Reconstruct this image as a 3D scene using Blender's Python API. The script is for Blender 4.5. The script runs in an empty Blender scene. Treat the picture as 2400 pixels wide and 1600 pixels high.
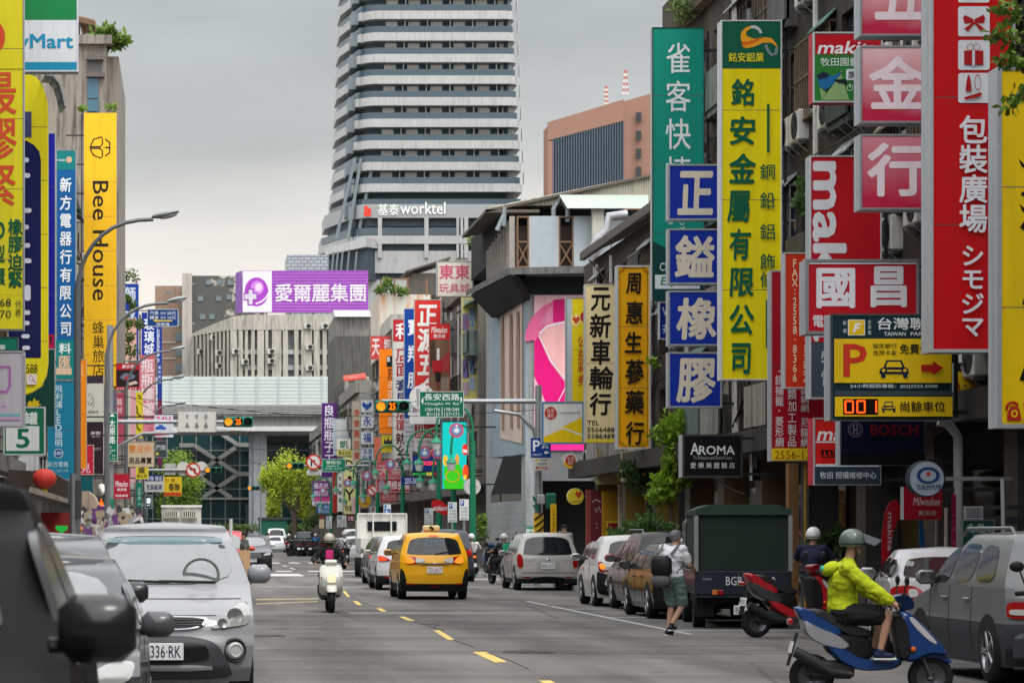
import bpy, math, random
from mathutils import Vector, Matrix
RND = random.Random(11)
SC = bpy.context.scene
COL = SC.collection
PI = math.pi
# ---------------------------------------------------------------- camera, sky, light
FPX, CX, CY, EYE = 6500.0, 450.0, 1250.0, 1.62      # focal length and principal point in photo pixels
cd = bpy.data.cameras.new('camera'); cam = bpy.data.objects.new('camera', cd); COL.objects.link(cam)
cam.location = (0, 0, EYE); cam.rotation_euler = (PI/2, 0, 0)
cd.sensor_width = 36.0; cd.lens = FPX/2400*36
cd.shift_x = (1200-CX)/2400; cd.shift_y = (CY-800)/2400
cd.clip_start = 0.5; cd.clip_end = 6000
cd.dof.use_dof = True; cd.dof.focus_distance = 50; cd.dof.aperture_fstop = 6.0
SC.camera = cam
SC.view_settings.view_transform = 'Standard'; SC.view_settings.look = 'None'
SC.view_settings.exposure = 0.0; SC.view_settings.gamma = 1
SUN_EL, SUN_AZ = math.radians(58), math.radians(-150)
w = bpy.data.worlds.new('World'); SC.world = w; w.use_nodes = True
nt = w.node_tree; nt.nodes.clear()
def N(t, **k):
    n = nt.nodes.new(t)
    for a, b in k.items(): setattr(n, a, b)
    return n
out = N('ShaderNodeOutputWorld'); bg = N('ShaderNodeBackground'); bg.inputs[1].default_value = 0.1
sky = N('ShaderNodeTexSky', sky_type='NISHITA', sun_disc=False); sky.sun_elevation = SUN_EL; sky.sun_rotation = -SUN_AZ
sky.dust_density = 4; sky.air_density = 1.0
tc = N('ShaderNodeTexCoord'); sep = N('ShaderNodeSeparateXYZ'); nt.links.new(tc.outputs['Generated'], sep.inputs[0])
ramp = N('ShaderNodeValToRGB')
ramp.color_ramp.elements[0].position = 0.0; ramp.color_ramp.elements[0].color = (12, 11.2, 10.3, 1)
ramp.color_ramp.elements[1].position = 1.0; ramp.color_ramp.elements[1].color = (27.0, 27.2, 27.6, 1)
for p, c in ((0.085, (11.2, 10.4, 9.5, 1)), (0.108, (8.8, 8.5, 8.0, 1)), (0.135, (6.0, 6.2, 6.15, 1)), (0.19, (5.1, 5.4, 5.5, 1)), (0.45, (17, 17.2, 17.6, 1))):
    e = ramp.color_ramp.elements.new(p); e.color = c
mp = N('ShaderNodeMapping'); mp.inputs['Scale'].default_value = (1.5, 1.5, 9)
nz = N('ShaderNodeTexNoise'); nz.inputs['Scale'].default_value = 2.2; nz.inputs['Detail'].default_value = 4
nt.links.new(tc.outputs['Generated'], mp.inputs[0]); nt.links.new(mp.outputs[0], nz.inputs[0])
ad = N('ShaderNodeMath', operation='MULTIPLY_ADD'); ad.inputs[1].default_value = 0.06; 
sb = N('ShaderNodeMath', operation='SUBTRACT'); sb.inputs[1].default_value = 0.03
nt.links.new(nz.outputs['Fac'], ad.inputs[0]); nt.links.new(sep.outputs['Z'], ad.inputs[2]); nt.links.new(ad.outputs[0], sb.inputs[0])
nt.links.new(sb.outputs[0], ramp.inputs[0])
mx = N('ShaderNodeMix', data_type='RGBA'); mx.inputs[0].default_value = 0.94
nt.links.new(sky.outputs[0], mx.inputs[6]); nt.links.new(ramp.outputs[0], mx.inputs[7])
mr = N('ShaderNodeMapRange'); mr.inputs[1].default_value = .15; mr.inputs[2].default_value = -.7; mr.inputs[3].default_value = 1.; mr.inputs[4].default_value = 1.7
nt.links.new(sep.outputs['Y'], mr.inputs[0])                     # the bright side of the overcast is behind the camera
mp2 = N('ShaderNodeMapping'); mp2.inputs['Scale'].default_value = (5, 5, 16); n2 = N('ShaderNodeTexNoise'); n2.inputs['Scale'].default_value = 1.6; n2.inputs['Detail'].default_value = 6
nt.links.new(tc.outputs['Generated'], mp2.inputs[0]); nt.links.new(mp2.outputs[0], n2.inputs[0]); cl_ = N('ShaderNodeMapRange'); cl_.inputs[1].default_value = .3; cl_.inputs[2].default_value = .7; cl_.inputs[3].default_value = .9; cl_.inputs[4].default_value = 1.08
nt.links.new(n2.outputs['Fac'], cl_.inputs[0]); mm = N('ShaderNodeMath', operation='MULTIPLY'); nt.links.new(mr.outputs[0], mm.inputs[0]); nt.links.new(cl_.outputs[0], mm.inputs[1])   # soft cloud mottling
ml = N('ShaderNodeVectorMath', operation='SCALE'); nt.links.new(mx.outputs[2], ml.inputs[0]); nt.links.new(mm.outputs[0], ml.inputs['Scale'])
nt.links.new(ml.outputs[0], bg.inputs[0]); nt.links.new(bg.outputs[0], out.inputs[0])
sd = bpy.data.lights.new('sun', 'SUN'); sd.energy = 1.5; sd.angle = math.radians(16); sd.color = (1, .96, .9)
sun = bpy.data.objects.new('sun', sd); COL.objects.link(sun)
sun.rotation_euler = (PI/2-SUN_EL, 0, SUN_AZ+PI)

# ---------------------------------------------------------------- helpers
def W(px, py, Y):                      # a photo pixel at distance Y
    s = FPX/Y
    return Vector(((px-CX)/s, Y, EYE+(CY-py)/s))
def GY(py): return FPX*EYE/(py-CY)     # distance of a point on the road
def hexc(h):
    if not isinstance(h, str): return tuple(h)[:3]
    h = h.lstrip('#')
    return tuple(((int(h[i:i+2], 16)/255+.055)/1.055)**2.4 if int(h[i:i+2], 16) > 10 else int(h[i:i+2], 16)/255/12.92 for i in (0, 2, 4))
MC = {}
def mat(name, c, rough=.5, metal=0, noise=.0, ns=4., coat=0., emit=0., streak=0., bump=0., spec=.24, trans=0., brick=None, ior=1.45):
    key = (name, str(c), rough, metal, noise, ns, coat, emit, streak, bump, spec, trans, str(brick), ior)
    if key in MC: return MC[key]
    m = bpy.data.materials.new(name); m.use_nodes = True
    t = m.node_tree; b = t.nodes['Principled BSDF']; c = hexc(c)
    b.inputs['Base Color'].default_value = (*c, 1); b.inputs['Roughness'].default_value = rough
    b.inputs['Metallic'].default_value = metal; b.inputs['Specular IOR Level'].default_value = spec
    b.inputs['Coat Weight'].default_value = coat; b.inputs['Coat Roughness'].default_value = .04; b.inputs['IOR'].default_value = ior
    last = None
    def mixc(a, fac, dark):
        x = t.nodes.new('ShaderNodeMix'); x.data_type = 'RGBA'
        if a is None: x.inputs[6].default_value = (*c, 1)
        else: t.links.new(a, x.inputs[6])
        x.inputs[7].default_value = (*dark, 1); t.links.new(fac, x.inputs[0]); return x.outputs[2]
    if noise or streak or bump or brick:
        q = t.nodes.new('ShaderNodeTexCoord')
        if brick:
            bm_ = t.nodes.new('ShaderNodeMapping'); bm_.inputs['Rotation'].default_value = brick[2]
            bt = t.nodes.new('ShaderNodeTexBrick'); bt.inputs['Scale'].default_value = brick[0]
            bt.inputs['Color1'].default_value = (*c, 1); bt.inputs['Color2'].default_value = (*[x*.85 for x in c], 1)
            bt.inputs['Mortar'].default_value = (*hexc(brick[1]), 1); bt.inputs['Mortar Size'].default_value = .02
            t.links.new(q.outputs['Object'], bm_.inputs[0]); t.links.new(bm_.outputs[0], bt.inputs[0]); last = bt.outputs[0]
        if noise:
            n = t.nodes.new('ShaderNodeTexNoise'); n.inputs['Scale'].default_value = ns; n.inputs['Detail'].default_value = 5
            n.inputs['Roughness'].default_value = .65
            t.links.new(q.outputs['Object'], n.inputs[0])
            r = t.nodes.new('ShaderNodeMapRange'); r.inputs[1].default_value = .35; r.inputs[2].default_value = .75; r.inputs[4].default_value = min(1, noise*1.5)
            t.links.new(n.outputs['Fac'], r.inputs[0]); last = mixc(last, r.outputs[0], [x*.45+.01 for x in c])
            rr = t.nodes.new('ShaderNodeMapRange'); rr.inputs[3].default_value = rough-.12*min(1, noise*3); rr.inputs[4].default_value = min(1, rough+.12)
            t.links.new(n.outputs['Fac'], rr.inputs[0]); t.links.new(rr.outputs[0], b.inputs['Roughness'])
        if streak:
            mp = t.nodes.new('ShaderNodeMapping'); mp.inputs['Scale'].default_value = (2.2, 2.2, .16)
            n = t.nodes.new('ShaderNodeTexNoise'); n.inputs['Scale'].default_value = 2.4; n.inputs['Detail'].default_value = 6
            t.links.new(q.outputs['Object'], mp.inputs[0]); t.links.new(mp.outputs[0], n.inputs[0])
            r = t.nodes.new('ShaderNodeMapRange'); r.inputs[1].default_value = .47; r.inputs[2].default_value = .68; r.inputs[4].default_value = streak
            t.links.new(n.outputs['Fac'], r.inputs[0]); last = mixc(last, r.outputs[0], (.035, .032, .028))
        if bump:
            n = t.nodes.new('ShaderNodeTexNoise'); n.inputs['Scale'].default_value = ns*6; n.inputs['Detail'].default_value = 3
            t.links.new(q.outputs['Object'], n.inputs[0]); u = t.nodes.new('ShaderNodeBump'); u.inputs['Strength'].default_value = bump; u.inputs['Distance'].default_value = .02
            t.links.new(n.outputs['Fac'], u.inputs['Height']); t.links.new(u.outputs[0], b.inputs['Normal'])
        if last: t.links.new(last, b.inputs['Base Color'])
    if emit: b.inputs['Emission Color'].default_value = (*c, 1); b.inputs['Emission Strength'].default_value = emit
    if trans:
        tr = t.nodes.new('ShaderNodeBsdfTranslucent'); tr.inputs[0].default_value = (*c, 1)
        s = t.nodes.new('ShaderNodeMixShader'); s.inputs[0].default_value = trans
        t.links.new(b.outputs[0], s.inputs[1]); t.links.new(tr.outputs[0], s.inputs[2]); t.links.new(s.outputs[0], t.nodes['Material Output'].inputs[0])
    MC[key] = m; return m
def steel(): return mat('galvanised_steel', (.30, .31, .32), .45, .6, noise=.25, ns=6)
def black(): return mat('black_plastic', (.012, .012, .013), .5)
def rubber(): return mat('rubber', (.014, .014, .015), .8, noise=.2)
def chrome(): return mat('chrome', (.6, .6, .62), .15, 1)
def glass(): return mat('dark_glass', (.010, .012, .014), .05, spec=.5)
def paint(c, rough=.3): d = max(c) < .06; return mat('car_paint', c, .09 if d else rough, .0, coat=.0 if d else .35, noise=.04, ns=2, spec=.4 if d else .35)

class MB:                               # collects shapes and links them as ONE mesh object
    def __init__(s): s.v = []; s.f = []; s.m = []; s.mi = 0
    def add(s, vs, fs):
        o = len(s.v); s.v += [tuple(p) for p in vs]
        for f in fs: s.f.append(tuple(i+o for i in f)); s.m.append(s.mi)
        return s
    def box(s, x0, x1, y0, y1, z0, z1):
        if x1 < x0: x0, x1 = x1, x0
        if y1 < y0: y0, y1 = y1, y0
        if z1 < z0: z0, z1 = z1, z0
        return s.add([(x0,y0,z0),(x1,y0,z0),(x1,y1,z0),(x0,y1,z0),(x0,y0,z1),(x1,y0,z1),(x1,y1,z1),(x0,y1,z1)],
                     [(0,3,2,1),(4,5,6,7),(0,1,5,4),(1,2,6,5),(2,3,7,6),(3,0,4,7)])
    def cbox(s, c, size, M=None, b=0.):     # centred box, optional matrix, chamfer b
        hx, hy, hz = (q/2 for q in size); c = Vector(c)
        P = []; 
        if b:
            for z, k in ((-hz, b), (-hz+b, 0), (hz-b, 0), (hz, b)):
                x, y = hx-k, hy-k; bb = b*.7
                P.append([(-x+bb,-y,z),(x-bb,-y,z),(x,-y+bb,z),(x,y-bb,z),(x-bb,y,z),(-x+bb,y,z),(-x,y-bb,z),(-x,-y+bb,z)])
            n = 8
        else:
            P = [[(-hx,-hy,z),(hx,-hy,z),(hx,hy,z),(-hx,hy,z)] for z in (-hz, hz)]; n = 4
        vs = [Vector(p) for r in P for p in r]
        if M is not None: vs = [M @ p for p in vs]
        vs = [p+c for p in vs]; fs = []
        for k in range(len(P)-1):
            for i in range(n): j = (i+1) % n; fs.append((k*n+i, k*n+j, (k+1)*n+j, (k+1)*n+i))
        fs.append(tuple(range(n-1, -1, -1))); fs.append(tuple(range((len(P)-1)*n, len(P)*n)))
        return s.add(vs, fs)
    def tube(s, path, r, n=8, caps=True):   # r: number or list
        path = [Vector(p) for p in path]; rs = r if isinstance(r, (list, tuple)) else [r]*len(path)
        vs = []; fs = []; up = None
        for i, p in enumerate(path):
            a = path[max(0, i-1)]; b = path[min(len(path)-1, i+1)]; d = (b-a).normalized()
            if up is None: up = d.orthogonal().normalized()
            else: up = (up-d*up.dot(d)).normalized()
            sd = d.cross(up)
            for k in range(n):
                t = 2*PI*k/n; vs.append(p+(up*math.cos(t)+sd*math.sin(t))*rs[i])
        for i in range(len(path)-1):
            for k in range(n): j = (k+1) % n; fs.append((i*n+k, i*n+j, (i+1)*n+j, (i+1)*n+k))
        if caps: fs.append(tuple(range(n-1, -1, -1))); fs.append(tuple(range((len(path)-1)*n, len(path)*n)))
        return s.add(vs, fs)
    def lathe(s, prof, o, axis, n=20):      # prof [(r, h)] about axis through o
        o = Vector(o); a = Vector(axis).normalized(); u = a.orthogonal().normalized(); v = a.cross(u); vs = []; fs = []
        for r, h in prof:
            for k in range(n): t = 2*PI*k/n; vs.append(o+a*h+(u*math.cos(t)+v*math.sin(t))*max(r, 1e-4))
        for i in range(len(prof)-1):
            for k in range(n): j = (k+1) % n; fs.append((i*n+k, i*n+j, (i+1)*n+j, (i+1)*n+k))
        return s.add(vs, fs)
    def ell(s, c, r, n=12, M=None, z0=-1., z1=1.):   # ellipsoid (z0..z1 cut of the unit sphere)
        c = Vector(c); vs = []; fs = []; k = max(5, n*2//3)
        a0, a1 = math.asin(z0), math.asin(z1)
        for i in range(k+1):
            a = a0+(a1-a0)*i/k; cz, cr = math.sin(a), max(math.cos(a), 1e-3)
            for j in range(n):
                t = 2*PI*j/n; p = Vector((cr*math.cos(t)*r[0], cr*math.sin(t)*r[1], cz*r[2]))
                vs.append((M @ p if M is not None else p)+c)
        for i in range(k):
            for j in range(n): q = (j+1) % n; fs.append((i*n+j, i*n+q, (i+1)*n+q, (i+1)*n+j))
        return s.add(vs, fs)
    def prism(s, pts, d):                   # polygon of 3D points extruded by vector d
        pts = [Vector(p) for p in pts]; d = Vector(d); n = len(pts)
        return s.add(pts+[p+d for p in pts], [tuple(range(n-1, -1, -1)), tuple(range(n, 2*n))]+[(i, (i+1) % n, n+(i+1) % n, n+i) for i in range(n)])
    def puff(s, poly, x0, x1, k=.82, e=.3): # side outline (y, z) swollen between x0 and x1
        n = len(poly); cy = sum(p[0] for p in poly)/n; cz = sum(p[1] for p in poly)/n
        L = [(x0, k), (x0+(x1-x0)*e*.4, .96), (x0+(x1-x0)*e, 1), (x1-(x1-x0)*e, 1), (x1-(x1-x0)*e*.4, .96), (x1, k)]; vs = []; fs = []
        for x, q in L: vs += [(x, cy+(p[0]-cy)*q, cz+(p[1]-cz)*q) for p in poly]
        for i in range(5):
            for j in range(n): t = (j+1) % n; fs.append((i*n+j, i*n+t, (i+1)*n+t, (i+1)*n+j))
        fs.append(tuple(range(n-1, -1, -1))); fs.append(tuple(range(5*n, 6*n)))
        return s.add(vs, fs)
    def leaf(s, p, size, flat=.5):
        a = Vector((RND.gauss(0, 1), RND.gauss(0, 1), RND.gauss(0, flat))).normalized(); b = a.orthogonal().normalized()
        b = Matrix.Rotation(RND.uniform(0, 6.28), 3, a) @ b; p = Vector(p); l = size*RND.uniform(.6, 1.3); wd = a.cross(b)*l*.28
        return s.add([p, p+b*l*.5+wd, p+b*l, p+b*l*.5-wd], [(0, 1, 2, 3)])
    def build(s, name, mats, parent=None, smooth=None, flip=True):
        me = bpy.data.meshes.new(name); off = Vector((0, 0, 0))
        if parent is not None and parent.get('_w'): off = Vector(parent['_w'])
        me.from_pydata([Vector(p)-off for p in s.v], [], s.f)
        mats = mats if isinstance(mats, (list, tuple)) else [mats]
        for m in mats: me.materials.append(m)
        if len(mats) > 1: me.polygons.foreach_set('material_index', s.m)
        if flip:
            import bmesh
            b = bmesh.new(); b.from_mesh(me); bmesh.ops.recalc_face_normals(b, faces=b.faces); b.to_mesh(me); b.free()
        if smooth is not None:
            me.polygons.foreach_set('use_smooth', [True]*len(me.polygons)); me.set_sharp_from_angle(angle=math.radians(smooth))
        me.update()
        o = bpy.data.objects.new(name, me); COL.objects.link(o)
        if parent is not None: o.parent = parent
        return o
def tag(o, label=None, cat=None, group=None, kind=None):
    for k, v in (('label', label), ('category', cat), ('group', group), ('kind', kind)):
        if v: o[k] = v
    return o
def thing(name, label, cat, loc=(0, 0, 0), rz=0, group=None, world=False):
    o = bpy.data.objects.new(name, None); COL.objects.link(o); o.location = loc; o.rotation_euler.z = rz
    o.empty_display_size = .2
    if world: o['_w'] = tuple(loc)          # parts given in world coordinates
    return tag(o, label, cat, group)
# ---------------------------------------------------------------- lettering
TC = {}
def glyphs(text, bold):
    bold = max(0, bold)*.58; k = (text, bold)
    if k not in TC:
        c = bpy.data.curves.new('t', 'FONT'); c.body = text; c.resolution_u = 2
        o = bpy.data.objects.new('t', c); m = bpy.data.meshes.new_from_object(o)
        vs = [(v.co.x, v.co.y, 0) for v in m.vertices]; fs = [tuple(p.vertices) for p in m.polygons]
        bpy.data.objects.remove(o); bpy.data.curves.remove(c); bpy.data.meshes.remove(m)
        if bold > 0 and vs:             # heavier strokes: shifted copies, each a hair above the last
            n = len(vs); v0, f0 = vs, fs; vs, fs = [], []
            D = [(math.cos(i*PI/4)*bold, math.sin(i*PI/4)*bold) for i in range(8)] if bold > .02 else [(bold, bold*.6), (-bold, -bold*.6), (bold*.6, -bold), (-bold*.6, bold)]
            for i, (dx, dy) in enumerate(D): vs += [(x+dx, y+dy, i) for x, y, _ in v0]; fs += [tuple(q+i*n for q in f) for f in f0]
        xs = [p[0] for p in vs] or [0]; ys = [p[1] for p in vs] or [0]
        TC[k] = (vs, fs, min(xs), max(xs), min(ys), max(ys))
    return TC[k]
def put_text(mb, text, box, fn, bold=.0, mode='t', shear=0):   # fn(u, v) maps box coordinates to 3D
    x0, y0, x1, y1 = box
    if mode == 'v':
        chars = [ch for ch in text]; n = len(chars); cell = (y1-y0)/n; wd = x1-x0
        for i, ch in enumerate(chars):
            if ch == ' ': continue
            vs, fs, a0, a1, b0, b1 = glyphs(ch, bold); cjk = ord(ch) > 0x2e80
            em = .92 if cjk else max(.75, b1-b0)
            h = min(cell*.92, wd*1.25 if cjk else wd*1.4); sx = wd/(.92 if cjk else .75); sy = h/em
            if not cjk: sx = min(sx, sy*1.1)
            cx = (a0+a1)/2; cy = (b0+b1)/2; mx_, my_ = (x0+x1)/2, y0+cell*(i+.5)
            mb.add([fn(mx_+(p[0]-cx)*sx+(p[1]-cy)*shear*sx, my_-(p[1]-cy)*sy)+Vector((0, -.00015*p[2], 0)) for p in vs], fs)
    else:
        vs, fs, a0, a1, b0, b1 = glyphs(text, bold)
        if mode == 'd':      # turned clockwise, reading downward
            sx = (x1-x0)/max(1e-6, b1-b0); sy = (y1-y0)/max(1e-6, a1-a0)
            mb.add([fn(x0+(p[1]-b0)*sx, y0+(p[0]-a0)*sy)+Vector((0, -.00015*p[2], 0)) for p in vs], fs)
        else:
            sx = (x1-x0)/max(1e-6, a1-a0+abs(shear)*(b1-b0)); sy = (y1-y0)/max(1e-6, b1-b0)
            mb.add([fn(x0+(p[0]-a0+(p[1]-b0)*shear)*sx, y1-(p[1]-b0)*sy)+Vector((0, -.00015*p[2], 0)) for p in vs], fs)
def sgm(c, emit=0): return mat('sign_face', c, .38, noise=.09, ns=1.3, emit=emit, streak=0 if emit else .11)
def sign_items(items, Y, root, dy=-.004):
    lay = 0
    for it in items:
        k, a, b = it[0], it[1], it[2]; lay += 1; y = Y+dy-.003*lay
        opt = it[4] if len(it) > 4 else {}
        fn = lambda u, v: W(u, v, Y)+Vector((0, y-Y, 0))
        mb = MB(); nm = opt.get('n')
        if k in 'tvd': put_text(mb, a, b, fn, opt.get('b', .0), k, opt.get('sh', 0)); nm = nm or 'lettering'; c = it[3]
        elif k == 'r': x0, y0, x1, y1 = a; mb.add([fn(x0, y1), fn(x1, y1), fn(x1, y0), fn(x0, y0)], [(0, 1, 2, 3)]); nm = nm or 'panel'; c = b
        elif k == 'e':
            x0, y0, x1, y1 = a; n = 28; mb.add([fn((x0+x1)/2+(x1-x0)/2*math.cos(-2*PI*i/n), (y0+y1)/2+(y1-y0)/2*math.sin(-2*PI*i/n)) for i in range(n)], [tuple(range(n))]); nm = nm or 'emblem'; c = b
        elif k == 'o':      # ring: box, colour, thickness fraction
            x0, y0, x1, y1 = a; n = 32; q = 1-it[3]; P = []
            for f in (1, q): P += [fn((x0+x1)/2+(x1-x0)/2*f*math.cos(-2*PI*i/n), (y0+y1)/2+(y1-y0)/2*f*math.sin(-2*PI*i/n)) for i in range(n)]
            mb.add(P, [(i, (i+1) % n, n+(i+1) % n, n+i) for i in range(n)]); nm = nm or 'emblem'; c = b
        elif k == 'p': mb.add([fn(*p) for p in a], [tuple(range(len(a)))]); nm = nm or 'emblem'; c = b
        elif k == 'l':      # polyline: points, colour, width
            hw = it[3]/2; P = [Vector((p[0], p[1])) for p in a]; q = []
            for i, p in enumerate(P):
                d = (P[min(i+1, len(P)-1)]-P[max(i-1, 0)]).normalized(); nn = Vector((-d.y, d.x))*hw; q += [fn(*(p+nn)), fn(*(p-nn))]
            mb.add(q, [(2*i, 2*i+1, 2*i+3, 2*i+2) for i in range(len(P)-1)]); nm = nm or 'emblem'; c = b
        em = opt.get('em', 0)
        o = mb.build(nm, sgm(c, em), root, flip=False)
        # all faces look toward the street's near end
        me = o.data
        if me.polygons and sum(p.normal.y*p.area for p in me.polygons) > 0: me.flip_normals()
def sign(label, rect, Y, face, items=(), depth=.28, frame=('b9bcbd', 2.5), side='a9adb0', arm=None, name='shop_sign', cat='sign', group=None, emit=0, postz=None, post_x=None):
    x0, y0, x1, y1 = rect; A = W(x0, y1, Y); B = W(x1, y0, Y)
    root = thing(name, label, cat, ((A.x+B.x)/2, Y+depth/2, A.z), group=group, world=True)
    m = MB(); m.box(A.x, B.x, Y, Y+depth, A.z, B.z); m.build('cabinet', mat('sign_cabinet', side, .45, noise=.12, ns=3, streak=.25), root)
    fw = 0
    if frame:
        fw = frame[1]/FPX*Y; m = MB(); f = .018
        m.box(A.x-.004, A.x+fw, Y-f, Y+.03, A.z-.004, B.z+.004); m.box(B.x-fw, B.x+.004, Y-f, Y+.03, A.z-.004, B.z+.004)
        m.box(A.x+fw, B.x-fw, Y-f, Y+.03, A.z-.004, A.z+fw); m.box(A.x+fw, B.x-fw, Y-f, Y+.03, B.z-fw, B.z+.004)
        m.build('frame', mat('sign_frame', frame[0], .35, .3, noise=.15), root)
    m = MB(); m.box(A.x+fw, B.x-fw, Y-.004, Y+.002, A.z+fw, B.z-fw); m.build('face', sgm(face, emit), root)
    if B.z-A.z > 2.6 and face[0] != '#':
        m = MB(); k = int((B.z-A.z)/1.5)
        for i in range(1, k): z = A.z+(B.z-A.z)*i/k; m.box(A.x+fw, B.x-fw, Y-.0052, Y-.0045, z-.006, z+.006)
        m.build('panel_seam', mat('seam_dark', (.09, .085, .08), .7), root)  # thin dark strips mark the joints between face panels
    sign_items(items, Y, root, -.006)
    if arm is not None:
        m = MB(); h = B.z-A.z; n = max(2, int(h/1.6)+1); e = B.x if arm > B.x else A.x; yy = Y+depth*.5
        for i in range(n):
            z = A.z+h*(.08+.84*i/(n-1)); m.box(e, arm, yy-.03, yy+.03, z-.03, z+.03)
        xx = e+(.12 if arm > e else -.12)
        if h > 1.5: m.box(xx-.025, xx+.025, yy-.034, yy+.034, A.z+.05, B.z-.05)
        m.build('bracket', mat('bracket_steel', (.03, .03, .035), .6, noise=.3), root)
    if post_x is not None:
        m = MB(); X = W(post_x, 0, Y).x; m.tube([(X, Y+depth+.05, 0), (X, Y+depth+.05, B.z)], .045, 10); m.build('post', steel(), root, 40)
    return root
# ---------------------------------------------------------------- ground, roads, pavements
def asphalt():
    m = mat('asphalt', (.135, .13, .125), .85, noise=.35, ns=.55, bump=.25); return m
def sheet(name, x0, x1, y0, y1, z, m, kind='structure'):
    b = MB(); b.box(x0, x1, y0, y1, z-.3, z); o = b.build(name, m); return tag(o, kind=kind)
sheet('ground', -250, 250, -160, 560, -.02, mat('city_ground', (.16, .155, .15), .9, noise=.2))
def road_material():
    m = bpy.data.materials.new('asphalt'); m.use_nodes = True; t = m.node_tree; b = t.nodes['Principled BSDF']
    q = t.nodes.new('ShaderNodeTexCoord'); L = t.links.new
    def noise(sc, det, map_=(1, 1, 1)):
        mp = t.nodes.new('ShaderNodeMapping'); mp.inputs['Scale'].default_value = map_; n = t.nodes.new('ShaderNodeTexNoise')
        n.inputs['Scale'].default_value = sc; n.inputs['Detail'].default_value = det; L(q.outputs['Object'], mp.inputs[0]); L(mp.outputs[0], n.inputs[0]); return n.outputs['Fac']
    def ramp(f, a, b_, c0, c1):
        r = t.nodes.new('ShaderNodeValToRGB'); e = r.color_ramp.elements; e[0].position = a; e[1].position = b_; e[0].color = (*c0, 1); e[1].color = (*c1, 1); L(f, r.inputs[0]); return r.outputs[0]
    def mul(a, c, f=1.):
        x = t.nodes.new('ShaderNodeMix'); x.data_type = 'RGBA'; x.blend_type = 'MULTIPLY'; x.inputs[0].default_value = f; L(a, x.inputs[6]); L(c, x.inputs[7]); return x.outputs[2]
    base = ramp(noise(.16, 6), .3, .7, (.17, .162, .154), (.235, .223, .21))
    grain = ramp(noise(45, 2), .35, .7, (.5, .5, .51), (1.22, 1.2, 1.16))
    lanes = ramp(noise(.7, 5, (1, .12, 1)), .4, .6, (1, 1, 1), (.6, .6, .61))          # worn tyre tracks along the street
    cross = ramp(noise(.9, 4, (.08, 1, 1)), .43, .6, (1, 1, 1), (.72, .72, .73))
    v = t.nodes.new('ShaderNodeTexVoronoi'); v.feature = 'DISTANCE_TO_EDGE'; v.inputs['Scale'].default_value = .13
    wob = t.nodes.new('ShaderNodeMapping'); L(q.outputs['Object'], wob.inputs[0]); L(wob.outputs[0], v.inputs['Vector'])
    crack = ramp(v.outputs['Distance'], .0, .006, (.45, .45, .45), (1, 1, 1))
    c = mul(mul(mul(mul(base, grain), lanes), cross), crack, .8); L(c, b.inputs['Base Color'])
    b.inputs['Roughness'].default_value = .82; b.inputs['Specular IOR Level'].default_value = .2
    u = t.nodes.new('ShaderNodeBump'); u.inputs['Strength'].default_value = .35; u.inputs['Distance'].default_value = .01
    L(noise(60, 2), u.inputs['Height']); L(u.outputs[0], b.inputs['Normal']); return m
ROADM = road_material()
o = MB(); o.box(-2.5, 10.9, -20, 300, -.3, 0); tag(o.build('road', ROADM), kind='structure')
for a, b in ((-60, -2.5), (10.9, 70)):
    o = MB(); o.box(a, b, 87, 103, -.3, 0); tag(o.build('side_street', ROADM), kind='structure')
o = MB(); o.box(-120, 120, 300, 330, -.3, -.004); tag(o.build('cross_road', ROADM), kind='structure')
pv = mat('paving', (.27, .26, .25), .85, noise=.3, ns=1.5, brick=(3.3, '4a4744', (0, 0, 0)))
for a, b, c, d in ((-8, -2.5, -20, 87), (-8, -2.5, 103, 300), (10.9, 16.5, -20, 87), (10.9, 16.5, 103, 300)):
    o = MB(); o.box(a, b, c, d, -.3, .13); tag(o.build('pavement', pv), kind='structure')
    k = MB(); e = b if a < 0 else a; k.box(e-.012 if a > 0 else e-.14, e+.14 if a > 0 else e+.012, c+.3, d-.3, -.3, .14); tag(k.build('kerb', mat('kerbstone', (.42, .41, .39), .8, noise=.3)), kind='structure')
# painted markings: yellow guide dashes, white parking line, stop lines, crossings, worn arrows
def mark(pts, c, z=.004, name='road_marking', wear=.35):
    b = MB(); b.add([(p[0], p[1], z) for p in pts], [tuple(range(len(pts)))]); return tag(b.build(name, mat('road_paint', c, .75, noise=wear, ns=3.5)), kind='structure')
def pq(*ps): return [tuple(W(x, y, GY(y)))[:2] for x, y in ps]
YEL, WHI = (.72, .52, .16), (.62, .62, .60)
for q in (((1107,1527),(1140,1527),(1189,1551),(1160,1552)), ((1016,1477),(1030,1476),(1065,1498),(1050,1499)), ((933,1445),(947,1444),(972,1454),(958,1455)),
          ((881,1424),(893,1424),(907,1432),(893,1432)), ((827,1408),(838,1408),(849,1417),(838,1417)), ((803,1385),(808,1384),(821,1397),(814,1398)), ((1262,1594),(1290,1594),(1352,1625),(1320,1625))):
    mark(pq(*q), YEL)
FAD = (.42, .34, .2)
mark(pq((600,1403),(745,1401),(745,1404),(600,1406)), FAD, wear=.9); mark(pq((600,1413),(745,1408),(745,1410),(600,1416)), FAD, wear=.9)
def sline(x0, x1, y0, y1, c=WHI, wear=.4): mark([(x0, y0), (x1, y0), (x1, y1), (x0, y1)], c, wear=wear)
for a, b in ((62.5, 66.5), (44.5, 62.0)): sline(7.97, 8.08, a, b, (.46, .46, .45), .9)
for yy in (46.4, 53.5, 59.6): sline(8.1, 10.6, yy, yy+.15)
sline(-1.5, 8.6, 109.5, 110.1, wear=.25); sline(2.6, 4.3, 106, 112, wear=.2)
for i in range(9): sline(-2+i*1.4, -1.3+i*1.4, 118, 121, wear=.5)
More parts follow.
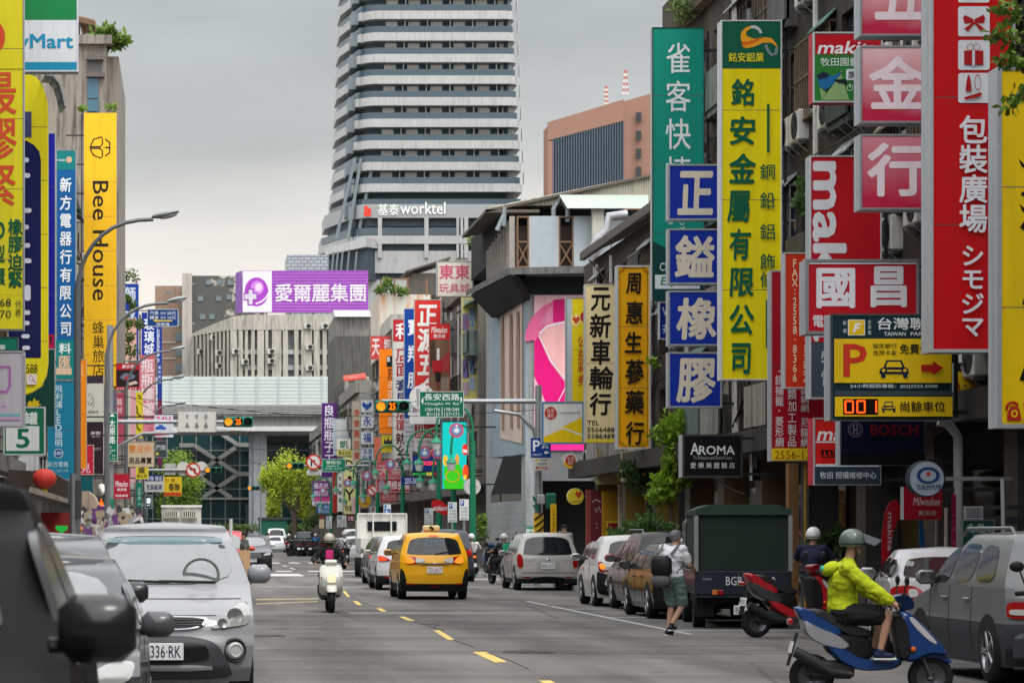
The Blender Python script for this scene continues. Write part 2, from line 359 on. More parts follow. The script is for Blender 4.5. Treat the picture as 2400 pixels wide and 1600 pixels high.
for i in range(12): sline(-2.2+i*1.08, -1.65+i*1.08, 150+(i % 3)*.4, 156, wear=.8)
for xx in (1.2, 4.6): sline(xx, xx+.12, 126, 132, wear=.3); sline(xx, xx+.12, 136, 142, wear=.3); sline(xx, xx+.12, 166, 176, wear=.3)
sline(-1.2, -1.05, 76, 79, wear=.3); sline(-1.2, 0, 76, 76.3, wear=.3); sline(8.6, 10.9, 104.5, 105.2, wear=.4); sline(9.2, 10.9, 98, 98.8, wear=.4)
sline(-.6, 10.4, 84.2, 84.6, wear=.75)
for i, q in enumerate((((812, 1390), (850, 1412), (905, 1430)), ((935, 1446), (990, 1462), (1040, 1478)), ((1065, 1500), (1110, 1516)), ((1140, 1530), (1190, 1545), (1240, 1568)), ((985, 1461), (1030, 1464), (1016, 1469)))):
    P = [Vector((*pt, .0022)) for pt in pq(*q)]; b = MB(); b.tube(P, .009, 4); tag(b.build('tar_seam', mat('tar', (.075, .073, .07), .7)), kind='structure')
rs = random.Random(4)
for i in range(26):
    x, y, r_ = rs.uniform(-1, 8.5), rs.uniform(24, 80), rs.uniform(.1, .5); b = MB(); b.add([(x+r_*rs.uniform(.6, 1.2)*math.cos(k*.52), y+r_*1.5*rs.uniform(.6, 1.2)*math.sin(k*.52), .0015) for k in range(12)], [tuple(range(12))]); tag(b.build('road_stain', mat('oil_stain', (.10, .096, .092), .6, noise=.5, ns=4)), kind='structure')
# road patch and iron covers
o = MB(); o.box(3.2, 6.6, 56.0, 57.2, .0, .0035); tag(o.build('road_patch', mat('patched_asphalt', (.19, .185, .175), .8, noise=.3, ns=2, bump=.3)), kind='structure')
def manhole(x, y, r, label):
    t = thing('manhole_cover', label, 'manhole', (x, y, .004)); m = MB(); m.lathe([(0, .008), (r*.86, .008), (r*.88, .004), (r*.92, .004), (r*.94, .01), (r, .008), (r*1.02, 0)], (0, 0, 0), (0, 0, 1), 32)
    m.build('rim', mat('cast_iron', (.07, .068, .065), .6, .3, noise=.3, ns=8), t, 30)
    m = MB()
    for i in range(-4, 5):
        h = math.sqrt(max(0, .64-(i*.18)**2))*r
        m.box(i*.18*r-.02, i*.18*r+.02, -h, h, .008, .016)
    m.build('cover_ribs', mat('cast_iron', (.07, .068, .065), .6, .3, noise=.3, ns=8), t)
manhole(1.06, GY(1490), .42, 'round iron manhole cover in the road in front of the white scooter')
manhole(4.6, GY(1528), .35, 'faint iron cover set in the asphalt near the lowest yellow dashes')

# ---------------------------------------------------------------- buildings along the street
def block(label, side, Xf, Y0, Y1, z1, wall, floors=4, z0=3.7, bay=2.6, wintype=0, group=None, arcade=True, deep=14, name='building', tile=None, pillar=None, roof=True, seed=0, cage=.4, balc=.3, acs=.5, streak=.6):
    r = random.Random(seed+7); pj = .3 if side > 0 and Y0 < 72 else .6; t = thing(name, label, 'building', (Xf, Y0, 0), group=group, world=True)
    wall = tuple(x*.75 for x in wall); wm = mat('building_wall', wall, .8, noise=.3, ns=.7, streak=streak, brick=tile); s = side; dk = mat('window_dark', (.02, .024, .028), .12, spec=.7)
    fm = mat('window_frame', (.35, .36, .37) if wintype == 0 else (.10, .09, .085), .45, .3, noise=.2); hf = (z1-z0-.4)/floors
    nb = max(1, int((Y1-Y0)/bay)); bw = (Y1-Y0)/nb
    m = MB(); m.box(Xf+s*.22, Xf+s*deep, Y0, Y1, z0, z1)                                  # core behind the openings
    wh = []
    for f in range(floors):
        za = z0+f*hf; sill, top = za+hf*.32, za+hf*.86
        m.box(Xf, Xf+s*.219, Y0, Y1, za, sill); m.box(Xf, Xf+s*.219, Y0, Y1, top, za+hf)
        for k in range(nb+1):
            y = Y0+k*bw; a, b = max(Y0, y-bw*.14), min(Y1, y+bw*.14); m.box(Xf, Xf+s*.219, a, b, sill, top)
        for k in range(nb): wh.append((Y0+(k+.14)*bw, Y0+(k+.86)*bw, sill, top))
    m.box(Xf, Xf+s*.219, Y0, Y1, z1-.4, z1)
    m.build('wall', wm, t)
    if roof:
        m = MB(); m.box(Xf-s*.25, Xf+s*.3, Y0-.05, Y1+.05, z1+.003, z1+.9); m.box(Xf+s*.3, Xf+s*deep, Y0-.05, Y0+.25, z1+.003, z1+.9); m.build('parapet', wm, t)
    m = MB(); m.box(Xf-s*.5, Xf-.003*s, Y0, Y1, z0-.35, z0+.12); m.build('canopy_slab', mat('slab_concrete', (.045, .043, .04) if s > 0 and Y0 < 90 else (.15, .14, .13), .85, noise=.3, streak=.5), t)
    for (a, b, c, d) in wh:
        m = MB(); m.box(Xf+s*.12, Xf+s*.2, a, b, c, d); w_ = m.build('window', dk, t)
        m = MB()
        for yy in (a+.04, (a+b)/2, b-.04): m.box(Xf+s*.07, Xf+s*.119, yy-.035, yy+.035, c+.07, d-.07)
        for zz in (c+.035, d-.035, c+(d-c)*.68): m.box(Xf+s*.06, Xf+s*.117, a, b, zz-.035, zz+.035)
        m.build('frame', fm, w_)
        q = r.random()
        if q < cage:        # iron window cage
            m = MB(); ex = Xf-s*.4*pj
            for zz in (c-.1, (c+d)/2, d): m.box(ex-.02, ex+.02, a, b, zz-.02, zz+.02); m.box(ex, Xf, a-.02, a+.02, zz-.02, zz+.02)
            for i in range(7): yy = a+(b-a)*i/6; m.box(ex-.015, ex+.015, yy-.015, yy+.015, c-.1, d)
            m.box(ex, Xf, a, b, c-.13, c-.105)
            m.build('window_cage', mat('cage_iron', r.choice([(.16, .12, .08), (.2, .2, .2), (.09, .07, .05)]), .6, .2, noise=.4), t)
        elif q < cage+balc:
            m = MB(); ex = Xf-s*.75*pj; m.box(ex, Xf-s*.003, a-.2, b+.2, c-.75, c-.6); m.box(ex-s*.05, ex+s*.05, a-.2, b+.2, c-.6, c+.3); m.box(ex, Xf, a-.2, a-.12, c-.6, c+.3)
            m.build('balcony', mat('balcony_panel', [q*min(1, max(.25, sum(wall)*2.2)) for q in r.choice([(.22, .24, .20), (.12, .17, .15), (.3, .27, .23), (.4, .38, .36)])], .7, noise=.35, streak=.7), t)
        if r.random() < .35:
            m = MB(); m.prism([(Xf, a-.1, d+.25), (Xf-s*.8*pj, a-.1, d), (Xf-s*.8*pj, a-.1, d-.04), (Xf, a-.1, d+.2)], (0, b-a+.2, 0)); m.build('awning', mat('awning_sheet', r.choice([(.10, .22, .18), (.33, .35, .34), (.22, .17, .12)]), .6, noise=.35, streak=.5), t)
        if r.random() < acs and Y0 < 250: AC(Xf-s*(.05 if pj < .5 else .28), (a+b)/2+r.uniform(-.45, .45), c-.75+r.uniform(-.1, .35), s)
    m = MB()
    for i in range(3): y = Y0+(Y1-Y0)*r.uniform(.05, .95); m.tube([(Xf-s*.12, y, z0), (Xf-s*.12, y, z1-.3)], .06, 6)
    m.build('drain_pipe', mat('pvc_pipe', (.5, .48, .44), .6, noise=.3), t, 40)
    if s > 0 and Y0 < 90:
        m = MB()
        for i in range(16):
            y0_, y1_, za = r.uniform(Y0, Y1), r.uniform(Y0, Y1), r.uniform(z0+.3, z1-1); zb2 = za+r.uniform(-2.5, 2.5); m.tube([(Xf-s*.16, y0_+(y1_-y0_)*k/6, za+(zb2-za)*k/6-.35*math.sin(PI*k/6)) for k in range(7)], r.choice((.012, .02, .03)), 4)
        m.build('cable_bundle', black(), t)
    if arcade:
        pm = mat('pillar_tile', pillar or (.3, .27, .24), .6, noise=.25, brick=(5, '453f38', (PI/2, 0, PI/2)))
        n = max(1, round((Y1-Y0)/5)); pw = .35
        for k in range(n):
            y = Y0+(k+.5)*(Y1-Y0)/n; m = MB(); m.box(Xf, Xf+s*.6, y-pw, y+pw, .13, z0-.36); m.build('pillar', pm, t)
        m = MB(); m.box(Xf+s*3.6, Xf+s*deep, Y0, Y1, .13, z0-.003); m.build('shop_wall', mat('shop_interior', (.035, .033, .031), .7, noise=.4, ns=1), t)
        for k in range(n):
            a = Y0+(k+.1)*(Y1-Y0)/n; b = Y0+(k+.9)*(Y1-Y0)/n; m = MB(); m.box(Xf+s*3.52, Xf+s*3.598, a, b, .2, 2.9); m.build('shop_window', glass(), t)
    return t
AC_PROTO = {}
ACN = [0]
ACL = ['boxy cream air conditioner unit bracketed to a street facade', 'weathered air conditioner unit with a round fan hung under a window']
def AC(x, y, z, s, label=None):
    if 'k' not in AC_PROTO:
        m = MB(); m.cbox((0, 0, .33), (.34, .86, .62), b=.03); me = m.build('air_conditioner', mat('ac_casing', (.50, .49, .45), .5, noise=.25, streak=.4)); col_o = me
        m = MB(); m.lathe([(.001, .0), (.24, .0), (.26, .015), (.28, 0)], (-.172, -.1, .34), (-1, 0, 0), 20)
        for a in range(6): m.cbox((-.185, -.1, .34), (.012, .52, .012), Matrix.Rotation(a*PI/6, 3, 'X'))
        g = m.build('fan_grille', mat('ac_grille', (.04, .04, .042), .6), me)
        m = MB()
        for yy in (-.3, .3): m.box(-.17, .25, yy-.02, yy+.02, -.03, .02); m.tube([(-.15, yy, -.03), (.25, yy, -.35)], .015, 5)
        h = m.build('bracket', steel(), me); AC_PROTO['k'] = (me, g, h); first = True
    me, g, h = AC_PROTO['k']
    if ACN[0] == 0: o = me
    else:
        o = me.copy(); COL.objects.link(o)
        for c in (g, h): d = c.copy(); COL.objects.link(d); d.parent = o
    ACN[0] += 1
    o.location = (x, y, z); o.rotation_euler.z = 0 if s > 0 else PI
    side = 'right-hand' if s > 0 else 'left-hand'
    tag(o, label or ('cream air conditioner unit with round fan bracketed to a facade of the %s row' % ('right' if s > 0 else 'left')), 'air conditioner', 'air conditioners on the %s row of facades' % ('right' if s > 0 else 'left')); return o
XR, XL = 12.3, -4.6
XLN = -5.7
TILE = (6., '3a342e', (PI/2, 0, PI/2))
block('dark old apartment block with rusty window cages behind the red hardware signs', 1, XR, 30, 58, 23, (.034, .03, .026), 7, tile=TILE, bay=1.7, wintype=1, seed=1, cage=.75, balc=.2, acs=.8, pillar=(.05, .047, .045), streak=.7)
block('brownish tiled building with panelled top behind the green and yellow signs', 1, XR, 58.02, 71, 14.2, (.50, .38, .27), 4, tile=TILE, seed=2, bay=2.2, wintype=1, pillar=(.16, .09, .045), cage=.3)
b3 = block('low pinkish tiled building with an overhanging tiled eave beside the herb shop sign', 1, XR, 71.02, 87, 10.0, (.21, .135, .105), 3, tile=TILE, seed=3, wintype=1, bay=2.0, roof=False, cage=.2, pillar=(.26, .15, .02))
m = MB(); m.prism([(XR-.3, 71, 10.3), (XR+4, 71, 12.2), (XR+4, 71, 12.0), (XR-.3, 71, 10.1)], (0, 14, 0)); m.build('eave', mat('roof_tiles', (.20, .17, .14), .8, noise=.5, brick=(7, '1c1916', (0, 0, PI/2))), b3)
m = MB(); m.box(XR-.42, XR-.27, 71, 85, 9.98, 10.22); m.build('gutter', mat('gutter_metal', (.10, .09, .08), .6, noise=.3), b3)
m = MB()                                                        # fat duct on the eave
m.tube([W(1395, 640, 86)]+[W(x, y, 86) for x, y in ((1390, 585), (1400, 560), (1425, 540), (1428, 508), (1470, 503))], .16, 10); m.build('duct', mat('duct_metal', (.36, .36, .37), .45, .5, noise=.25), b3, 40)
m = MB(); m.tube([W(x, y, 85.5) for x, y in ((1448, 655), (1420, 632), (1398, 600), (1410, 560), (1440, 545))], .1, 10); m.build('duct', mat('duct_metal', (.36, .36, .37), .45, .5, noise=.25), b3, 40)
# far right row
for i, (a, b, z1, c, fl, lab) in enumerate(((119, 134, 12.3, (.25, .22, .19), 3, 'narrow grey brown building behind the pink and cream toy store sign'),
        (134, 150, 11, (.38, .36, .32), 3, 'pale stained row building behind the tall red hardware banner'), (150, 168, 13, (.20, .19, .17), 4, 'dark grey row building behind the blue banner with white characters'),
        (168, 186, 14.0, (.62, .60, .55), 4, 'white row building with rust stains under the rooftop garden'), (186, 204, 10.5, (.34, .33, .29), 3, 'grey row building with a small red roof below the concrete block'),
        (204, 228, 12, (.28, .27, .24), 4, 'weathered row building behind the blue and white four-box sign'), (228, 252, 10, (.36, .34, .3), 3, 'small row building behind the purple bottle shop banner'), (252, 285, 11, (.26, .25, .22), 3, 'last low building of the right row before the flyover'))):
    block(lab, 1, XR, a+.02, b, z1, c, fl, seed=20+i, bay=3.0, acs=.4, cage=.35)
# left row
for i, (a, b, z1, c, fl, lab) in enumerate(((40, 72, 15, (.22, .21, .2), 4, 'grey street building behind the leftmost yellow sign'), (72.1, 87, 17.0, (.30, .30, .30), 5, 'grey building with a curved slatted roof behind the yellow rounded sign'),
        (103, 122, 15, (.5, .5, .5), 4, 'white framed building with metal railings beside the blue electrical sign'), (122.1, 138, 17.5, (.36, .33, .30), 5, 'street building directly behind the tall orange hotel banner'),
        (156, 178, 11, (.33, .27, .24), 3, 'low row building under the green creepers and pink banner'), (178.1, 205, 12, (.4, .36, .33), 4, 'row building behind the navy glass shop sign'), (205.1, 240, 9, (.3, .28, .26), 3, 'low row building behind the pink bottle banner'), (240.1, 285, 10, (.26, .25, .24), 3, 'last building of the left row before the flyover'))):
    block(lab, -1, XLN if b < 140 else XL-.4, a, b, z1, c, fl, seed=50+i, bay=2.8, acs=.3, cage=.35, balc=.15)
# raw concrete tower with rooftop shrubs above the orange banner
T = thing('concrete_tower', 'raw concrete stair tower with one blue window above the orange hotel banner', 'building', (-6, 140, 0), world=True)
cm = mat('raw_concrete', (.27, .235, .20), .85, noise=.3, ns=.6, streak=.8)
A, B = W(183, 97, 140), W(277, 400, 140)
m = MB(); m.box(A.x-3, B.x-.6, 140, 155, .13, A.z); m.box(B.x-.6, B.x, 141, 155, .13, A.z-.6); m.build('wall', cm, T)
for x0, y0, x1, y1, c, n in ((203, 130, 243, 143, (.13, .11, .10), 'ledge'), (204, 143, 238, 172, (.10, .095, .095), 'louvre'), (203, 172, 245, 183, (.13, .11, .10), 'ledge')):
    a, b = W(x0, y1, 140), W(x1, y0, 140); m = MB(); m.box(a.x, b.x, 139.6 if n == 'ledge' else 139.85, 139.995, a.z+.004, b.z); m.build(n, mat('tower_trim', c, .7, noise=.2), T)
for y0, y1 in ((183, 231), (234, 262)):
    a, b = W(205, y1, 140), W(231, y0, 140); m = MB(); m.box(a.x, b.x, 139.9, 139.99, a.z, b.z-.01); m.build('window', mat('blue_glass', (.05, .13, .18), .08, spec=.8), T)
m = MB(); a = W(183, 92, 140); m.box(a.x, W(262, 92, 140).x, 139.6, 140.4, a.z-.3, a.z+.15); m.build('parapet', cm, T)
m = MB()
for (x, y), (x2, y2) in (((184, 42), (220, 50)), ((196, 90), (196, 50)), ((220, 50), (222, 75)), ((184, 42), (184, 92))): m.tube([W(x, y, 142), W(x2, y2, 142)], .09, 6)
m.prism([W(184, 41, 141), W(219, 48, 141), W(222, 60, 141), W(186, 52, 141)], (0, 3, 0)); m.build('rooftop_shed', mat('old_wood', (.16, .10, .06), .8, noise=.3), T)
# curved slatted roof on the left
m = MB(); P = [(108, 178), (124, 180), (138, 196), (147, 225), (152, 250)]
for i in range(9): m.tube([W(x-i*1.2, y+i*1.5, 76+i) for x, y in P], .05, 5)
for x, y in P: m.tube([W(x, y, 76), W(x-10, y+13, 84)], .04, 5)
tag(m.build('curved_roof_frame', mat('slat_metal', (.33, .34, .33), .5, .3, noise=.3), None, 40), 'curved grey slatted metal roof frame peeking over the yellow rounded sign', 'roof')
# ---------------------------------------------------------------- corner building across the side street
CB = thing('corner_building', 'grey corner building with perforated metal screen and big pink poster', 'building', (14, 104, 0), world=True)
YC = 104.
gt = mat('grey_tile', (.40, .42, .43), .6, noise=.2, brick=(5, '55595b', (PI/2, 0, 0)), streak=.3)
dkm = mat('near_black', (.022, .023, .024), .7, noise=.3)
a, b = W(1232, 1400, YC), W(1520, 640, YC)
m = MB(); m.box(a.x, b.x+6, YC, YC+14, 5.2, b.z); m.box(a.x, W(1264, 0, YC).x, YC, YC+14, .13, 5.2); m.build('wall', gt, CB)
m = MB(); m.box(W(1264, 0, YC).x, b.x+6, YC+3.5, YC+14, .13, 5.197); m.build('shop_recess', dkm, CB)  # near-black colour paints in the shade of the shop opening
m = MB(); m.box(W(1262, 0, YC).x, b.x+6, YC-.05, YC+.2, 3.6, 5.25); m.build('shop_lintel', mat('lintel_grey', (.16, .165, .17), .7, noise=.3), CB)
m = MB(); q0, q1 = W(1148, 0, YC+5), W(1232, 0, YC)                # chamfered street corner
m.prism([(q0.x, YC+5, 4.6), (q1.x, YC, 4.6), (q1.x, YC, b.z), (q0.x, YC+5, b.z)], (1.5, 3, 0)); m.build('chamfer_wall', mat('blue_grey_wall', (.26, .32, .36), .7, noise=.15, streak=.3), CB)
m = MB(); m.prism([(q0.x+.9, YC+3.7, .13), (q1.x, YC+.05, .13), (q1.x, YC+.05, 4.6), (q0.x+.9, YC+3.7, 4.6)], (1, 3, 0)); m.build('shopfront', mat('shopfront_grey', (.03, .033, .036), .5, noise=.2), CB)
def chq(u): return (q0.x+(q1.x-q0.x)*u, YC+5-5*u)
m = MB(); (x1, y1), (x2, y2) = chq(.32), chq(.93); 
m.add([(x1-.03, y1-.03, 5.3), (x2-.03, y2-.03, 5.0), (x2-.03, y2-.03, 10.6), (x1-.03, y1-.03, 10.4)], [(0, 1, 2, 3)]); m.build('poster', mat('beige_poster', (.55, .43, .37), .5, noise=.25, ns=.8), CB)
m = MB()
for u in (.42, .66, .85): x, y = chq(u); m.tube([(x-.05, y-.05, 5.6), (x-.05, y-.05, 8), (x-.1, y-.05, 10)], [.07, .11, .05], 6)
m.build('poster_figure', mat('poster_brown', (.25, .17, .13), .6), CB)
# ledge, soffit and black wall above the posters
m = MB(); a, b = W(1228, 690, YC), W(1430, 655, YC); m.box(a.x, b.x+6, YC-.04, YC-.003, a.z, b.z+.1); m.build('black_band', dkm, CB)  # plain near-black strip across the wall
m = MB(); za = W(0, 640, YC).z
m.add([(q0.x-1.0, YC+4.3, za-.5), (q1.x-.8, YC-1.6, za-.2), (b.x+6, YC-1.6, za), (b.x+6, YC, za), (q1.x, YC, za), (q0.x, YC+5, za), (q0.x-1.0, YC+4.3, za-.28), (q1.x-.8, YC-1.6, za+.05), (b.x+6, YC-1.6, za+.28), (b.x+6, YC, za+.28), (q1.x, YC, za+.28), (q0.x, YC+5, za+.28)],
      [(0, 1, 2, 3, 4, 5), (6, 7, 8, 9, 10, 11), (0, 1, 7, 6), (1, 2, 8, 7), (5, 0, 6, 11)]); m.build('ledge', mat('mossy_concrete', (.15, .15, .145), .85, noise=.5, ns=3, streak=.6), CB)
m = MB(); m.prism([(q0.x-.9, YC+3.6, za-.52), (q1.x-.75, YC-1.5, za-.22), (q1.x-.1, YC-.3, 10.35), (q0.x-.1, YC+3.6, 10.0)], (.4, .5, 0)); m.build('torn_canopy', mat('black_tarp', (.018, .019, .02), .6, noise=.3), CB)
# perforated railing screens of the terrace
zt, zb = W(0, 517, YC).z, W(0, 636, YC).z
for x0, x1 in ((1229, 1297), (1332, 1418), (1420, 1500)):
    a, b = W(x0, 0, YC).x, W(x1, 0, YC).x; m = MB(); m.box(a, b, YC-1.5, YC-1.46, zb, zt); sc_ = m.build('perforated_screen', mat('pale_blue_metal', (.38, .43, .46), .5, .2, noise=.15), CB)
    m = MB(); nx = int((b-a)/.14); nz_ = int((zt-zb)/.14)
    for i in range(nx):
        for j in range(nz_):
            cx_, cz_ = a+.1+i*.14, zb+.1+j*.14; m.add([(cx_-.035, YC-1.504, cz_-.035), (cx_+.035, YC-1.504, cz_-.035), (cx_+.035, YC-1.504, cz_+.035), (cx_-.035, YC-1.504, cz_+.035)], [(0, 1, 2, 3)])
    m.build('perforation', mat('perforation_dark', (.05, .055, .06), .8), sc_)
m = MB()
for i in range(9):
    u = i/8; x = W(1146, 0, YC+3.5).x*(1-u)+W(1200, 0, YC-1.4).x*u; y = (YC+3.5)*(1-u)+(YC-1.4)*u; m.box(x-.10, x+.10, y-.03, y+.03, zb-.3-.7*(1-u), zt-.75*(1-u))
m.build('slat_screen', mat('wood_metal_slats', (.33, .30, .27), .6, noise=.3), CB)
for x0, x1 in ((1200, 1229), (1297, 1332)):
    a, b = W(x0, 0, YC).x, W(x1, 0, YC).x; m = MB(); rust = mat('rusty_lattice', (.20, .12, .07), .7, noise=.3)
    m.box(a, a+.06, YC-1.5, YC-1.4, zb, zt); m.box(b-.06, b, YC-1.5, YC-1.4, zb, zt); m.box(a, b, YC-1.49, YC-1.41, zb, zb+.06); m.box(a, b, YC-1.49, YC-1.41, (zb+zt)/2-.03, (zb+zt)/2+.03); m.box(a, b, YC-1.49, YC-1.41, zt-.06, zt)
    m.tube([(a, YC-1.45, zb), (b, YC-1.45, (zb+zt)/2)], .03, 5); m.tube([(b, YC-1.45, zb), (a, YC-1.45, (zb+zt)/2)], .03, 5)
    m.build('lattice', rust, CB); m = MB(); m.box(a, b, YC-.9, YC-.8, zb, zt-.3); m.build('dark_clutter', mat('clutter', (.08, .055, .045), .8, noise=.5, ns=4), CB)
# terrace shed roof
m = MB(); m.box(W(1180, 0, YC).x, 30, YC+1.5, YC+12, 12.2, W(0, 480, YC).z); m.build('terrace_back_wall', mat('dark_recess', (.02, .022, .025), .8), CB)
pr = [W(1140, 487, YC-1.2), W(1540, 405, YC-1.2), W(1540, 470, YC-1.2), W(1400, 470, YC-1.2), W(1200, 485, YC-1.2)]
m = MB(); m.prism(pr, (0, .12, 0)); m.build('gable_sheet', mat('corrugated_cream', (.55, .53, .42), .6, noise=.25, ns=3, streak=.45), CB)
m = MB()
for i in range(60):
    px = 1215+i*5.3; yt = 487-(px-1140)*.205+4; m.tube([W(px, yt, YC-1.23), W(px, 470 if px > 1330 else 482, YC-1.23)], .022, 5)
m.build('corrugation', mat('corrugated_cream', (.55, .53, .42), .6, noise=.25, ns=3, streak=.45), CB)
m = MB(); m.prism([W(1138, 491, YC-1.4), W(1542, 404, YC-1.4), W(1542, 410, YC-1.4), W(1138, 498, YC-1.4)], (0, 9, 0)); m.prism([W(1138, 491, YC-1.4), W(1138, 498, YC-1.4), W(1132, 512, YC+5), W(1132, 506, YC+5)], (2, 0, 0)); m.build('roof_edge', mat('old_roof', (.13, .11, .09), .8, noise=.4), CB)
m = MB(); m.prism([W(1312, 459, YC-1.5), W(1520, 459, YC-1.5), W(1520, 488, YC-2.2), W(1330, 488, YC-2.2)], (0, .1, .05)); m.build('pale_roof', mat('pale_green_sheet', (.36, .42, .36), .5, noise=.15), CB)
m = MB()
for pts in (((1297, 520), (1297, 490), (1314, 463), (1330, 490), (1330, 520)), ((1180, 530), (1182, 485)), ((1165, 540), (1182, 500))): m.tube([W(x, y, YC-1.35) for x, y in pts], .09, 6)
m.build('shed_post', mat('grey_blue_steel', (.25, .29, .31), .5, .2, noise=.2), CB)
m = MB(); a, b = W(1385, 575, YC-1.6), W(1413, 488, YC-1.6); m.cbox(((a.x+b.x)/2, YC-1.75, (a.z+b.z)/2), (b.x-a.x, .35, b.z-a.z), b=.03); tag(m.build('water_heater', mat('ac_casing', (.5, .48, .42), .5, noise=.2)), 'tall cream water heater box on the corner terrace edge', 'water heater')
# pink poster, yellow lottery panel base on the front wall
def wallposter(name, par, rect, Y, base, items):
    x0, y0, x1, y1 = rect; a, b = W(x0, y1, Y), W(x1, y0, Y); m = MB(); m.box(a.x, b.x, Y-.04, Y-.003, a.z, b.z); o = m.build(name, sgm(base), par)
    sign_items(items, Y-.04, o_wrap(o), -.003)
    return o
def o_wrap(o):
    if o.parent is not None and o.parent.get('_w'): o['_w'] = tuple(o.parent['_w'])
    return o
po = MB(); a, b = W(1252, 1055, YC), W(1432, 692, YC); po.box(a.x, b.x, YC-.08, YC-.003, a.z, b.z); po = po.build('poster', sgm('efb3bd'), CB); po['_w'] = tuple(CB['_w'])
def arc(cx, cy, r, a0, a1, n=16): return [(cx+r*math.cos(math.radians(a0+(a1-a0)*i/n)), cy+r*math.sin(math.radians(a0+(a1-a0)*i/n))) for i in range(n+1)]
sign_items([('r', (1252, 692, 1432, 1055), 'f0bfc6'), ('p', arc(1330, 800, 100, 180, 270)+[(1330, 752)]+arc(1330, 815, 60, 270, 200, 10), 'ee6f9d'), ('p', [(1262, 760), (1290, 720), (1330, 702), (1330, 752), (1300, 757)], 'e98aae'),
            ('p', [(1296, 703), (1329, 699), (1329, 752), (1296, 756)], 'e0127a'), ('p', [(1263, 780), (1285, 762), (1325, 753), (1325, 885), (1300, 850), (1275, 810)], 'f4b9b8'),
            ('p', [(1252, 800), (1262, 788), (1290, 850), (1328, 900), (1328, 940), (1300, 990), (1278, 940), (1252, 880)], 'e3147c'), ('l', [(1263, 786), (1290, 845), (1328, 892)], 'f7dfe2', 3.5), ('l', [(1263, 782), (1282, 764), (1330, 753)], 'f9eef0', 4), ('l', [(1328, 902), (1306, 945)], 'f4dbe2', 2), ('p', [(1252, 885), (1275, 945), (1290, 1000), (1252, 1000)], 'f2bcc8'), ('r', (1252, 1035, 1432, 1055), 'ea2f93')], YC-.08, po)
# ---------------------------------------------------------------- flyover and station
FL = thing('flyover', 'elevated road with pale panelled noise barrier crossing the end of the street', 'flyover', (3, 300, 0), world=True)
YF = 295.
conc = mat('flyover_concrete', (.27, .265, .25), .85, noise=.3, ns=.25, streak=.7)
a, b = W(250, 948, YF), W(900, 882, YF)
m = MB(); m.box(-60, 60, YF, YF+.3, a.z, b.z); m.build('noise_barrier', mat('barrier_panel', (.50, .56, .53), .5, noise=.1, ns=.4), FL)
m = MB()
for i in range(-12, 16):
    x = i*2.3; m.box(x-.07, x+.07, YF-.12, YF-.003, a.z-.4, b.z+.1)
for k in range(1, 8): zz = a.z+(b.z-a.z)*k/8; m.box(-60, 60, YF-.03, YF-.003, zz-.02, zz+.02)
m.build('barrier_post', mat('barrier_frame', (.42, .45, .44), .5), FL)
z2 = W(0, 975, YF).z
m = MB(); m.box(-60, 60, YF-.5, YF+14, z2, a.z-.05)
m.build('parapet', conc, FL)
m = MB()
for k in range(5): zz = a.z-.15-k*.2; m.tube([(-60, YF-.6, zz), (60, YF-.6, zz)], .06, 6)
m.build('pipe_run', mat('pipe_grey', (.36, .36, .35), .6, noise=.3), FL, 40)
z3 = W(0, 1002, YF).z
m = MB(); m.box(-60, 60, YF+.6, YF+13, z3, z2-.003); m.build('girder', mat('girder_grey', (.36, .36, .35), .7, noise=.2, streak=.3), FL)
m = MB(); m.box(-60, 60, YF-.1, YF+.59, z3-.35, z3+.15); m.box(-60, 60, YF+.1, YF+13, z3-.36, z3-.351); m.build('lower_flange', mat('girder_pale', (.55, .55, .52), .6, noise=.2), FL)
for px, wd in ((611, 1.4),): 
    p = W(px, 0, YF); m = MB(); m.box(p.x-wd/2, p.x+wd/2, YF+2, YF+4, 0, z3-.36); m.box(p.x-wd/2-.5, p.x-wd/2-.003, YF+2.4, YF+3.4, 0, z3-.36); m.build('column', mat('column_grey', (.26, .28, .3), .6, noise=.15, streak=.3), FL)
for xx in (-9, 26): m = MB(); m.box(xx, xx+2, YF+3, YF+6, 0, z3-.36); m.build('column', conc, FL)
ST = thing('station_building', 'teal glass station hall with white diagonal braces under the flyover', 'building', (3, 312, 0), world=True)
YS = 312.
gl = mat('teal_glass', (.018, .065, .075), .08, spec=.7, noise=.2, ns=.3)
m = MB(); m.box(-45, 60, YS, YS+8, 0, 17.5); m.build('glass_wall', gl, ST)
fr = mat('white_steel', (.48, .49, .47), .5, .1)
m = MB()
for px in list(range(358, 600, 34))+list(range(625, 800, 34)): x = W(px, 0, YS).x; m.box(x-.06, x+.06, YS-.14, YS-.003, 0, 17)
for py in (1055, 1090, 1145, 1215): z = W(0, py, YS).z; m.box(-45, 60, YS-.12, YS-.004, z-.05, z+.05)
m.build('mullion', mat('grey_mullion', (.32, .36, .36), .5, .2), ST)
m = MB()
for (x0, y0), (x1, y1) in (((507, 1008), (558, 1042)), ((420, 1043), (455, 1043)), ((455, 1043), (558, 1110)), ((558, 1042), (600, 1042)), ((558, 1110), (600, 1110)), ((552, 1048), (475, 1100)), ((555, 1112), (475, 1165)), ((470, 1118), (543, 1166)), ((475, 1100), (450, 1118))):
    p, q = W(x0, y0, YS-.5), W(x1, y1, YS-.5); d = q-p; L = d.length; ang = math.atan2(d.z, d.x); m.cbox((p+q)/2, (L, .4, .46), Matrix.Rotation(-ang, 3, 'Y'))
m.build('diagonal_brace', fr, ST)
m = MB(); z = W(0, 1168, YS).z; m.box(W(380, 0, YS).x, W(603, 0, YS).x, YS-.9, YS-.15, z-.12, z+.12); m.build('canopy', fr, ST)
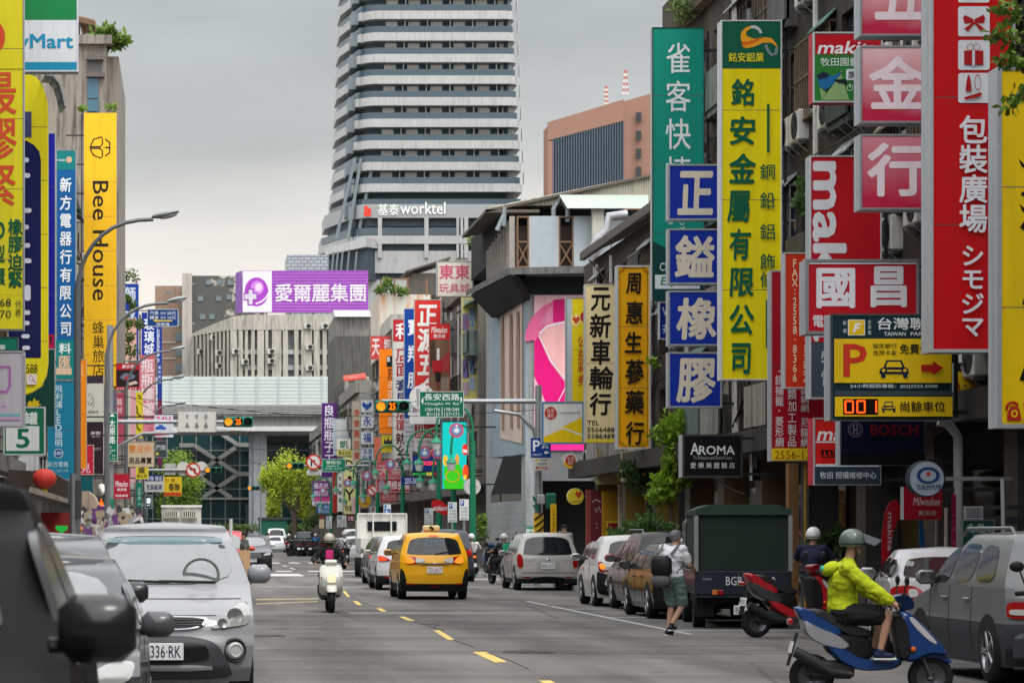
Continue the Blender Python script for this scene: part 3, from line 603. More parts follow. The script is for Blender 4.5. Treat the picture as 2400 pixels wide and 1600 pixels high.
m = MB(); a, b = W(575, 1225, YS), W(603, 1180, YS); m.box(a.x, b.x, YS-1.4, YS-.15, 0, b.z); m.build('porch', mat('porch_frame', (.08, .10, .10), .4), ST)
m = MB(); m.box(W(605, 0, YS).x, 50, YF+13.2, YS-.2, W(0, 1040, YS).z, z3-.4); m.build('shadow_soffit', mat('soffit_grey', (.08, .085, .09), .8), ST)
# ---------------------------------------------------------------- buildings behind the flyover
B1 = thing('brown_apartment', 'brown tiled apartment block with side windows beyond the flyover', 'building', (-3, 355, 0), world=True); Y = 355
a, b = W(300, 900, Y), W(440, 738, Y); m = MB(); m.box(a.x, b.x, Y, Y+12, 0, b.z); a2, b2 = W(363, 740, Y), W(436, 668, Y); m.box(a2.x, b2.x, Y+1, Y+9, b.z+.003, b2.z)
m.build('wall', mat('pink_brown_tile', (.29, .195, .145), .7, noise=.15, streak=.25), B1)
for x0, x1, y0, y1 in ((410, 428, 742, 765), (410, 428, 778, 800), (410, 428, 812, 835), (410, 428, 852, 872), (388, 402, 683, 690), (385, 400, 706, 712)):
    a, b = W(x0, y1, Y-.1), W(x1, y0, Y-.1); m = MB(); m.box(a.x, b.x, Y-.1, Y-.003, a.z, b.z); wv = m.build('window', mat('pale_window', (.16, .2, .21), .2, noise=.4, ns=2), B1)
    m = MB(); m.box((a.x+b.x)/2-.05, (a.x+b.x)/2+.05, Y-.14, Y-.101, a.z, b.z); m.box(a.x, b.x, Y-.14, Y-.101, b.z-.1, b.z); m.build('frame', fr, wv)
m = MB()
for py in (738, 802, 840, 882): z = W(0, py, Y).z; m.box(W(300, 0, Y).x, W(412, 0, Y).x, Y-.12, Y-.004, z-.08, z+.08)
m.build('floor_band', mat('pale_band', (.45, .4, .36), .7), B1)
B2 = thing('stained_tenement', 'tall grey tenement with peeling dark plaster wall and pale edge strip', 'building', (0, 348, 0), world=True); Y = 346
a, b = W(430, 900, Y), W(564, 646, Y); m = MB(); m.box(a.x, b.x+3, Y, Y+14, 0, b.z)
pl = mat('peeling_plaster', (.085, .085, .08), .85, noise=.3, ns=.8); t_ = pl.node_tree; bs = t_.nodes['Principled BSDF']
q_ = t_.nodes.new('ShaderNodeTexCoord'); n_ = t_.nodes.new('ShaderNodeTexNoise'); n_.inputs['Scale'].default_value = .33; n_.inputs['Detail'].default_value = 7; n_.inputs['Roughness'].default_value = .7; t_.links.new(q_.outputs['Object'], n_.inputs[0])
r_ = t_.nodes.new('ShaderNodeValToRGB'); r_.color_ramp.elements[0].position = .53; r_.color_ramp.elements[0].color = (.085, .085, .08, 1); r_.color_ramp.elements[1].position = .57; r_.color_ramp.elements[1].color = (.42, .40, .34, 1); t_.links.new(n_.outputs['Fac'], r_.inputs[0]); t_.links.new(r_.outputs[0], bs.inputs['Base Color'])
m.build('wall', pl, B2)
a, b = W(427, 900, Y), W(450, 645, Y); m = MB(); m.box(a.x, b.x, Y-.5, Y-.003, 0, b.z+.2); m.box((a.x+b.x)/2-.06, (a.x+b.x)/2+.06, Y-.56, Y-.501, 0, b.z); m.build('edge_strip', mat('pale_plaster', (.40, .375, .34), .8, noise=.15, streak=.3), B2)
for x0, y0 in ((482, 655), (508, 655), (533, 656), (463, 694), (506, 693), (468, 736), (490, 736), (531, 690)):
    a, b = W(x0, y0+12, Y-.1), W(x0+13, y0, Y-.1); m = MB(); m.box(a.x, b.x, Y-.12, Y-.003, a.z, b.z); wv = m.build('window', mat('pale_window', (.16, .2, .21), .2, noise=.4, ns=2), B2); m = MB(); m.box(a.x-.1, b.x+.1, Y-.5, Y-.121, b.z, b.z+.1); m.build('hood', mat('pale_band', (.45, .4, .36), .7), wv)
# curved cream building with vertical fins
B3 = thing('curved_fin_building', 'curved cream office building with vertical fins and narrow windows under the purple billboard', 'building', (8, 334, 0), world=True); Y = 336.
crm = mat('cream_render', (.42, .395, .34), .8, noise=.2, ns=.5, streak=.5)
zt = W(0, 745, Y).z; zfin = W(0, 772, Y).z; pts = []
for px in (450, 465, 480, 500, 520, 545, 580, 630, 700, 800):
    u = (px-450)/350; pts.append((W(px, 0, Y).x, Y-6+11*max(0, (545-px)/95)**1.3 if px < 545 else Y-6))
def zp(px): return W(0, 775-28*min(1, max(0, (px-450)/110)), Y).z
m = MB(); n = len(pts); pxs = (450, 465, 480, 500, 520, 545, 580, 630, 700, 800)
vs = []
for (x, y), px in zip(pts, pxs): vs += [(x, y+.5, 0), (x, y+.5, zfin-.2)]
m.add(vs, [(2*i, 2*i+2, 2*i+3, 2*i+1) for i in range(n-1)]); m.build('glazing', mat('dim_glazing', (.19, .19, .19), .3, noise=.5, ns=.6), B3)
m = MB(); vs = []
for (x, y), px in zip(pts, pxs): vs += [(x, y-.3, zfin-.5), (x, y-.3, zp(px)), (x, y+8, zp(px)), (x, y+.6, zfin-.5)]
m.add(vs, [(4*i+k, 4*i+4+k, 4*i+4+(k+1) % 4, 4*i+(k+1) % 4) for i in range(n-1) for k in range(4)]); m.build('cornice', crm, B3, 30)
def onfront(px):
    for i in range(n-1):
        if pxs[i] <= px <= pxs[i+1]:
            u = (px-pxs[i])/(pxs[i+1]-pxs[i]); return (pts[i][0]+(pts[i+1][0]-pts[i][0])*u, pts[i][1]+(pts[i+1][1]-pts[i][1])*u)
zb_ = W(0, 900, Y).z-3
for px, wd in [(p, .28) for p in range(452, 545, 9)]+[(546, .8), (562, .5), (575, .35), (590, .4), (608, .8), (622, .35), (645, 1.1), (665, .6), (690, .5), (710, .9), (722, .4), (737, .7), (755, .45), (773, .5), (782, .9)]:
    x, y = onfront(px); m = MB(); m.box(x-wd/2, x+wd/2, y-.25, y+.6, zb_, zfin-.45); m.build('fin', crm, B3)
m = MB(); rr = random.Random(3)
for px in (567, 583, 599, 633, 657, 678, 700, 716, 730, 746, 764):
    x, y = onfront(px)
    for py in (832, 868): z = W(0, py, Y).z; m.box(x-.5, x+.5, y+.1, y+.45, z-.28, z+.28)
m.build('spandrel', mat('pale_spandrel', (.42, .44, .41), .6, noise=.5, ns=1.2), B3)
for px, py in ((550, 838), (632, 838), (500, 800), (512, 838), (572, 862), (632, 860), (720, 828), (512, 868), (470, 828), (720, 876), (716, 780), (755, 780)):
    x, y = onfront(px); z = W(0, py, Y).z; o = AC(x, y-.5, z, 1, 'small far air conditioner on the curved cream office building'); o.rotation_euler.z = PI/2; o['group'] = 'air conditioners on the curved building'
# blank concrete block with metal shed, right of the curved building
B4 = thing('blank_concrete_block', 'bare stained concrete gable wall with pale metal shed on top', 'building', (12, 262, 0), world=True); Y = 262
m = MB()
for x0, y0, x1, y1, c in ((785, 787, 880, 880, (.10, .098, .09)), (787, 738, 868, 787, (.20, .195, .18))):
    a, b = W(x0, y1, Y), W(x1, y0, Y); m = MB(); m.box(a.x, b.x+4, Y, Y+14, a.z-8 if y1 > 800 else a.z, b.z); m.build('wall', mat('stained_wall', c, .85, noise=.45, ns=.6, streak=.7), B4)
a, b = W(785, 742, Y-.5), W(870, 722, Y-.5); m = MB(); m.prism([(a.x, Y-.6, a.z), (b.x, Y-.6, a.z), (b.x, Y+2, b.z), (a.x, Y+2, b.z)], (0, 4, 0)); m.build('metal_roof', mat('pale_sheet', (.38, .39, .39), .5, noise=.2), B4)
a, b = W(818, 935, Y-8), W(865, 882, Y-8); m = MB(); m.box(a.x, b.x, Y-8, Y-.5, a.z-9, b.z); m.build('annex', mat('annex_grey', (.40, .39, .36), .8, noise=.3, streak=.3), B4)
a, b = W(806, 890, Y-8.4), W(858, 878, Y-8.4); m = MB(); m.prism([(a.x, Y-8.5, a.z), (b.x, Y-8.5, a.z+.25), (b.x, Y-7, b.z+.25), (a.x, Y-7, b.z)], (0, 0, -.15)); m.build('red_canopy', mat('red_sheet', (.45, .06, .04), .6, noise=.2), B4)
# rust-stained tank house with roof garden
B5 = thing('rooftop_house', 'white rooftop house streaked with rust under a weedy roof garden', 'building', (14, 176, 0), world=True); Y = 176
a, b = W(888, 800, Y), W(1010, 690, Y); m = MB(); m.box(a.x, b.x, Y, Y+8, a.z-1, b.z); wl = mat('rust_streaked_white', (.5, .48, .43), .7, noise=.1, streak=.0)
t_ = wl.node_tree; bs = t_.nodes['Principled BSDF']; q_ = t_.nodes.new('ShaderNodeTexCoord'); mp_ = t_.nodes.new('ShaderNodeMapping'); mp_.inputs['Scale'].default_value = (1.3, 1, .1); n_ = t_.nodes.new('ShaderNodeTexNoise'); n_.inputs['Scale'].default_value = 1.4; n_.inputs['Detail'].default_value = 5
t_.links.new(q_.outputs['Object'], mp_.inputs[0]); t_.links.new(mp_.outputs[0], n_.inputs[0]); r_ = t_.nodes.new('ShaderNodeValToRGB'); r_.color_ramp.elements[0].position = .52; r_.color_ramp.elements[0].color = (.5, .48, .43, 1); r_.color_ramp.elements[1].position = .66; r_.color_ramp.elements[1].color = (.42, .19, .06, 1); t_.links.new(n_.outputs['Fac'], r_.inputs[0]); t_.links.new(r_.outputs[0], bs.inputs['Base Color'])
m.build('wall', wl, B5)
m = MB(); 
for px in (893, 925, 955, 1000): m.tube([W(px, 692, Y), W(px, 655, Y)], .06, 5)
m.tube([W(893, 655, Y), W(960, 653, Y)], .04, 5); m.build('railing', mat('rusty_rail', (.25, .12, .06), .7, noise=.3), B5)
a, b = W(965, 690, Y+2), W(1040, 640, Y+2); m = MB(); m.box(a.x, b.x, Y+2, Y+6, a.z, b.z); m.prism([(a.x-.4, Y+1.6, b.z), (b.x+.4, Y+1.6, b.z+.9), (b.x+.4, Y+6.4, b.z+.9), (a.x-.4, Y+6.4, b.z)], (0, 0, .12)); m.build('lean_to', mat('dark_lean_to', (.09, .08, .07), .8, noise=.4), B5)
# salmon office block
B6 = thing('salmon_office_block', 'salmon pink office tower with ribbed dark glass front on the skyline', 'building', (45, 400, 0), world=True); Y = 400.
sal = mat('salmon_tile', (.27, .15, .11), .7, noise=.1, ns=.3)
a, b = W(1287, 700, Y), W(1470, 284, Y); c = W(1545, 215, Y)
zL, zR = W(0, 292, Y).z, W(0, 238, Y).z
m = MB(); m.prism([(a.x, Y+.4, 0), (b.x, Y+.4, 0), (b.x, Y+.4, zR), (a.x, Y+.4, zL)], (0, 6, 0)); m.prism([(b.x-.5, Y, 0), (c.x, Y-.6, 0), (c.x, Y-.6, c.z), (b.x-.5, Y, zR)], (0, 32, 0))
m.prism([(a.x-.2, Y-.1, zL+.3), (b.x-.503, Y-.1, zR+.3), (b.x-.503, Y-.1, W(0, 283, Y).z), (a.x-.2, Y-.1, W(0, 330, Y).z)], (0, .45, 0)); m.box(a.x-.2, a.x+.5, Y-.1, Y+.3, 0, W(0, 331, Y).z); m.build('wall', sal, B6)
m = MB(); m.prism([(a.x+.5, Y+.1, 0), (b.x-.6, Y+.1, 0), (b.x-.6, Y+.1, W(0, 285, Y).z), (a.x+.5, Y+.1, W(0, 326, Y).z)], (0, .25, 0)); gw = m.build('glass_front', mat('navy_glass', (.03, .045, .07), .25, noise=.2), B6)
gw['_w'] = tuple(B6['_w']); m = MB()
for i in range(28): x = a.x+.6+(b.x-a.x-1.2)*i/27; m.box(x-.05, x+.05, Y-.15, Y+.098, 0, W(0, 324-40*i/27, Y).z)
m.build('rib', mat('blue_grey_rib', (.10, .13, .17), .5), gw)
for py in (275, 318, 360, 402):
    p = W(1497, py, Y-1); m = MB(); m.box(p.x-.35, p.x+.35, Y-1.1, Y-.6, p.z-.7, p.z+.7); m.build('window', mat('window_dark', (.02, .024, .028), .12, spec=.7), B6)
def mast(px, y0, y1, wpx, label):
    t = thing('antenna_mast', label, 'antenna', W(px, y0, Y+8), world=True); n = 8
    for i in range(n):
        a_, b_ = W(px, y0+(y1-y0)*i/n, Y+8), W(px, y0+(y1-y0)*(i+1)/n, Y+8); h = wpx*(1-.6*i/n)/FPX*Y/2; q = MB()
        for sx in (-h, h): q.tube([a_+Vector((sx, 0, 0)), b_+Vector((sx, 0, 0))], .08, 5)
        q.tube([a_+Vector((-h, 0, 0)), b_+Vector((h, 0, 0))], .05, 4); q.tube([a_+Vector((h, 0, 0)), b_+Vector((-h, 0, 0))], .05, 4); q.build(('white_section', 'red_section')[i % 2], mat('mast_red', (.45, .10, .07), .5) if i % 2 else mat('mast_white', (.6, .58, .56), .5), t)
mast(1466, 222, 165, 12, 'red and white lattice antenna mast on the salmon office roof'); mast(1421, 245, 203, 9, 'shorter red antenna mast at the low edge of the salmon roof')
# grey box building left of the tower
B7 = thing('glass_box_building', 'plain grey glass box building behind the purple billboard', 'building', (16, 420, 0), world=True); Y = 420.
a, b = W(673, 700, Y), W(770, 597, Y); m = MB(); m.box(a.x, b.x, Y, Y+10, 0, b.z); m.build('wall', mat('grey_curtain_wall', (.34, .37, .40), .4, noise=.1, brick=(.5, '3a3f44', (PI/2, 0, 0))), B7)
# ---------------------------------------------------------------- the banded tower
TW = thing('banded_tower', 'tall tower with white balcony bands and dark recesses tapering upward', 'tower', (36, 455, 0), world=True); Yt = 446.
wb, gd, wl_, wn = mat('white_band', (.39, .398, .396), .6, noise=.15, ns=.25, streak=.25), mat('rail_glass', (.05, .078, .1), .2, spec=.6), mat('tower_recess', (.05, .068, .085), .6, noise=.15), mat('tower_window', (.50, .51, .5), .2, noise=.3, ns=.4)
def tower_plan(py, grow=0.):
    f = max(0, min(1, (py+80)/560)); k = Yt/FPX
    xl = (812-22*f-(18*max(0, (py-400)/150)) - CX)*k; xc = (880-20*f-CX)*k; xr = (1203+26*f-CX)*k
    g = grow; P = [(xl-g, Yt+16), (xc-2.2-g*.7, Yt+1.6-g*.7)]
    for i in range(5): a = math.radians(200+14*i); P.append((xc+1.2+(3.4+g)*math.cos(a)*.9, Yt+2.9+(2.9+g)*math.sin(a)))
    P += [(xr-1.5, Yt-g), (xr-.4+g*.6, Yt+.5), (xr+g, Yt+2), (xr+g, Yt+26), (xl-g, Yt+26)]
    return P
def ring(m, P, z0, z1): m.prism([(x, y, z0) for x, y in P], (0, 0, z1-z0))
fl = 50.6; y = 478; k = Yt/FPX; floors = []
while y > -330: floors.append(y); y -= fl
m = MB(); ring(m, [(x+0, y) for x, y in tower_plan(200, -2.2)], 0, W(0, -330, Yt).z); m.build('core', wl_, TW)
for i, py in enumerate(floors):
    h = fl*k
    zb = W(0, py+22, Yt).z; m = MB(); ring(m, tower_plan(py), zb, zb+h*.38); m.build('balcony_band', wb, TW)
    m = MB(); ring(m, tower_plan(py, -.25), zb+h*.38+.003, zb+h*.68); m.build('glass_rail', gd, TW)
    m = MB(); P = tower_plan(py); xr = max(p[0] for p in P); xc = P[4][0]
    for j in range(6):
        if py > 440: break
        x = xc+3+(xr-xc-4.2)*j/5.4; m.box(x, x+1.9, Yt+2.1, Yt+2.3, zb+h*.66, zb+h*.97); m.box(x+3.0, x+3.1, Yt+1, Yt+2.3, zb+h*.4, zb+h)
    if m.v: m.build('window_strip', wn, TW)
    m = MB(); xl = P[0][0]; m.box(P[1][0]-1.2, P[1][0]-.1, Yt+3, Yt+9, zb-.4, zb+h*.5); m.build('side_pod', mat('pod_grey', (.15, .18, .20), .6), TW)
for y0, y1, g, mm, n_ in ((478, 530, -.6, wl_, 'glazed_floor'), (545, 588, -.4, wl_, 'recess'), (588, 640, .2, wb, 'balcony_band'), (655, 760, -.2, wb, 'base_wall'), (640, 655, -.6, wl_, 'recess')):
    m = MB(); P = tower_plan(500, g); ring(m, P, W(0, y1, Yt).z, W(0, y0, Yt).z-.004); m.build(n_, mm, TW)
m = MB(); P = tower_plan(505, .35); ring(m, P, W(0, 511, Yt).z, W(0, 479, Yt).z); m.build('balcony_band', mat('sign_band', (.30, .31, .315), .5, noise=.06, ns=.4), TW)
m = MB(); P = tower_plan(560, .5); ring(m, P, W(0, 552, Yt).z, W(0, 534, Yt).z); m.build('glass_rail', gd, TW); m = MB(); P = tower_plan(560, .6); ring(m, P, W(0, 572, Yt).z, W(0, 553, Yt).z); m.build('balcony_band', wb, TW)
m = MB(); P = tower_plan(600, 3); ring(m, [(x-2 if i == 0 else x, y) for i, (x, y) in enumerate(P)], W(0, 600, Yt).z, W(0, 560, Yt).z); 
for px in (900, 1000, 1078, 1095): x = W(px, 0, Yt).x; m.box(x-.3, x+.3, Yt-.4, Yt+.6, W(0, 640, Yt).z, W(0, 500, Yt).z)
m = MB()
for px in (890, 999, 1074, 1092, 1080): x = W(px, 0, Yt).x; m.box(x-.32, x+.32, Yt-.5, Yt-.21, W(0, 605, Yt).z, W(0, 511, Yt).z)
for py in (537, 572, 588): m.box(W(1074, 0, Yt).x, W(1092, 0, Yt).x, Yt-.48, Yt-.2, W(0, py+3, Yt).z, W(0, py, Yt).z)
m.build('frame_post', wb, TW)
m = MB()
for (x0, y0), (x1, y1) in (((832, 372), (788, 560)), ((846, 372), (815, 560)), ((870, 400), (838, 560))): m.tube([W(x0, y0, Yt+1), W(x1, y1, Yt+1)], .35, 4)
m.build('slanted_strut', mat('pod_grey', (.15, .18, .20), .6), TW)
m = MB(); m.prism([W(762, 598, Yt-2), W(858, 578, Yt-3), W(858, 556, Yt-3), W(762, 582, Yt-2)], (6, 8, 0)); m.build('podium_band', wb, TW)
m = MB(); m.prism([W(768, 650, Yt-1), W(860, 655, Yt-2), W(860, 579, Yt-2), W(768, 599, Yt-1)], (6, 8, 0)); m.build('podium_wall', wl_, TW)
m = MB()
for px in (776, 786, 797, 812, 830): m.tube([W(px, 655, Yt-2.4), W(px+6, 590, Yt-2.6)], .2, 4)
m.build('podium_strut', mat('pod_grey', (.15, .18, .20), .6), TW)
sign_items([('t', '基泰', (885, 478, 936, 505), 'dfe1df', {'b': .012}), ('t', 'worktel', (938, 474, 1044, 502), 'e6e8e6', {'b': .01}), ('e', (853, 482, 863, 494), 'e2422f'), ('e', (860, 488, 870, 499), 'd93a2b'), ('e', (852, 494, 862, 508), 'e2422f'), ('e', (861, 499, 870, 507), 'e2422f')], Yt-.42, TW, -.1)
# ---------------------------------------------------------------- shop signs, right-hand row (near to far)
FR = 12.28; FL_ = -4.58; BO = {'b': .022}; BB = {'b': .035}; TH = {'b': -.012}
def rr(x0, y0, x1, y1, r):          # rounded rectangle outline
    return [p for cx, cy, a in ((x1-r, y0+r, -90), (x1-r, y1-r, 0), (x0+r, y1-r, 90), (x0+r, y0+r, 180)) for p in arc(cx, cy, r, a, a+90, 5)]
def caricon(x0, y0, x1, y1, c, bg):
    w_, h = x1-x0, y1-y0; X = lambda u: x0+u*w_; Yy = lambda v: y0+v*h
    return [('p', [(X(.02), Yy(.5)), (X(.14), Yy(.42)), (X(.24), Yy(0)), (X(.76), Yy(0)), (X(.86), Yy(.42)), (X(.98), Yy(.5)), (X(1), Yy(.78)), (X(0), Yy(.78))], c), ('p', [(X(.22), Yy(.4)), (X(.29), Yy(.1)), (X(.71), Yy(.1)), (X(.78), Yy(.4))], bg),
            ('r', (X(.05), Yy(.78), X(.2), Yy(1)), c), ('r', (X(.8), Yy(.78), X(.95), Yy(1)), c), ('e', (X(.08), Yy(.5), X(.2), Yy(.68)), bg), ('e', (X(.8), Yy(.5), X(.92), Yy(.68)), bg), ('r', (X(.26), Yy(.56), X(.74), Yy(.66)), bg)]
def grad_sign(o, c0, c1):           # sun-faded print: paler toward the top
    for ch in o.children:
        if ch.name.split('.')[0] == 'face':
            m = bpy.data.materials.new('faded_print'); m.use_nodes = True; t = m.node_tree; b = t.nodes['Principled BSDF']; q = t.nodes.new('ShaderNodeTexCoord'); s = t.nodes.new('ShaderNodeSeparateXYZ')
            r = t.nodes.new('ShaderNodeValToRGB'); r.color_ramp.elements[0].color = (*hexc(c1), 1); r.color_ramp.elements[1].color = (*hexc(c0), 1); r.color_ramp.elements[0].position = .12
            n = t.nodes.new('ShaderNodeTexNoise'); n.inputs['Scale'].default_value = 2.; ad_ = t.nodes.new('ShaderNodeMath'); ad_.operation = 'MULTIPLY_ADD'; ad_.inputs[1].default_value = .5
            su = t.nodes.new('ShaderNodeMath'); su.operation = 'SUBTRACT'; su.inputs[1].default_value = .25
            t.links.new(q.outputs['Generated'], s.inputs[0]); t.links.new(q.outputs['Generated'], n.inputs[0]); t.links.new(n.outputs['Fac'], ad_.inputs[0]); t.links.new(s.outputs['Z'], ad_.inputs[2]); t.links.new(ad_.outputs[0], su.inputs[0]); t.links.new(su.outputs[0], r.inputs[0]); t.links.new(r.outputs[0], b.inputs['Base Color']); b.inputs['Roughness'].default_value = .35
            ch.data.materials[0] = m
sign('yellow shop sign cut by the frame edge with red telephone symbol', (2338, 157, 2520, 1002), 36, 'e3bf10', [('p', [(2400, 385), (2386, 372), (2394, 391), (2410, 400)], '14120e'), ('p', [(2391, 455), (2410, 440), (2410, 470)], '14120e'), ('p', [(2388, 478), (2400, 488), (2410, 484), (2410, 500), (2396, 496)], '14120e'), ('p', [(2389, 533), (2404, 512), (2410, 536), (2398, 539)], '14120e'),
    ('p', [(2398, 700), (2410, 690), (2410, 722), (2395, 712)], '14120e'), ('p', [(2388, 890), (2398, 862), (2410, 870), (2402, 893)], '14120e'), ('p', [(2358, 985), (2360, 965), (2368, 952), (2384, 952), (2390, 966), (2392, 985)], 'b3281c'), ('l', arc(2372, 958, 15, 170, 330, 8), 'b3281c', 6), ('o', (2368, 960, 2384, 978), 'e3bf10', .45), ('t', '2523', (2396, 940, 2470, 985), 'b3281c', BO)], .42, ('a9adb0', 9), arm=13)
bow = lambda: [('p', [(2281, 46), (2260, 36), (2256, 44), (2260, 56), (2281, 54)], 'b01c22'), ('p', [(2283, 46), (2304, 36), (2308, 44), (2304, 56), (2283, 54)], 'b01c22'), ('p', [(2278, 52), (2288, 52), (2284, 58), (2274, 58)], 'b01c22'), ('p', [(2276, 56), (2282, 56), (2266, 76), (2262, 70), (2256, 70)], 'b01c22'), ('p', [(2283, 56), (2289, 56), (2308, 70), (2302, 70), (2298, 76)], 'b01c22')]
sign('tall red packaging shop sign with white gift icons and white vertical characters', (2180, -70, 2378, 825), 40.6, 'c8141a', [('p', rr(2245, -50, 2319, 7, 5), 'dfe0e4')]+[('p', rr(2245, y, 2319, y+70, 6), 'dfe0e4') for y in (16, 95, 172)]+bow()+
    [('r', (2258, 120, 2303, 153), 'b01c22'), ('r', (2277, 118, 2283, 155), 'dfe0e4'), ('o', (2264, 104, 2281, 120), 'b01c22', .15), ('o', (2279, 104, 2296, 120), 'b01c22', .15), ('p', [(2261, 215), (2263, 192), (2266, 178), (2270, 178), (2273, 192), (2275, 215)], 'b01c22'), ('o', (2282, 176, 2297, 214), 'b01c22', .14), ('p', [(2257, 230), (2296, 218), (2300, 222), (2294, 228), (2260, 236)], 'b01c22'),
    ('v', '包裝廣場', (2247, 270, 2310, 548), 'e4e4e8', BB), ('v', 'シモジマ', (2251, 572, 2304, 796), 'e4e4e8', BB)], .5, ('c4c7c9', 7), arm=12.9)
CO = 'ecc417'; DG = '14323a'
pk = sign('yellow car park sign with big red letter and orange digit counter', (1947, 736, 2231, 984), 42, DG, [('p', rr(1987, 749, 2027, 786, 2), 'f2f2ea'), ('r', (1989, 751, 2025, 784), CO), ('p', [(1998, 778), (2004, 757), (2018, 757), (2017, 762), (2009, 762), (2008, 766), (2015, 766), (2014, 771), (2006, 771), (2004, 778)], 'f4f4ec'), ('v', '聯通', (1975, 748, 1983, 784), 'd8dcd8'), ('v', '太原場', (2033, 748, 2041, 786), 'd8dcd8'),
    ('t', '台灣聯通', (2056, 744, 2208, 773), 'e6e8e6', BO), ('t', 'TAIWAN', (2071, 778, 2122, 787), 'dfe2df', BO), ('t', 'PARKING', (2133, 778, 2200, 787), 'dfe2df', BO), ('r', (1954, 794, 2229, 897), CO), ('t', 'P', (1975, 806, 2031, 884), 'cf3a22', {'b': .03}), ('t', '指定銀行', (2044, 805, 2100, 817), '1c1c14', {'b': .01}), ('t', '信用卡友', (2044, 821, 2100, 833), '1c1c14', {'b': .01}), ('t', '免費停車', (2107, 806, 2200, 830), '1c1c14', BO)]
    +caricon(2059, 844, 2128, 885, '13233f', CO)+[('p', [(2156, 855), (2183, 855), (2183, 846), (2208, 863), (2183, 879), (2183, 871), (2156, 871)], 'bb2016'), ('t', '24小時服務專線：(02)2523-5000', (1990, 900, 2194, 911), 'cfd6d4', {'b': .012}), ('r', (1954, 916, 2229, 928), '3b474c'), ('r', (1954, 930, 2229, 976), CO), ('r', (1973, 935, 2055, 972), '120504', 0, {'n': 'counter_screen'}),
    ]+caricon(2063, 941, 2096, 966, '13233f', CO)+[('t', '尚餘車位', (2106, 941, 2211, 965), '1c1c14', BO)], .45, ('4a5557', 4), arm=12.6)
def seg(x0, y0, x1, y1, on):       # seven-segment digit
    ym = (y0+y1)/2; S = {'a': ((x0, y0), (x1, y0)), 'b': ((x1, y0), (x1, ym)), 'c': ((x1, ym), (x1, y1)), 'd': ((x0, y1), (x1, y1)), 'e': ((x0, ym), (x0, y1)), 'f': ((x0, y0), (x0, ym)), 'g': ((x0, ym), (x1, ym))}
    return [('l', list(S[k]), 'ff4a10', 3.6, {'em': 2.2, 'n': 'lit_segment'}) for k in on]
sign_items([x for x in seg(1978, 940, 1996, 967, 'abcdef')+seg(2005, 940, 2023, 967, 'abcdef')+seg(2030, 940, 2049, 967, 'bc')], 42, pk, -.08)
sign('small dark and yellow car park sign seen beyond the red packaging sign', (2236, 850, 2325, 985), 43.5, 'e2ba1c', [('r', (2236, 850, 2325, 870), '20272b'), ('r', (2236, 963, 2325, 985), '20272b'), ('t', '台灣聯通', (2250, 855, 2300, 865), 'c8ccc8'), ('t', 'P', (2241, 896, 2249, 954), 'b4281a', BO)]+caricon(2255, 902, 2266, 940, '1a2740', 'e2ba1c')+[('o', (2271, 888, 2282, 944), 'b4281a', .2), ('t', '15', (2274, 905, 2279, 928), '1a1a1a'), ('r', (2286, 903, 2304, 942), 'a8453a'), ('t', '太原場', (2286, 890, 2304, 899), '2a2620')], .4, ('6c6a50', 2), arm=12.6)
sign('dark blue sign with dim red lettering and ring emblem below the car park sign', (1970, 984, 2168, 1089), 43, '0a1436', [('o', (1987, 989, 2022, 1024), '8d7f94', .1), ('o', (1992, 994, 2017, 1019), '8d7f94', .1), ('r', (1999, 996, 2002, 1017), '8d7f94'), ('r', (2007, 996, 2010, 1017), '8d7f94'), ('r', (2002, 1004, 2007, 1009), '8d7f94'), ('t', 'BOSCH', (2039, 994, 2151, 1020), '8c1420', BB), ('r', (1970, 1062, 2168, 1089), '0a0a0c')], .35, ('50505c', 2), arm=12.5)
for y0, y1, ch, bx, lab in ((-60, 84, '五', (2050, -75, 2166, 47), 'faded pink box sign cut by the top edge of the picture'), (108, 288, '金', (2036, 132, 2171, 256), 'faded pink box sign with a white roof-shaped character, middle of its stack'), (315, 491, '行', (2032, 335, 2170, 461), 'crimson box sign with a white walking character, lowest of its stack')):
    grad_sign(sign(lab, (2016, y0, 2180, y1), 44.3, 'd4607a', [('t', ch, bx, 'f0dde2', {'b': .045})], .42, ('9a9c9e', 4), arm=12.5, group='faded pink box signs'), 'eec3c6' if ch != '行' else 'd98a98', 'bf1c40')
sign('red lightbox with two big white characters in a silver frame', (1889, 608, 2153, 782), 45, 'c01726', [('t', '國', (1913, 628, 2004, 722), 'e8e6ea', {'b': .05}), ('t', '昌', (2040, 624, 2125, 720), 'e8e6ea', {'b': .05}), ('t', '電動工具', (1905, 738, 2012, 767), 'e8e6ea', BO), ('r', (1896, 616, 2146, 619), 'dcdde0')], .5, ('8f9294', 6), arm=12.5)
sign('red and slate repair centre sign with white and black lettering', (1907, 979, 2064, 1136), 47, 'd8201c', [('r', (1911, 1001, 2060, 1034), 'd8201c'), ('t', 'makita', (1914, 1000, 2052, 1033), 'f0f0f0', {'b': .03, 'sh': .2}), ('r', (1911, 1034, 2060, 1037), 'eceeee'), ('t', 'maktec', (1924, 1047, 2040, 1067), '161214', BB), ('r', (1924, 1069, 2040, 1071), '161214'), ('r', (1911, 1087, 2060, 1093), 'dfe1e2'), ('r', (1909, 1093, 2062, 1134), '2f3e4a'), ('t', '牧田 授權維修中心', (1921, 1105, 2053, 1121), 'e0e4e6', {'b': .005})], .45, ('b3b0b4', 3), side='c02038', arm=12.5)
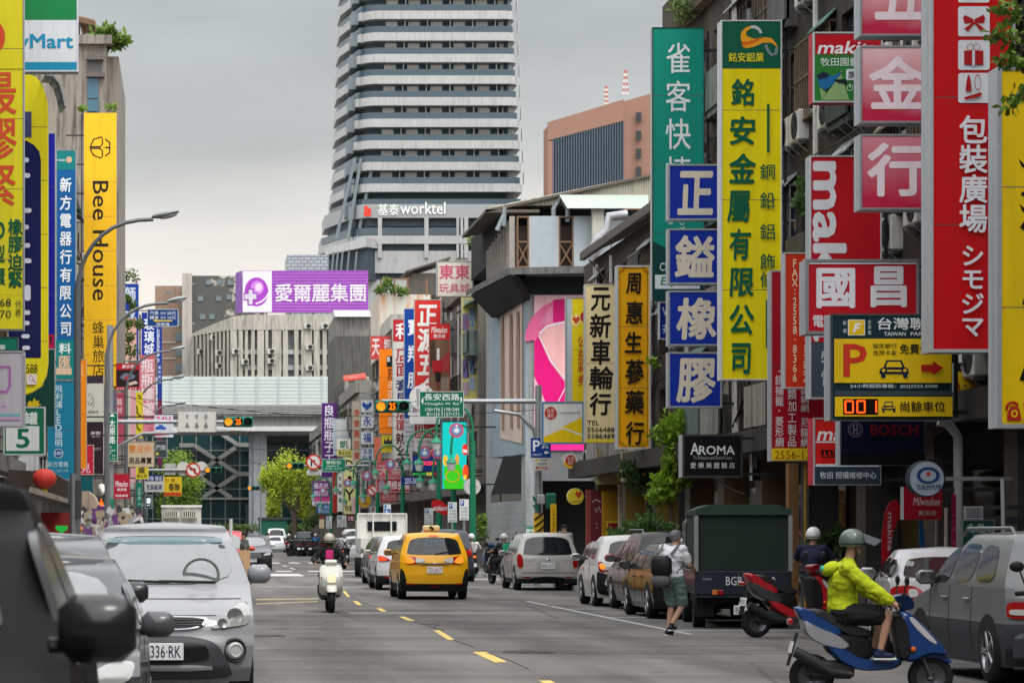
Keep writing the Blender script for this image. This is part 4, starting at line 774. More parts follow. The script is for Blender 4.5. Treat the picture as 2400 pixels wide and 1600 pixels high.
sign('tall red banner with large white lettering turned sideways', (1898, 365, 2066, 934), 48, 'bf1722', [('d', 'makita', (1904, 378, 1984, 800), 'e3e3e6', {'b': .05}), ('r', (1898, 802, 2066, 934), '46525f'), ('v', '牧電', (1925, 818, 1958, 912), 'cfd4d8', BO), ('v', '田動', (1972, 818, 2005, 912), 'cfd4d8', BO)], .35, ('d0d2d4', 3), arm=12.5)
sign('orange red narrow sign with fax and phone digits running down', (1838, 592, 1908, 910), 50.3, 'd3361c', [('v', 'FAX:2558·8366', (1855, 606, 1870, 896), 'f2d9b0', BO), ('v', 'TEL:2556·1352', (1879, 606, 1894, 896), 'f2d9b0', BO)], .3, ('c4bdb8', 3), arm=12.5)
sign('dark red netting shop sign with three white character columns and yellow foot', (1806, 634, 1935, 1080), 51.5, 'a81226', [('v', '誘捕籠', (1817, 878, 1836, 952), 'e8dde0', {'b': .01}), ('v', '菱形網', (1817, 975, 1836, 1048), 'e8dde0', {'b': .01}), ('e', (1824, 868, 1828, 872), 'e8dde0'), ('e', (1824, 960, 1828, 964), 'e8dde0'), ('v', '各種類加工製品', (1846, 855, 1866, 1048), 'e8dde0', {'b': .01}), ('v', '不鏽鋼網', (1876, 885, 1895, 966), 'e8dde0', {'b': .01}), ('v', '尼龍網', (1876, 978, 1895, 1048), 'e8dde0', {'b': .01}), ('r', (1808, 1050, 1933, 1078), 'e8c81e'), ('t', '2556-1352', (1815, 1056, 1925, 1075), '8c1c16', {'b': -.01})], .3, ('b5a8a8', 3), arm=12.4)
gs = sign('small green garden tool sign with red top and white lettering', (1906, 76, 2068, 240), 47.4, '2e7d35', [('r', (1911, 81, 2064, 128), 'bf1424'), ('t', 'makita', (1915, 97, 2060, 127), 'ecedee', {'b': .03, 'sh': .2}), ('t', '牧田園藝', (1923, 136, 2012, 156), 'e4ece4', {'b': .005}), ('p', [(1920, 205), (1935, 218), (1975, 168), (1968, 166), (1990, 235), (1925, 235)], '8fae74'), ('p', [(1915, 182), (1935, 172), (1950, 180), (1966, 172), (1974, 168), (1960, 186), (1950, 200), (1934, 212), (1922, 206), (1918, 194)], '1f6ea0'), ('p', [(1914, 176), (1930, 168), (1944, 176), (1936, 184), (1918, 188)], '1c2a3c'), ('p', [(1952, 188), (1980, 186), (1985, 198), (1966, 196)], '16242a'), ('p', rr(1982, 163, 2040, 189, 4), 'd8dde0'), ('t', '旗艦店', (1987, 167, 2034, 185), '20242c', BO), ('o', (1984, 200, 1998, 214), 'dfe6df', .16), ('r', (1990, 197, 1992, 207), 'dfe6df')], .35, ('d0d0d4', 3), side='b01c30', arm=12.4)
sign('tall yellow metal shop sign with green characters and orange ribbon emblem', (1690, 48, 1832, 890), 56.5, 'ecd80a', [('r', (1692, 50, 1830, 161), '0b5a41'), ('p', [(1735, 88), (1738, 74), (1750, 64), (1768, 60), (1776, 62), (1760, 66), (1748, 76), (1750, 86), (1768, 92), (1790, 88), (1808, 90), (1820, 104), (1822, 112), (1808, 101), (1788, 101), (1768, 110), (1748, 114), (1738, 109), (1750, 100), (1738, 98)], 'e9a11f'), ('p', [(1738, 98), (1752, 98), (1772, 92), (1790, 88), (1770, 100), (1752, 106), (1740, 109)], 'dd6d1c'), ('l', arc(1764, 84, 20, 255, 345, 8), 'b9c4c4', 7), ('l', [(1794, 106), (1800, 120), (1808, 130), (1818, 126), (1820, 112)], '7d8a90', 7), ('t', '銘安鋁業', (1707, 124, 1790, 146), 'e4d722', BO)]
    +[('t', ch, (a, b, c, d), '0a5c40', {'b': .04, 'sh': .06}) for ch, a, b, c, d in (('銘', 1712, 185, 1769, 249), ('安', 1708, 273, 1772, 340), ('金', 1706, 360, 1773, 430), ('屬', 1703, 447, 1758, 521), ('有', 1707, 536, 1760, 609), ('限', 1709, 628, 1768, 695), ('公', 1706, 714, 1768, 784), ('司', 1711, 804, 1759, 876))]
    +[('t', ch, (1780, a, 1815, b), '0a5c40', {'b': .015}) for ch, a, b in (('銅', 385, 421), ('鉛', 451, 489), ('鋁', 525, 562), ('飾', 595, 632), ('條', 638, 675))]+[('r', (1796, 245, 1802, 358), '0a5c40'), ('r', (1793, 703, 1798, 816), '0a5c40')], .42, ('d6d8da', 2.5), side='c9ccce', arm=12.4)
sign('black beauty shop sign with white serif lettering over the truck', (1600, 1018, 1740, 1118), 58, '0d0e12', [('t', 'A', (1618, 1037, 1638, 1065), 'd9dcdc', {'b': .02}), ('t', 'ROMA', (1638, 1044, 1722, 1065), 'd9dcdc', {'b': .025}), ('t', 'To Enhance and Enrich Lives', (1624, 1068, 1715, 1076), 'a9adad'), ('t', '愛 樂 美 體 驗 店', (1618, 1083, 1722, 1097), 'd0d3d3', {'b': .01})], .5, ('4a4644', 4), arm=12.4)
sign('narrow black panel with squeezed white lettering beside the black beauty sign', (1763, 1000, 1800, 1125), 60, '15151a', [('t', 'AROMA', (1765, 1056, 1792, 1099), 'b9bcc0', BO), ('r', (1775, 1080, 1798, 1120), '2a171d')], .3, None, arm=12.4)
for y0, y1, ch, bx, lab in ((385, 516, '正', (1587, 401, 1674, 504), 'topmost blue box of the four-box rubber sign, cream character'), (536, 666, '鎰', (1579, 551, 1678, 650), 'second blue box from the top of the rubber sign stack'), (681, 810, '橡', (1583, 697, 1683, 796), 'third blue box from the top of the rubber sign stack'), (825, 955, '膠', (1584, 839, 1680, 944), 'lowest blue box of the rubber sign stack, above the green climbing plant')):
    sign(lab, (1566, y0, 1692, y1), 62, '0f2f9c', [('t', ch, bx, 'd8cdb8', {'b': .05, 'sh': .05})], .32, ('a2a5a8', 4), arm=12.4, group='blue box signs of the rubber shop')
sign('tall teal hotel banner with white characters and dark green foot', (1529, 65, 1650, 705), 65, '0d8a78', [('v', '雀客快捷', (1561, 92, 1618, 448), 'dfe3e2', {'b': .008}), ('p', [(1530, 566), (1563, 582), (1648, 640), (1648, 703), (1530, 703)], '0b3f3b'), ('t', 'CHECK inn', (1546, 616, 1632, 635), 'dfe3e2', {'b': .01}), ('r', (1535, 644, 1640, 677), 'd8dde4'), ('t', 'Express', (1546, 649, 1632, 674), '128a58', {'b': .03, 'sh': .2}), ('v', '蘭', (1566, 515, 1578, 527), 'cfe0dc'), ('d', 'HOTEL', (1592, 500, 1604, 560), 'cfe0dc')], .3, ('3a4648', 1.5), arm=12.4)
sign('small blue sign partly hidden behind the rubber sign boxes', (1545, 708, 1600, 795), 66, '0f2a8c', [('t', 'W', (1552, 720, 1575, 740), 'd8dae4', BO), ('t', '茶', (1552, 760, 1576, 782), 'd8dae4', BO)], .2, ('c0c4cc', 2), arm=12.4)
def fret(x, y, sx, sy): return [('l', [(x, y+sy*16), (x, y+sy*6), (x+sx*6, y+sy*6), (x+sx*6, y), (x+sx*16, y)], '54330a', 1.6), ('l', [(x+sx*3, y+sy*13), (x+sx*3, y+sy*9), (x+sx*9, y+sy*9), (x+sx*9, y+sy*3), (x+sx*13, y+sy*3)], '54330a', 1.2)]
sign('amber herb shop sign with black brush characters and fretwork corners', (1445, 622, 1525, 1052), 72.5, 'e3a208', [('l', [(1453, 645), (1453, 1030)], '54330a', 1.2), ('l', [(1517, 645), (1517, 1030)], '54330a', 1.2), ('l', [(1470, 629), (1500, 629)], '54330a', 1.2), ('l', [(1470, 1044), (1500, 1044)], '54330a', 1.2)]+fret(1452, 628, 1, 1)+fret(1518, 628, -1, 1)+fret(1452, 1046, 1, -1)+fret(1518, 1046, -1, -1)
    +[('t', ch, (a, b, c, d), '15120e', {'b': .035, 'sh': .06}) for ch, a, b, c, d in (('周', 1466, 640, 1502, 689), ('惠', 1465, 706, 1507, 759), ('生', 1463, 777, 1505, 827), ('蔘', 1463, 842, 1510, 900), ('藥', 1463, 914, 1510, 970), ('行', 1464, 987, 1510, 1042))], .35, ('c9cbc8', 4), arm=12.4)
sign('cream wheel shop sign with black brush characters and phone numbers', (1371, 666, 1443, 1037), 78, 'dcc999', [('t', ch, b, '14120f', {'b': .04, 'sh': .06}) for ch, b in (('元', (1384, 673, 1432, 729)), ('新', (1381, 735, 1433, 792)), ('車', (1384, 796, 1432, 855)), ('輪', (1380, 858, 1439, 912)), ('行', (1380, 920, 1433, 973)))]+[('t', 'TEL', (1376, 985, 1404, 996), '14120f', {'b': .015}), ('t', '5566488', (1376, 1001, 1440, 1012), '14120f', {'b': .015}), ('t', '5586489', (1376, 1016, 1440, 1027), '14120f', {'b': .015}), ('r', (1372, 1029, 1442, 1036), 'd8c022')], .3, ('c9c5b4', 2), arm=12.4)
sign('yellow public lottery panel with two hearts and red characters', (1327, 697, 1412, 942), 80, 'd8bf12', [('r', (1328, 699, 1341, 941), 'a9b0b2'), ('e', (1338, 735, 1362, 765), 'e6c878'), ('p', [(1350, 760), (1341, 748), (1344, 741), (1350, 745), (1356, 741), (1360, 748)], 'b9452a'), ('e', (1360, 728, 1384, 756), '9c2a2a'), ('v', '公益彩券', (1353, 785, 1378, 905), 'b5342a', {'b': -.005})], .3, ('8d9496', 2), arm=12.4)
sl = sign('white and yellow sports lottery sign with red round emblem', (1270, 941, 1368, 1040), 85.8, 'd9d9d4', [('p', [(1273, 1020), (1320, 999), (1366, 976), (1366, 1037), (1273, 1037)], 'e6c410'), ('l', [(1273, 1022), (1319, 1003), (1366, 1020)], 'dddcd2', 4), ('e', (1276, 953, 1305, 983), 'b82f24'), ('t', '台灣', (1282, 957, 1299, 967), 'ecdcd4'), ('t', '運彩', (1282, 969, 1299, 979), 'ecdcd4'), ('t', 'TAIWAN SPORTS LOTTERY', (1311, 965, 1360, 970), '3a3a3c')], .3, ('4a87b2', 3.5), arm=12.4)
def disc_sign(label, cx, cy, r, Y, face, rim, items, arm=None, d=.2, cat='sign', name='round_sign', group=None, post=False, hang=None):
    c = W(cx, cy, Y); R_ = r/FPX*Y; t = thing(name, label, cat, (c.x, Y, c.z-R_), group=group, world=True)
    m = MB(); m.lathe([(0, d), (R_, d), (R_, 0), (R_*.95, -.012), (R_*.93, 0)], (c.x, Y, c.z), (0, 1, 0), 32); m.build('rim', mat('sign_rim', rim, .4, noise=.1), t, 40)
    m = MB(); m.lathe([(0, -.006), (R_*.935, -.006)], (c.x, Y, c.z), (0, 1, 0), 32); m.build('face', sgm(face), t)
    sign_items(items, Y, t, -.01)
    if arm is not None: m = MB(); m.box(c.x+R_*.9, arm, Y+d/2-.03, Y+d/2+.03, c.z-.03, c.z+.03); m.build('bracket', steel(), t)
    if post: m = MB(); m.tube([(c.x, Y+d+.04, 0), (c.x, Y+d+.04, c.z+R_*.5)], .04, 8); m.build('post', steel(), t, 40)
    if hang: m = MB(); m.tube([W(*hang, Y), (c.x, Y+d/2, c.z)], .03, 6); m.build('bracket', steel(), t)
    return t
disc_sign('round white and yellow lottery sign with red centre', 1337, 1079, 19.5, 86, 'd8d4cc', 'b8b4ac', [('p', arc(1337, 1079, 17.5, 10, 170), 'e2b81a'), ('e', (1325, 1066, 1349, 1091), 'b82f24'), ('t', '台灣', (1330, 1070, 1345, 1078), 'ecdcd4'), ('t', '運彩', (1330, 1080, 1345, 1088), 'ecdcd4')], arm=13.2)
disc_sign('round yellow lottery sign with a small red heart', 1349, 1163, 19.5, 85.2, 'dcc832', 'c8b86a', [('p', [(1356, 1168), (1348, 1157), (1350, 1150), (1355, 1153), (1360, 1150), (1364, 1156)], 'c23a2a'), ('o', (1340, 1155, 1350, 1166), 'c8782a', .2), ('t', '公益彩券', (1340, 1172, 1360, 1177), '7a2c1c', BO)], arm=13.4)
# signs beyond the side street
sign('pale toy store sign with pink characters on a rooftop bracket', (1024, 612, 1108, 695), 116, 'd5cdbf', [('t', '東東', (1029, 620, 1101, 655), 'c8566e', BB), ('t', '玩具城', (1029, 664, 1101, 686), 'c8566e', {'b': .01})], .4, ('a5a29a', 2), arm=12.4)
sign('plain black square panel next to the pale toy store sign', (1109, 615, 1146, 686), 116.5, '0e1116', [], .2, None, arm=12.6)
sign('yellow framed poster board with blue and violet picture panels', (1082, 690, 1117, 935), 121, 'd9cd7c', [('r', (a, b, a+14, b+h), c) for a, b, h, c in ((1084, 735, 40, '8a7fae'), (1100, 722, 44, '7fa0c4'), (1084, 782, 44, '6f6aa8'), (1100, 772, 46, '8fb2cc'), (1084, 842, 44, '7a6ba0'), (1100, 832, 46, '6f93b8'), (1084, 895, 30, 'b89ab0'), (1100, 885, 30, '9fb0c4'))]+[('l', [(1086, 760), (1094, 745), (1096, 770)], 'c0507a', 3), ('l', [(1103, 760), (1110, 735), (1112, 764)], 'e0e0e8', 3), ('l', [(1087, 870), (1094, 850), (1097, 884)], '2c2c4c', 3), ('l', [(1103, 868), (1110, 842), (1112, 876)], '3a2c4c', 3), ('t', 'Story', (1086, 698, 1112, 718), '9aa8d0')], .3, None, arm=12.4)
ms = sign('small red power tool sign over a brown drill photo panel', (1006, 759, 1054, 916), 127, '7a5c48', [('r', (1006, 759, 1054, 796), 'cf2a28'), ('t', 'Milwaukee', (1011, 765, 1049, 780), 'eceaea', {'b': .02, 'sh': .2}), ('t', '美沃奇', (1016, 783, 1044, 792), 'eceaea', BO), ('r', (1008, 796, 1020, 860), '4a3828'), ('r', (1024, 816, 1030, 845), 'e0dcd8'), ('p', [(1014, 845), (1036, 842), (1040, 862), (1034, 878), (1016, 876), (1012, 860)], 'b0242a'), ('p', [(1018, 870), (1034, 872), (1032, 894), (1022, 896)], '201c1c'), ('r', (1024, 894, 1029, 914), '7c3428'), ('p', [(1036, 840), (1053, 820), (1053, 872), (1038, 870)], 'a83c3a'), ('r', (1034, 884, 1053, 914), '8f7c6c')], .25, ('c8302e', 1), arm=12.4)
sign('tall red hardware banner with white brush characters', (971, 702, 1034, 962), 131, 'cf332c', [('v', '正源五金', (980, 710, 1024, 942), 'e9e5e0', {'b': .05, 'sh': .05})], .3, ('c4a49c', 1.5), arm=12.4)
sign('blue banner with white brush characters behind the red hardware banner', (947, 723, 990, 982), 136, '0f3f92', [('v', '寶翔服飾', (956, 735, 986, 985), 'e3e6ea', {'b': .04, 'sh': .05})], .3, ('9fb0c4', 1.2), arm=12.4)
sign('pale rental sign with red head and outlined room characters', (920, 747, 967, 1101), 142, 'c9c7c1', [('r', (921, 749, 966, 800), 'b5222a'), ('t', '利', (927, 757, 960, 795), 'e9e5e2', {'b': .04}), ('v', '店面', (928, 812, 962, 884), 'a8262e', BO), ('v', '套房', (928, 888, 962, 945), '25356e', BO), ('v', '店面', (928, 955, 962, 1010), 'b03038', BO), ('v', '辦公室', (928, 1013, 962, 1098), '5c1c26', BO)], .3, ('b0aea8', 1.5), arm=12.4)
sign('orange bag shop banner with black lettering turned sideways', (889, 818, 922, 1016), 150, 'e8790c', [('r', (906, 834, 922, 860), '15151c'), ('t', 'B', (908, 836, 914, 847), 'eeeeee', BO), ('d', 'BAG', (909, 864, 919, 890), '1c1410', BO), ('d', 'TO YOU', (909, 893, 919, 938), 'f0e4d0', BO), ('v', '品牌', (909, 975, 920, 1000), 'f0e4d0')], .3, None, arm=12.4)
sign('red pink sign with a white sky character beside the orange banner', (868, 787, 920, 842), 168, 'd04a4a', [('t', '天', (872, 794, 890, 834), 'ece0dc', BB), ('t', '翔', (900, 794, 918, 834), 'ece0dc', BB)], .25, ('c06a60', 1), arm=12.4)
sign('white notice column with rows of small dark characters', (948, 980, 973, 1056), 133, 'c5c6c8', [('v', t_, (x, 984, x+5, 1050), '4a5058') for t_, x in (('服飾專賣店面', 950), ('批發零售歡迎', 957), ('來電洽詢地址', 964))], .2, None, arm=12.4)
sign('white blank sign board above the red telephone sign', (960, 967, 1031, 993), 126, 'd8d6d4', [], .2, None, arm=12.4)
sign('red telephone number sign in front of the white notice column', (972, 994, 1021, 1024), 126.5, 'b4302c', [('t', 'TEL:', (975, 996, 1000, 1006), 'ece4e0', {'b': .01}), ('t', '2555-7216', (975, 1008, 1019, 1022), 'ece4e0', {'b': .01})], .2, None, arm=12.4)
sign('pale panel of small text hanging under the red telephone sign', (972, 1026, 1031, 1058), 127.5, 'c8c4c2', [('t', '五金工具批發', (978, 1031, 1024, 1039), '8a4a4a'), ('t', '台北市長安西路', (978, 1044, 1024, 1051), '5a5a60')], .2, None, arm=12.4)
bs_ = sign('blue tool sign with glowing red lettering and white ring emblem', (967, 1066, 1028, 1104), 118, '0d3d86', [('o', (971, 1078, 984, 1092), 'dfe4ea', .16), ('r', (975, 1080, 976.5, 1090), 'dfe4ea'), ('r', (978.5, 1080, 980, 1090), 'dfe4ea'), ('t', 'BOSCH', (990, 1080, 1027, 1090), 'ff3a50', {'b': .035, 'em': 1.3})], .25, ('1a2c50', 1), arm=12.4)
sign('thin black scrolling display with green and red lit characters', (967, 1105, 1028, 1115), 118.2, '06080a', [('t', 'BOSCH', (969, 1107, 997, 1113), '3ad060', {'em': 1, 'b': .01}), ('t', '電動', (999, 1106, 1014, 1114), 'e8e060', {'em': 1}), ('t', 'TA', (1017, 1107, 1027, 1113), 'e04040', {'em': 1})], .2, None, arm=12.4)
sign('navy telephone number board below the thin scrolling display', (940, 1117, 984, 1136), 124, '12286e', [('t', '2555-2487', (949, 1120, 981, 1133), 'dfe2ea', {'b': .005})], .2, None, arm=12.4)
# led billboard with plain coloured blobs
LB = sign('bright turquoise video billboard with green and red shapes', (1035, 987, 1095, 1147), 108, '0fb9b4', [('e', (1040, 1082, 1084, 1130), '35b81c', 0, {'em': .55}), ('p', [(1038, 1122), (1086, 1122), (1092, 1146), (1042, 1146)], '35b81c', 0, {'em': .55}), ('o', (1043, 1100, 1078, 1130), 'd8c62a', .2), ('e', (1038, 1066, 1050, 1092), 'e0b43a', 0, {'em': .5}), ('e', (1066, 1064, 1076, 1088), 'd9973a', 0, {'em': .5}), ('e', (1083, 1040, 1096, 1066), 'e02a1c', 0, {'em': .6}), ('p', [(1084, 1052), (1095, 1054), (1095, 1060), (1086, 1060)], 'e8e4e0', 0, {'em': .4}), ('e', (1084, 1088, 1098, 1124), 'e0481c', 0, {'em': .6}), ('e', (1086, 1112, 1093, 1124), 'e8c83a', 0, {'em': .6})], .3, ('0c0c10', 1.5), arm=12.4, emit=.55, name='video_billboard', cat='billboard')
sign('faded pink red sign with pale characters above the suitcase sign', (882, 1080, 944, 1119), 152, 'cc6064', [('t', '天', (886, 1090, 912, 1114), 'e0b4b0', BB), ('t', '榮', (916, 1090, 940, 1114), 'e0b4b0', BB)], .25, ('d0a8a4', 1), arm=12.4)
sign('red suitcase repair sign with grey suitcase picture', (882, 1121, 961, 1152), 149, 'a8172a', [('t', '現修皮箱', (904, 1126, 959, 1147), 'f0ecec', BO), ('p', rr(887, 1128, 902, 1150, 3), '9c909c'), ('r', (891, 1124, 898, 1128), '9c909c')], .25, ('d6a0a0', 1.5), arm=12.4)
sign('smaller pink suitcase repair sign with red characters', (892, 1154, 931, 1176), 150, 'c84c4e', [('t', '修理皮箱', (895, 1158, 928, 1173), 'e8b8b0', BO)], .25, ('b05050', 1), arm=12.4)
sign('yellow sign with a dark crown emblem', (893, 1018, 922, 1060), 156, 'd6c22c', [('p', [(899, 1040), (901, 1028), (906, 1034), (910, 1024), (914, 1034), (919, 1028), (919, 1040)], '1e2a3c'), ('t', 'THANK', (897, 1046, 920, 1051), '3c3a2c')], .25, ('b8b08c', 1), arm=12.4)
sign('coral fabric banner hanging beside the crown sign', (877, 1024, 894, 1080), 158, 'd9745a', [], .05, None, arm=12.4, name='fabric_banner', cat='banner')
for y0, y1, tx, lab in ((935, 966, None, 'white box sign with a blue eagle emblem, top of its stack'), (970, 1003, '永', 'second white box sign in the stack under the blue eagle'), (1010, 1041, '福', 'third white box sign in the stack under the blue eagle'), (1048, 1082, '油潤脂滑', 'lowest white box sign in the stack with four small blue characters')):
    it = [('p', [(852, 940), (858, 948), (860, 943), (862, 948), (868, 940), (872, 948), (868, 955), (863, 957), (865, 962), (860, 960), (855, 962), (857, 957), (852, 955), (848, 948)], '1f4a9c')] if tx is None else [('t', tx, (851, y0+4, 870, y1-4), '1f4090', BB)] if len(tx) == 1 else [('t', '油潤', (849, 1051, 872, 1064), '1f4090', BO), ('t', '脂滑', (849, 1066, 872, 1079), '1f4090', BO)]
    sign(lab, (845, y0, 876, y1), 172, 'd2d4d6', it, .3, ('8f9294', 1.2), arm=12.4, group='white box signs under the eagle emblem')
sign('beige sign with a column of red brush characters', (826, 940, 846, 1086), 187, 'b9ab98', [('v', '寺東興百貨', (829, 955, 843, 1080), 'b04030', BB)], .25, None, arm=12.4)
sign('pale grey blank banner overlapping the purple bottle shop banner', (781, 981, 818, 1066), 212, 'b0bac2', [('r', (789, 985, 814, 1020), 'c6c8c4')], .2, None, arm=12.4)
sign('deep purple bottle shop banner with white characters', (754, 944, 791, 1118), 225, '52246a', [('v', '良瓶瓶子工', (760, 948, 784, 1090), 'e6e0ea', {'b': .015})], .3, None, arm=12.4)
sign('cream box sign with a green brush emblem', (790, 1028, 822, 1053), 205, 'd2cfc0', [('t', '凱', (796, 1032, 816, 1050), '1c6a52', BB)], .25, None, arm=12.4)
sign('pale yellow hardware sign strip below the green brush emblem', (790, 1054, 826, 1068), 204, 'd2c96a', [('t', '集成五金', (793, 1056, 823, 1066), '2c2a20', BO)], .25, None, arm=12.4)
sign('tall pale yellow sign with large black letters stacked', (804, 1070, 834, 1204), 196, 'd6d190', [('t', 'D', (809, 1077, 828, 1100), '1a1a14', BB), ('t', 'I', (815, 1115, 824, 1140), '1a1a14', BB), ('t', 'Y', (808, 1146, 830, 1172), '1a1a14', BB), ('t', '特賣', (808, 1184, 828, 1198), '2c2a20', BO)], .25, ('a8a478', 1), arm=12.4)
sign('white banner with a column of dark green characters', (791, 1108, 803, 1198), 203, 'd0d0c8', [('v', '批發專業', (793, 1112, 801, 1180), '2a4a44', BO)], .2, None, arm=12.4)
sign('narrow brick red banner behind the white banner', (780, 1095, 790, 1202), 214, 'a02c24', [], .2, None, arm=12.4)
sign('purple and white bottle wholesale sign with stacked characters', (731, 1127, 774, 1185), 232, '6a2a72', [('t', '瓶花批', (736, 1131, 770, 1145), 'dfd0e4', BO), ('t', '瓶罐批', (736, 1149, 770, 1162), 'dfd0e4', BO), ('r', (732, 1165, 773, 1173), 'd23a86'), ('r', (732, 1174, 773, 1184), 'd8d4d4'), ('t', '歡迎選購', (736, 1175, 770, 1183), '3a3034')], .25, None, arm=12.4)
sign('blue sign with pale characters under the purple bottle wholesale sign', (742, 1180, 776, 1203), 228, '1f4f8c', [('t', '免稅', (746, 1183, 772, 1192), 'a8c4e0', BO), ('t', '商店', (746, 1193, 772, 1202), 'a8c4e0', BO)], .25, None, arm=12.4)
disc_sign('round yellow snack shop sign by the far green lamp', 855, 1174, 15, 176, 'd0a02c', 'b8902c', [('e', (848, 1162, 858, 1172), 'a85c24'), ('t', '好吃', (848, 1176, 864, 1183), '7a2c14', BO)], arm=12.4)
sign('pink cream sign with faint red text behind the far lamp post', (824, 1166, 844, 1202), 182, 'cdb4b4', [('v', '招牌', (830, 1169, 838, 1190), 'b04a4a', BO)], .2, None, arm=12.4)
sign('dark maroon shop fascia with white characters low in the far row', (812, 1206, 836, 1222), 186, '6a1424', [('t', '天瓶刀', (815, 1209, 834, 1220), 'e0c8c8', BO)], .3, None, arm=12.4)
fl = sign('red oval feather flag with mirrored white lettering', (1011, 1170, 1050, 1206), 112, 'c31a22', [], .02, None, name='feather_flag', cat='flag')
for ch in list(fl.children): bpy.data.objects.remove(ch)
m = MB(); P = [(1010, 1182), (1014, 1173), (1024, 1169), (1036, 1174), (1050, 1186), (1050, 1208), (1034, 1203), (1018, 1197)]; m.prism([W(x, y, 112) for x, y in P], (0, .02, 0)); m.build('cloth', sgm('c31a22'), fl)
sign_items([('t', 'makita', (1047, 1184, 1014, 1196), 'f0e8e8', {'b': .03})], 112, fl, -.01)
m = MB(); m.tube([(W(1050, 0, 112).x, 112, 0), (W(1050, 0, 112).x, 112, W(0, 1186, 112).z)], .02, 6); m.build('pole', steel(), fl)
def plate(label, rect, Y, items, face='c9ccca', post=None, group=None, name='parking_plate', cat='sign'):
    x0, y0, x1, y1 = rect; return sign(label, rect, Y, face, items, .03, None, post_x=post if post else (x0+x1)/2, name=name, cat=cat, group=group)
def ptext(x0, y0, x1, y1): 
    w_, h = x1-x0, y1-y0; return [('r', (x0+.1*w_, y0+.05*h, x0+.48*w_, y0+.32*h), '1c4c8c'), ('t', 'P', (x0+.2*w_, y0+.09*h, x0+.38*w_, y0+.28*h), 'e8ecf0', BO)]+[('t', t_, (x0+.12*w_, y0+q*h, x0+.86*w_, y0+(q+.1)*h), '55585a') for t_, q in (('週一至週五', .38), ('計時收費', .54), ('每小時', .7), ('限停', .86))]
for r_, Y, lab in (((1050, 1176, 1071, 1223), 104, 'white parking plate on a post between the green lamps, lower one of the pair'), ((1077, 1169, 1099, 1218), 102, 'white parking plate on a post against the right green lamp, upper one of the pair'), ((995, 1190, 1015, 1228), 112, 'parking plate with red header below the red oval flag'), ((790, 1207, 812, 1235), 190, 'small parking plate before the dark maroon fascia'), ((764, 1209, 778, 1238), 205, 'tiny parking plate beside the cream notice plate')):
    plate(lab, r_, Y, ptext(*r_), group='white parking plates on posts')
plate('white plate with blue wheelchair symbol above the small truck', (899, 1181, 916, 1209), 108, [('r', (900, 1192, 915, 1207), '1f5f9c'), ('o', (902, 1196, 911, 1206), 'e6eaee', .2), ('l', [(906, 1194), (906, 1201), (911, 1201), (913, 1205)], 'e6eaee', 1.4), ('r', (901, 1183, 906, 1190), '2a6aa8')])
plate('cream notice plate with brown top in the far row', (748, 1208, 760, 1237), 215, [('r', (748, 1208, 760, 1216), '7a3a34')], face='c8b898')
plate('small white plate with a red mark on the far mast pole', (868, 1186, 881, 1203), 175, [('r', (870, 1189, 878, 1196), 'b85050')])
# ---------------------------------------------------------------- left-hand row
A_ = FL_
ys = sign('yellow rubber shop sign cut by the frame edge with red and green characters', (-70, -50, 55, 772), 60, 'dccf22', [('e', (-40, 50, 12, 126), 'cf4a28'), ('v', '最膠緊', (-52, 165, 38, 490), 'd0502c', BO), ('r', (-70, 161, 55, 163), 'a89c1c'), ('v', '橡膠迫緊', (20, 512, 52, 676), '0c5a3c', {'b': .04}), ('v', 'O型環', (-20, 512, 12, 676), '0c5a3c', {'b': .03}), ('t', '2558-3768', (-95, 700, 26, 718), '20302a', {'b': .0}), ('t', '2558-3770', (-95, 727, 26, 745), '20302a'), ('v', '代表', (36, 703, 50, 742), '20302a'), ('r', (-70, 690, 55, 691), 'a89c1c')], .5, ('8a8a80', 1.5), arm=-5.9)
sign('convenience store lightbox in green white and blue with blue lettering', (-85, -40, 183, 168), 75, 'cdd0d2', [('r', (-83, -40, 180, 47), '0b7a40'), ('r', (-83, 146, 180, 166), '1682a6'), ('t', 'FamilyMart', (-66, 80, 172, 124), '1587ad', BB)], .5, ('c6c6d0', 3), arm=-5.9)
yr = sign('tall yellow sign with rounded end and navy lozenge of white characters', (20, 172, 112, 925), 82, 'e2d31c', [], .4, None, arm=-5.9)
for ch in list(yr.children):
    if ch.name.split('.')[0] in ('cabinet', 'face'): bpy.data.objects.remove(ch)
P = [(20, 172), (60, 172), (84, 180), (100, 200), (110, 232), (112, 260), (112, 850), (108, 880), (96, 905), (76, 918), (56, 925), (20, 925)]
m = MB(); m.prism([W(x, y, 82) for x, y in P], (0, .4, 0)); m.build('cabinet', sgm('e2d31c'), yr)
sign_items([('p', [(20, 330), (62, 330), (80, 340), (92, 355), (96, 375), (96, 838), (20, 838)], '141a50'), ('r', (56, 262, 74, 322), '41466a')]+[('p', rr(46, y, 68 + (k % 3)*3, y+11, 5), 'd6d8e4') for k, y in enumerate((370, 406, 488, 527, 570, 606))]+[('p', rr(58, 668, 72, 705, 6), 'd6d8e4'), ('p', rr(50, 727, 71, 738, 5), 'd6d8e4'), ('p', rr(52, 752, 70, 762, 5), 'd6d8e4'), ('p', rr(50, 783, 70, 793, 5), 'd6d8e4'), ('p', rr(52, 810, 71, 820, 5), 'd6d8e4')]+[('t', '2555-2588', (10, 853, 88, 874), '2a2a24'), ('p', rr(63, 877, 86, 901, 2), 'e6d8d8'), ('o', (67, 880, 79, 892), 'b0506a', .2), ('l', [(77, 890), (84, 897)], 'b0506a', 2)], 82, yr, -.01)
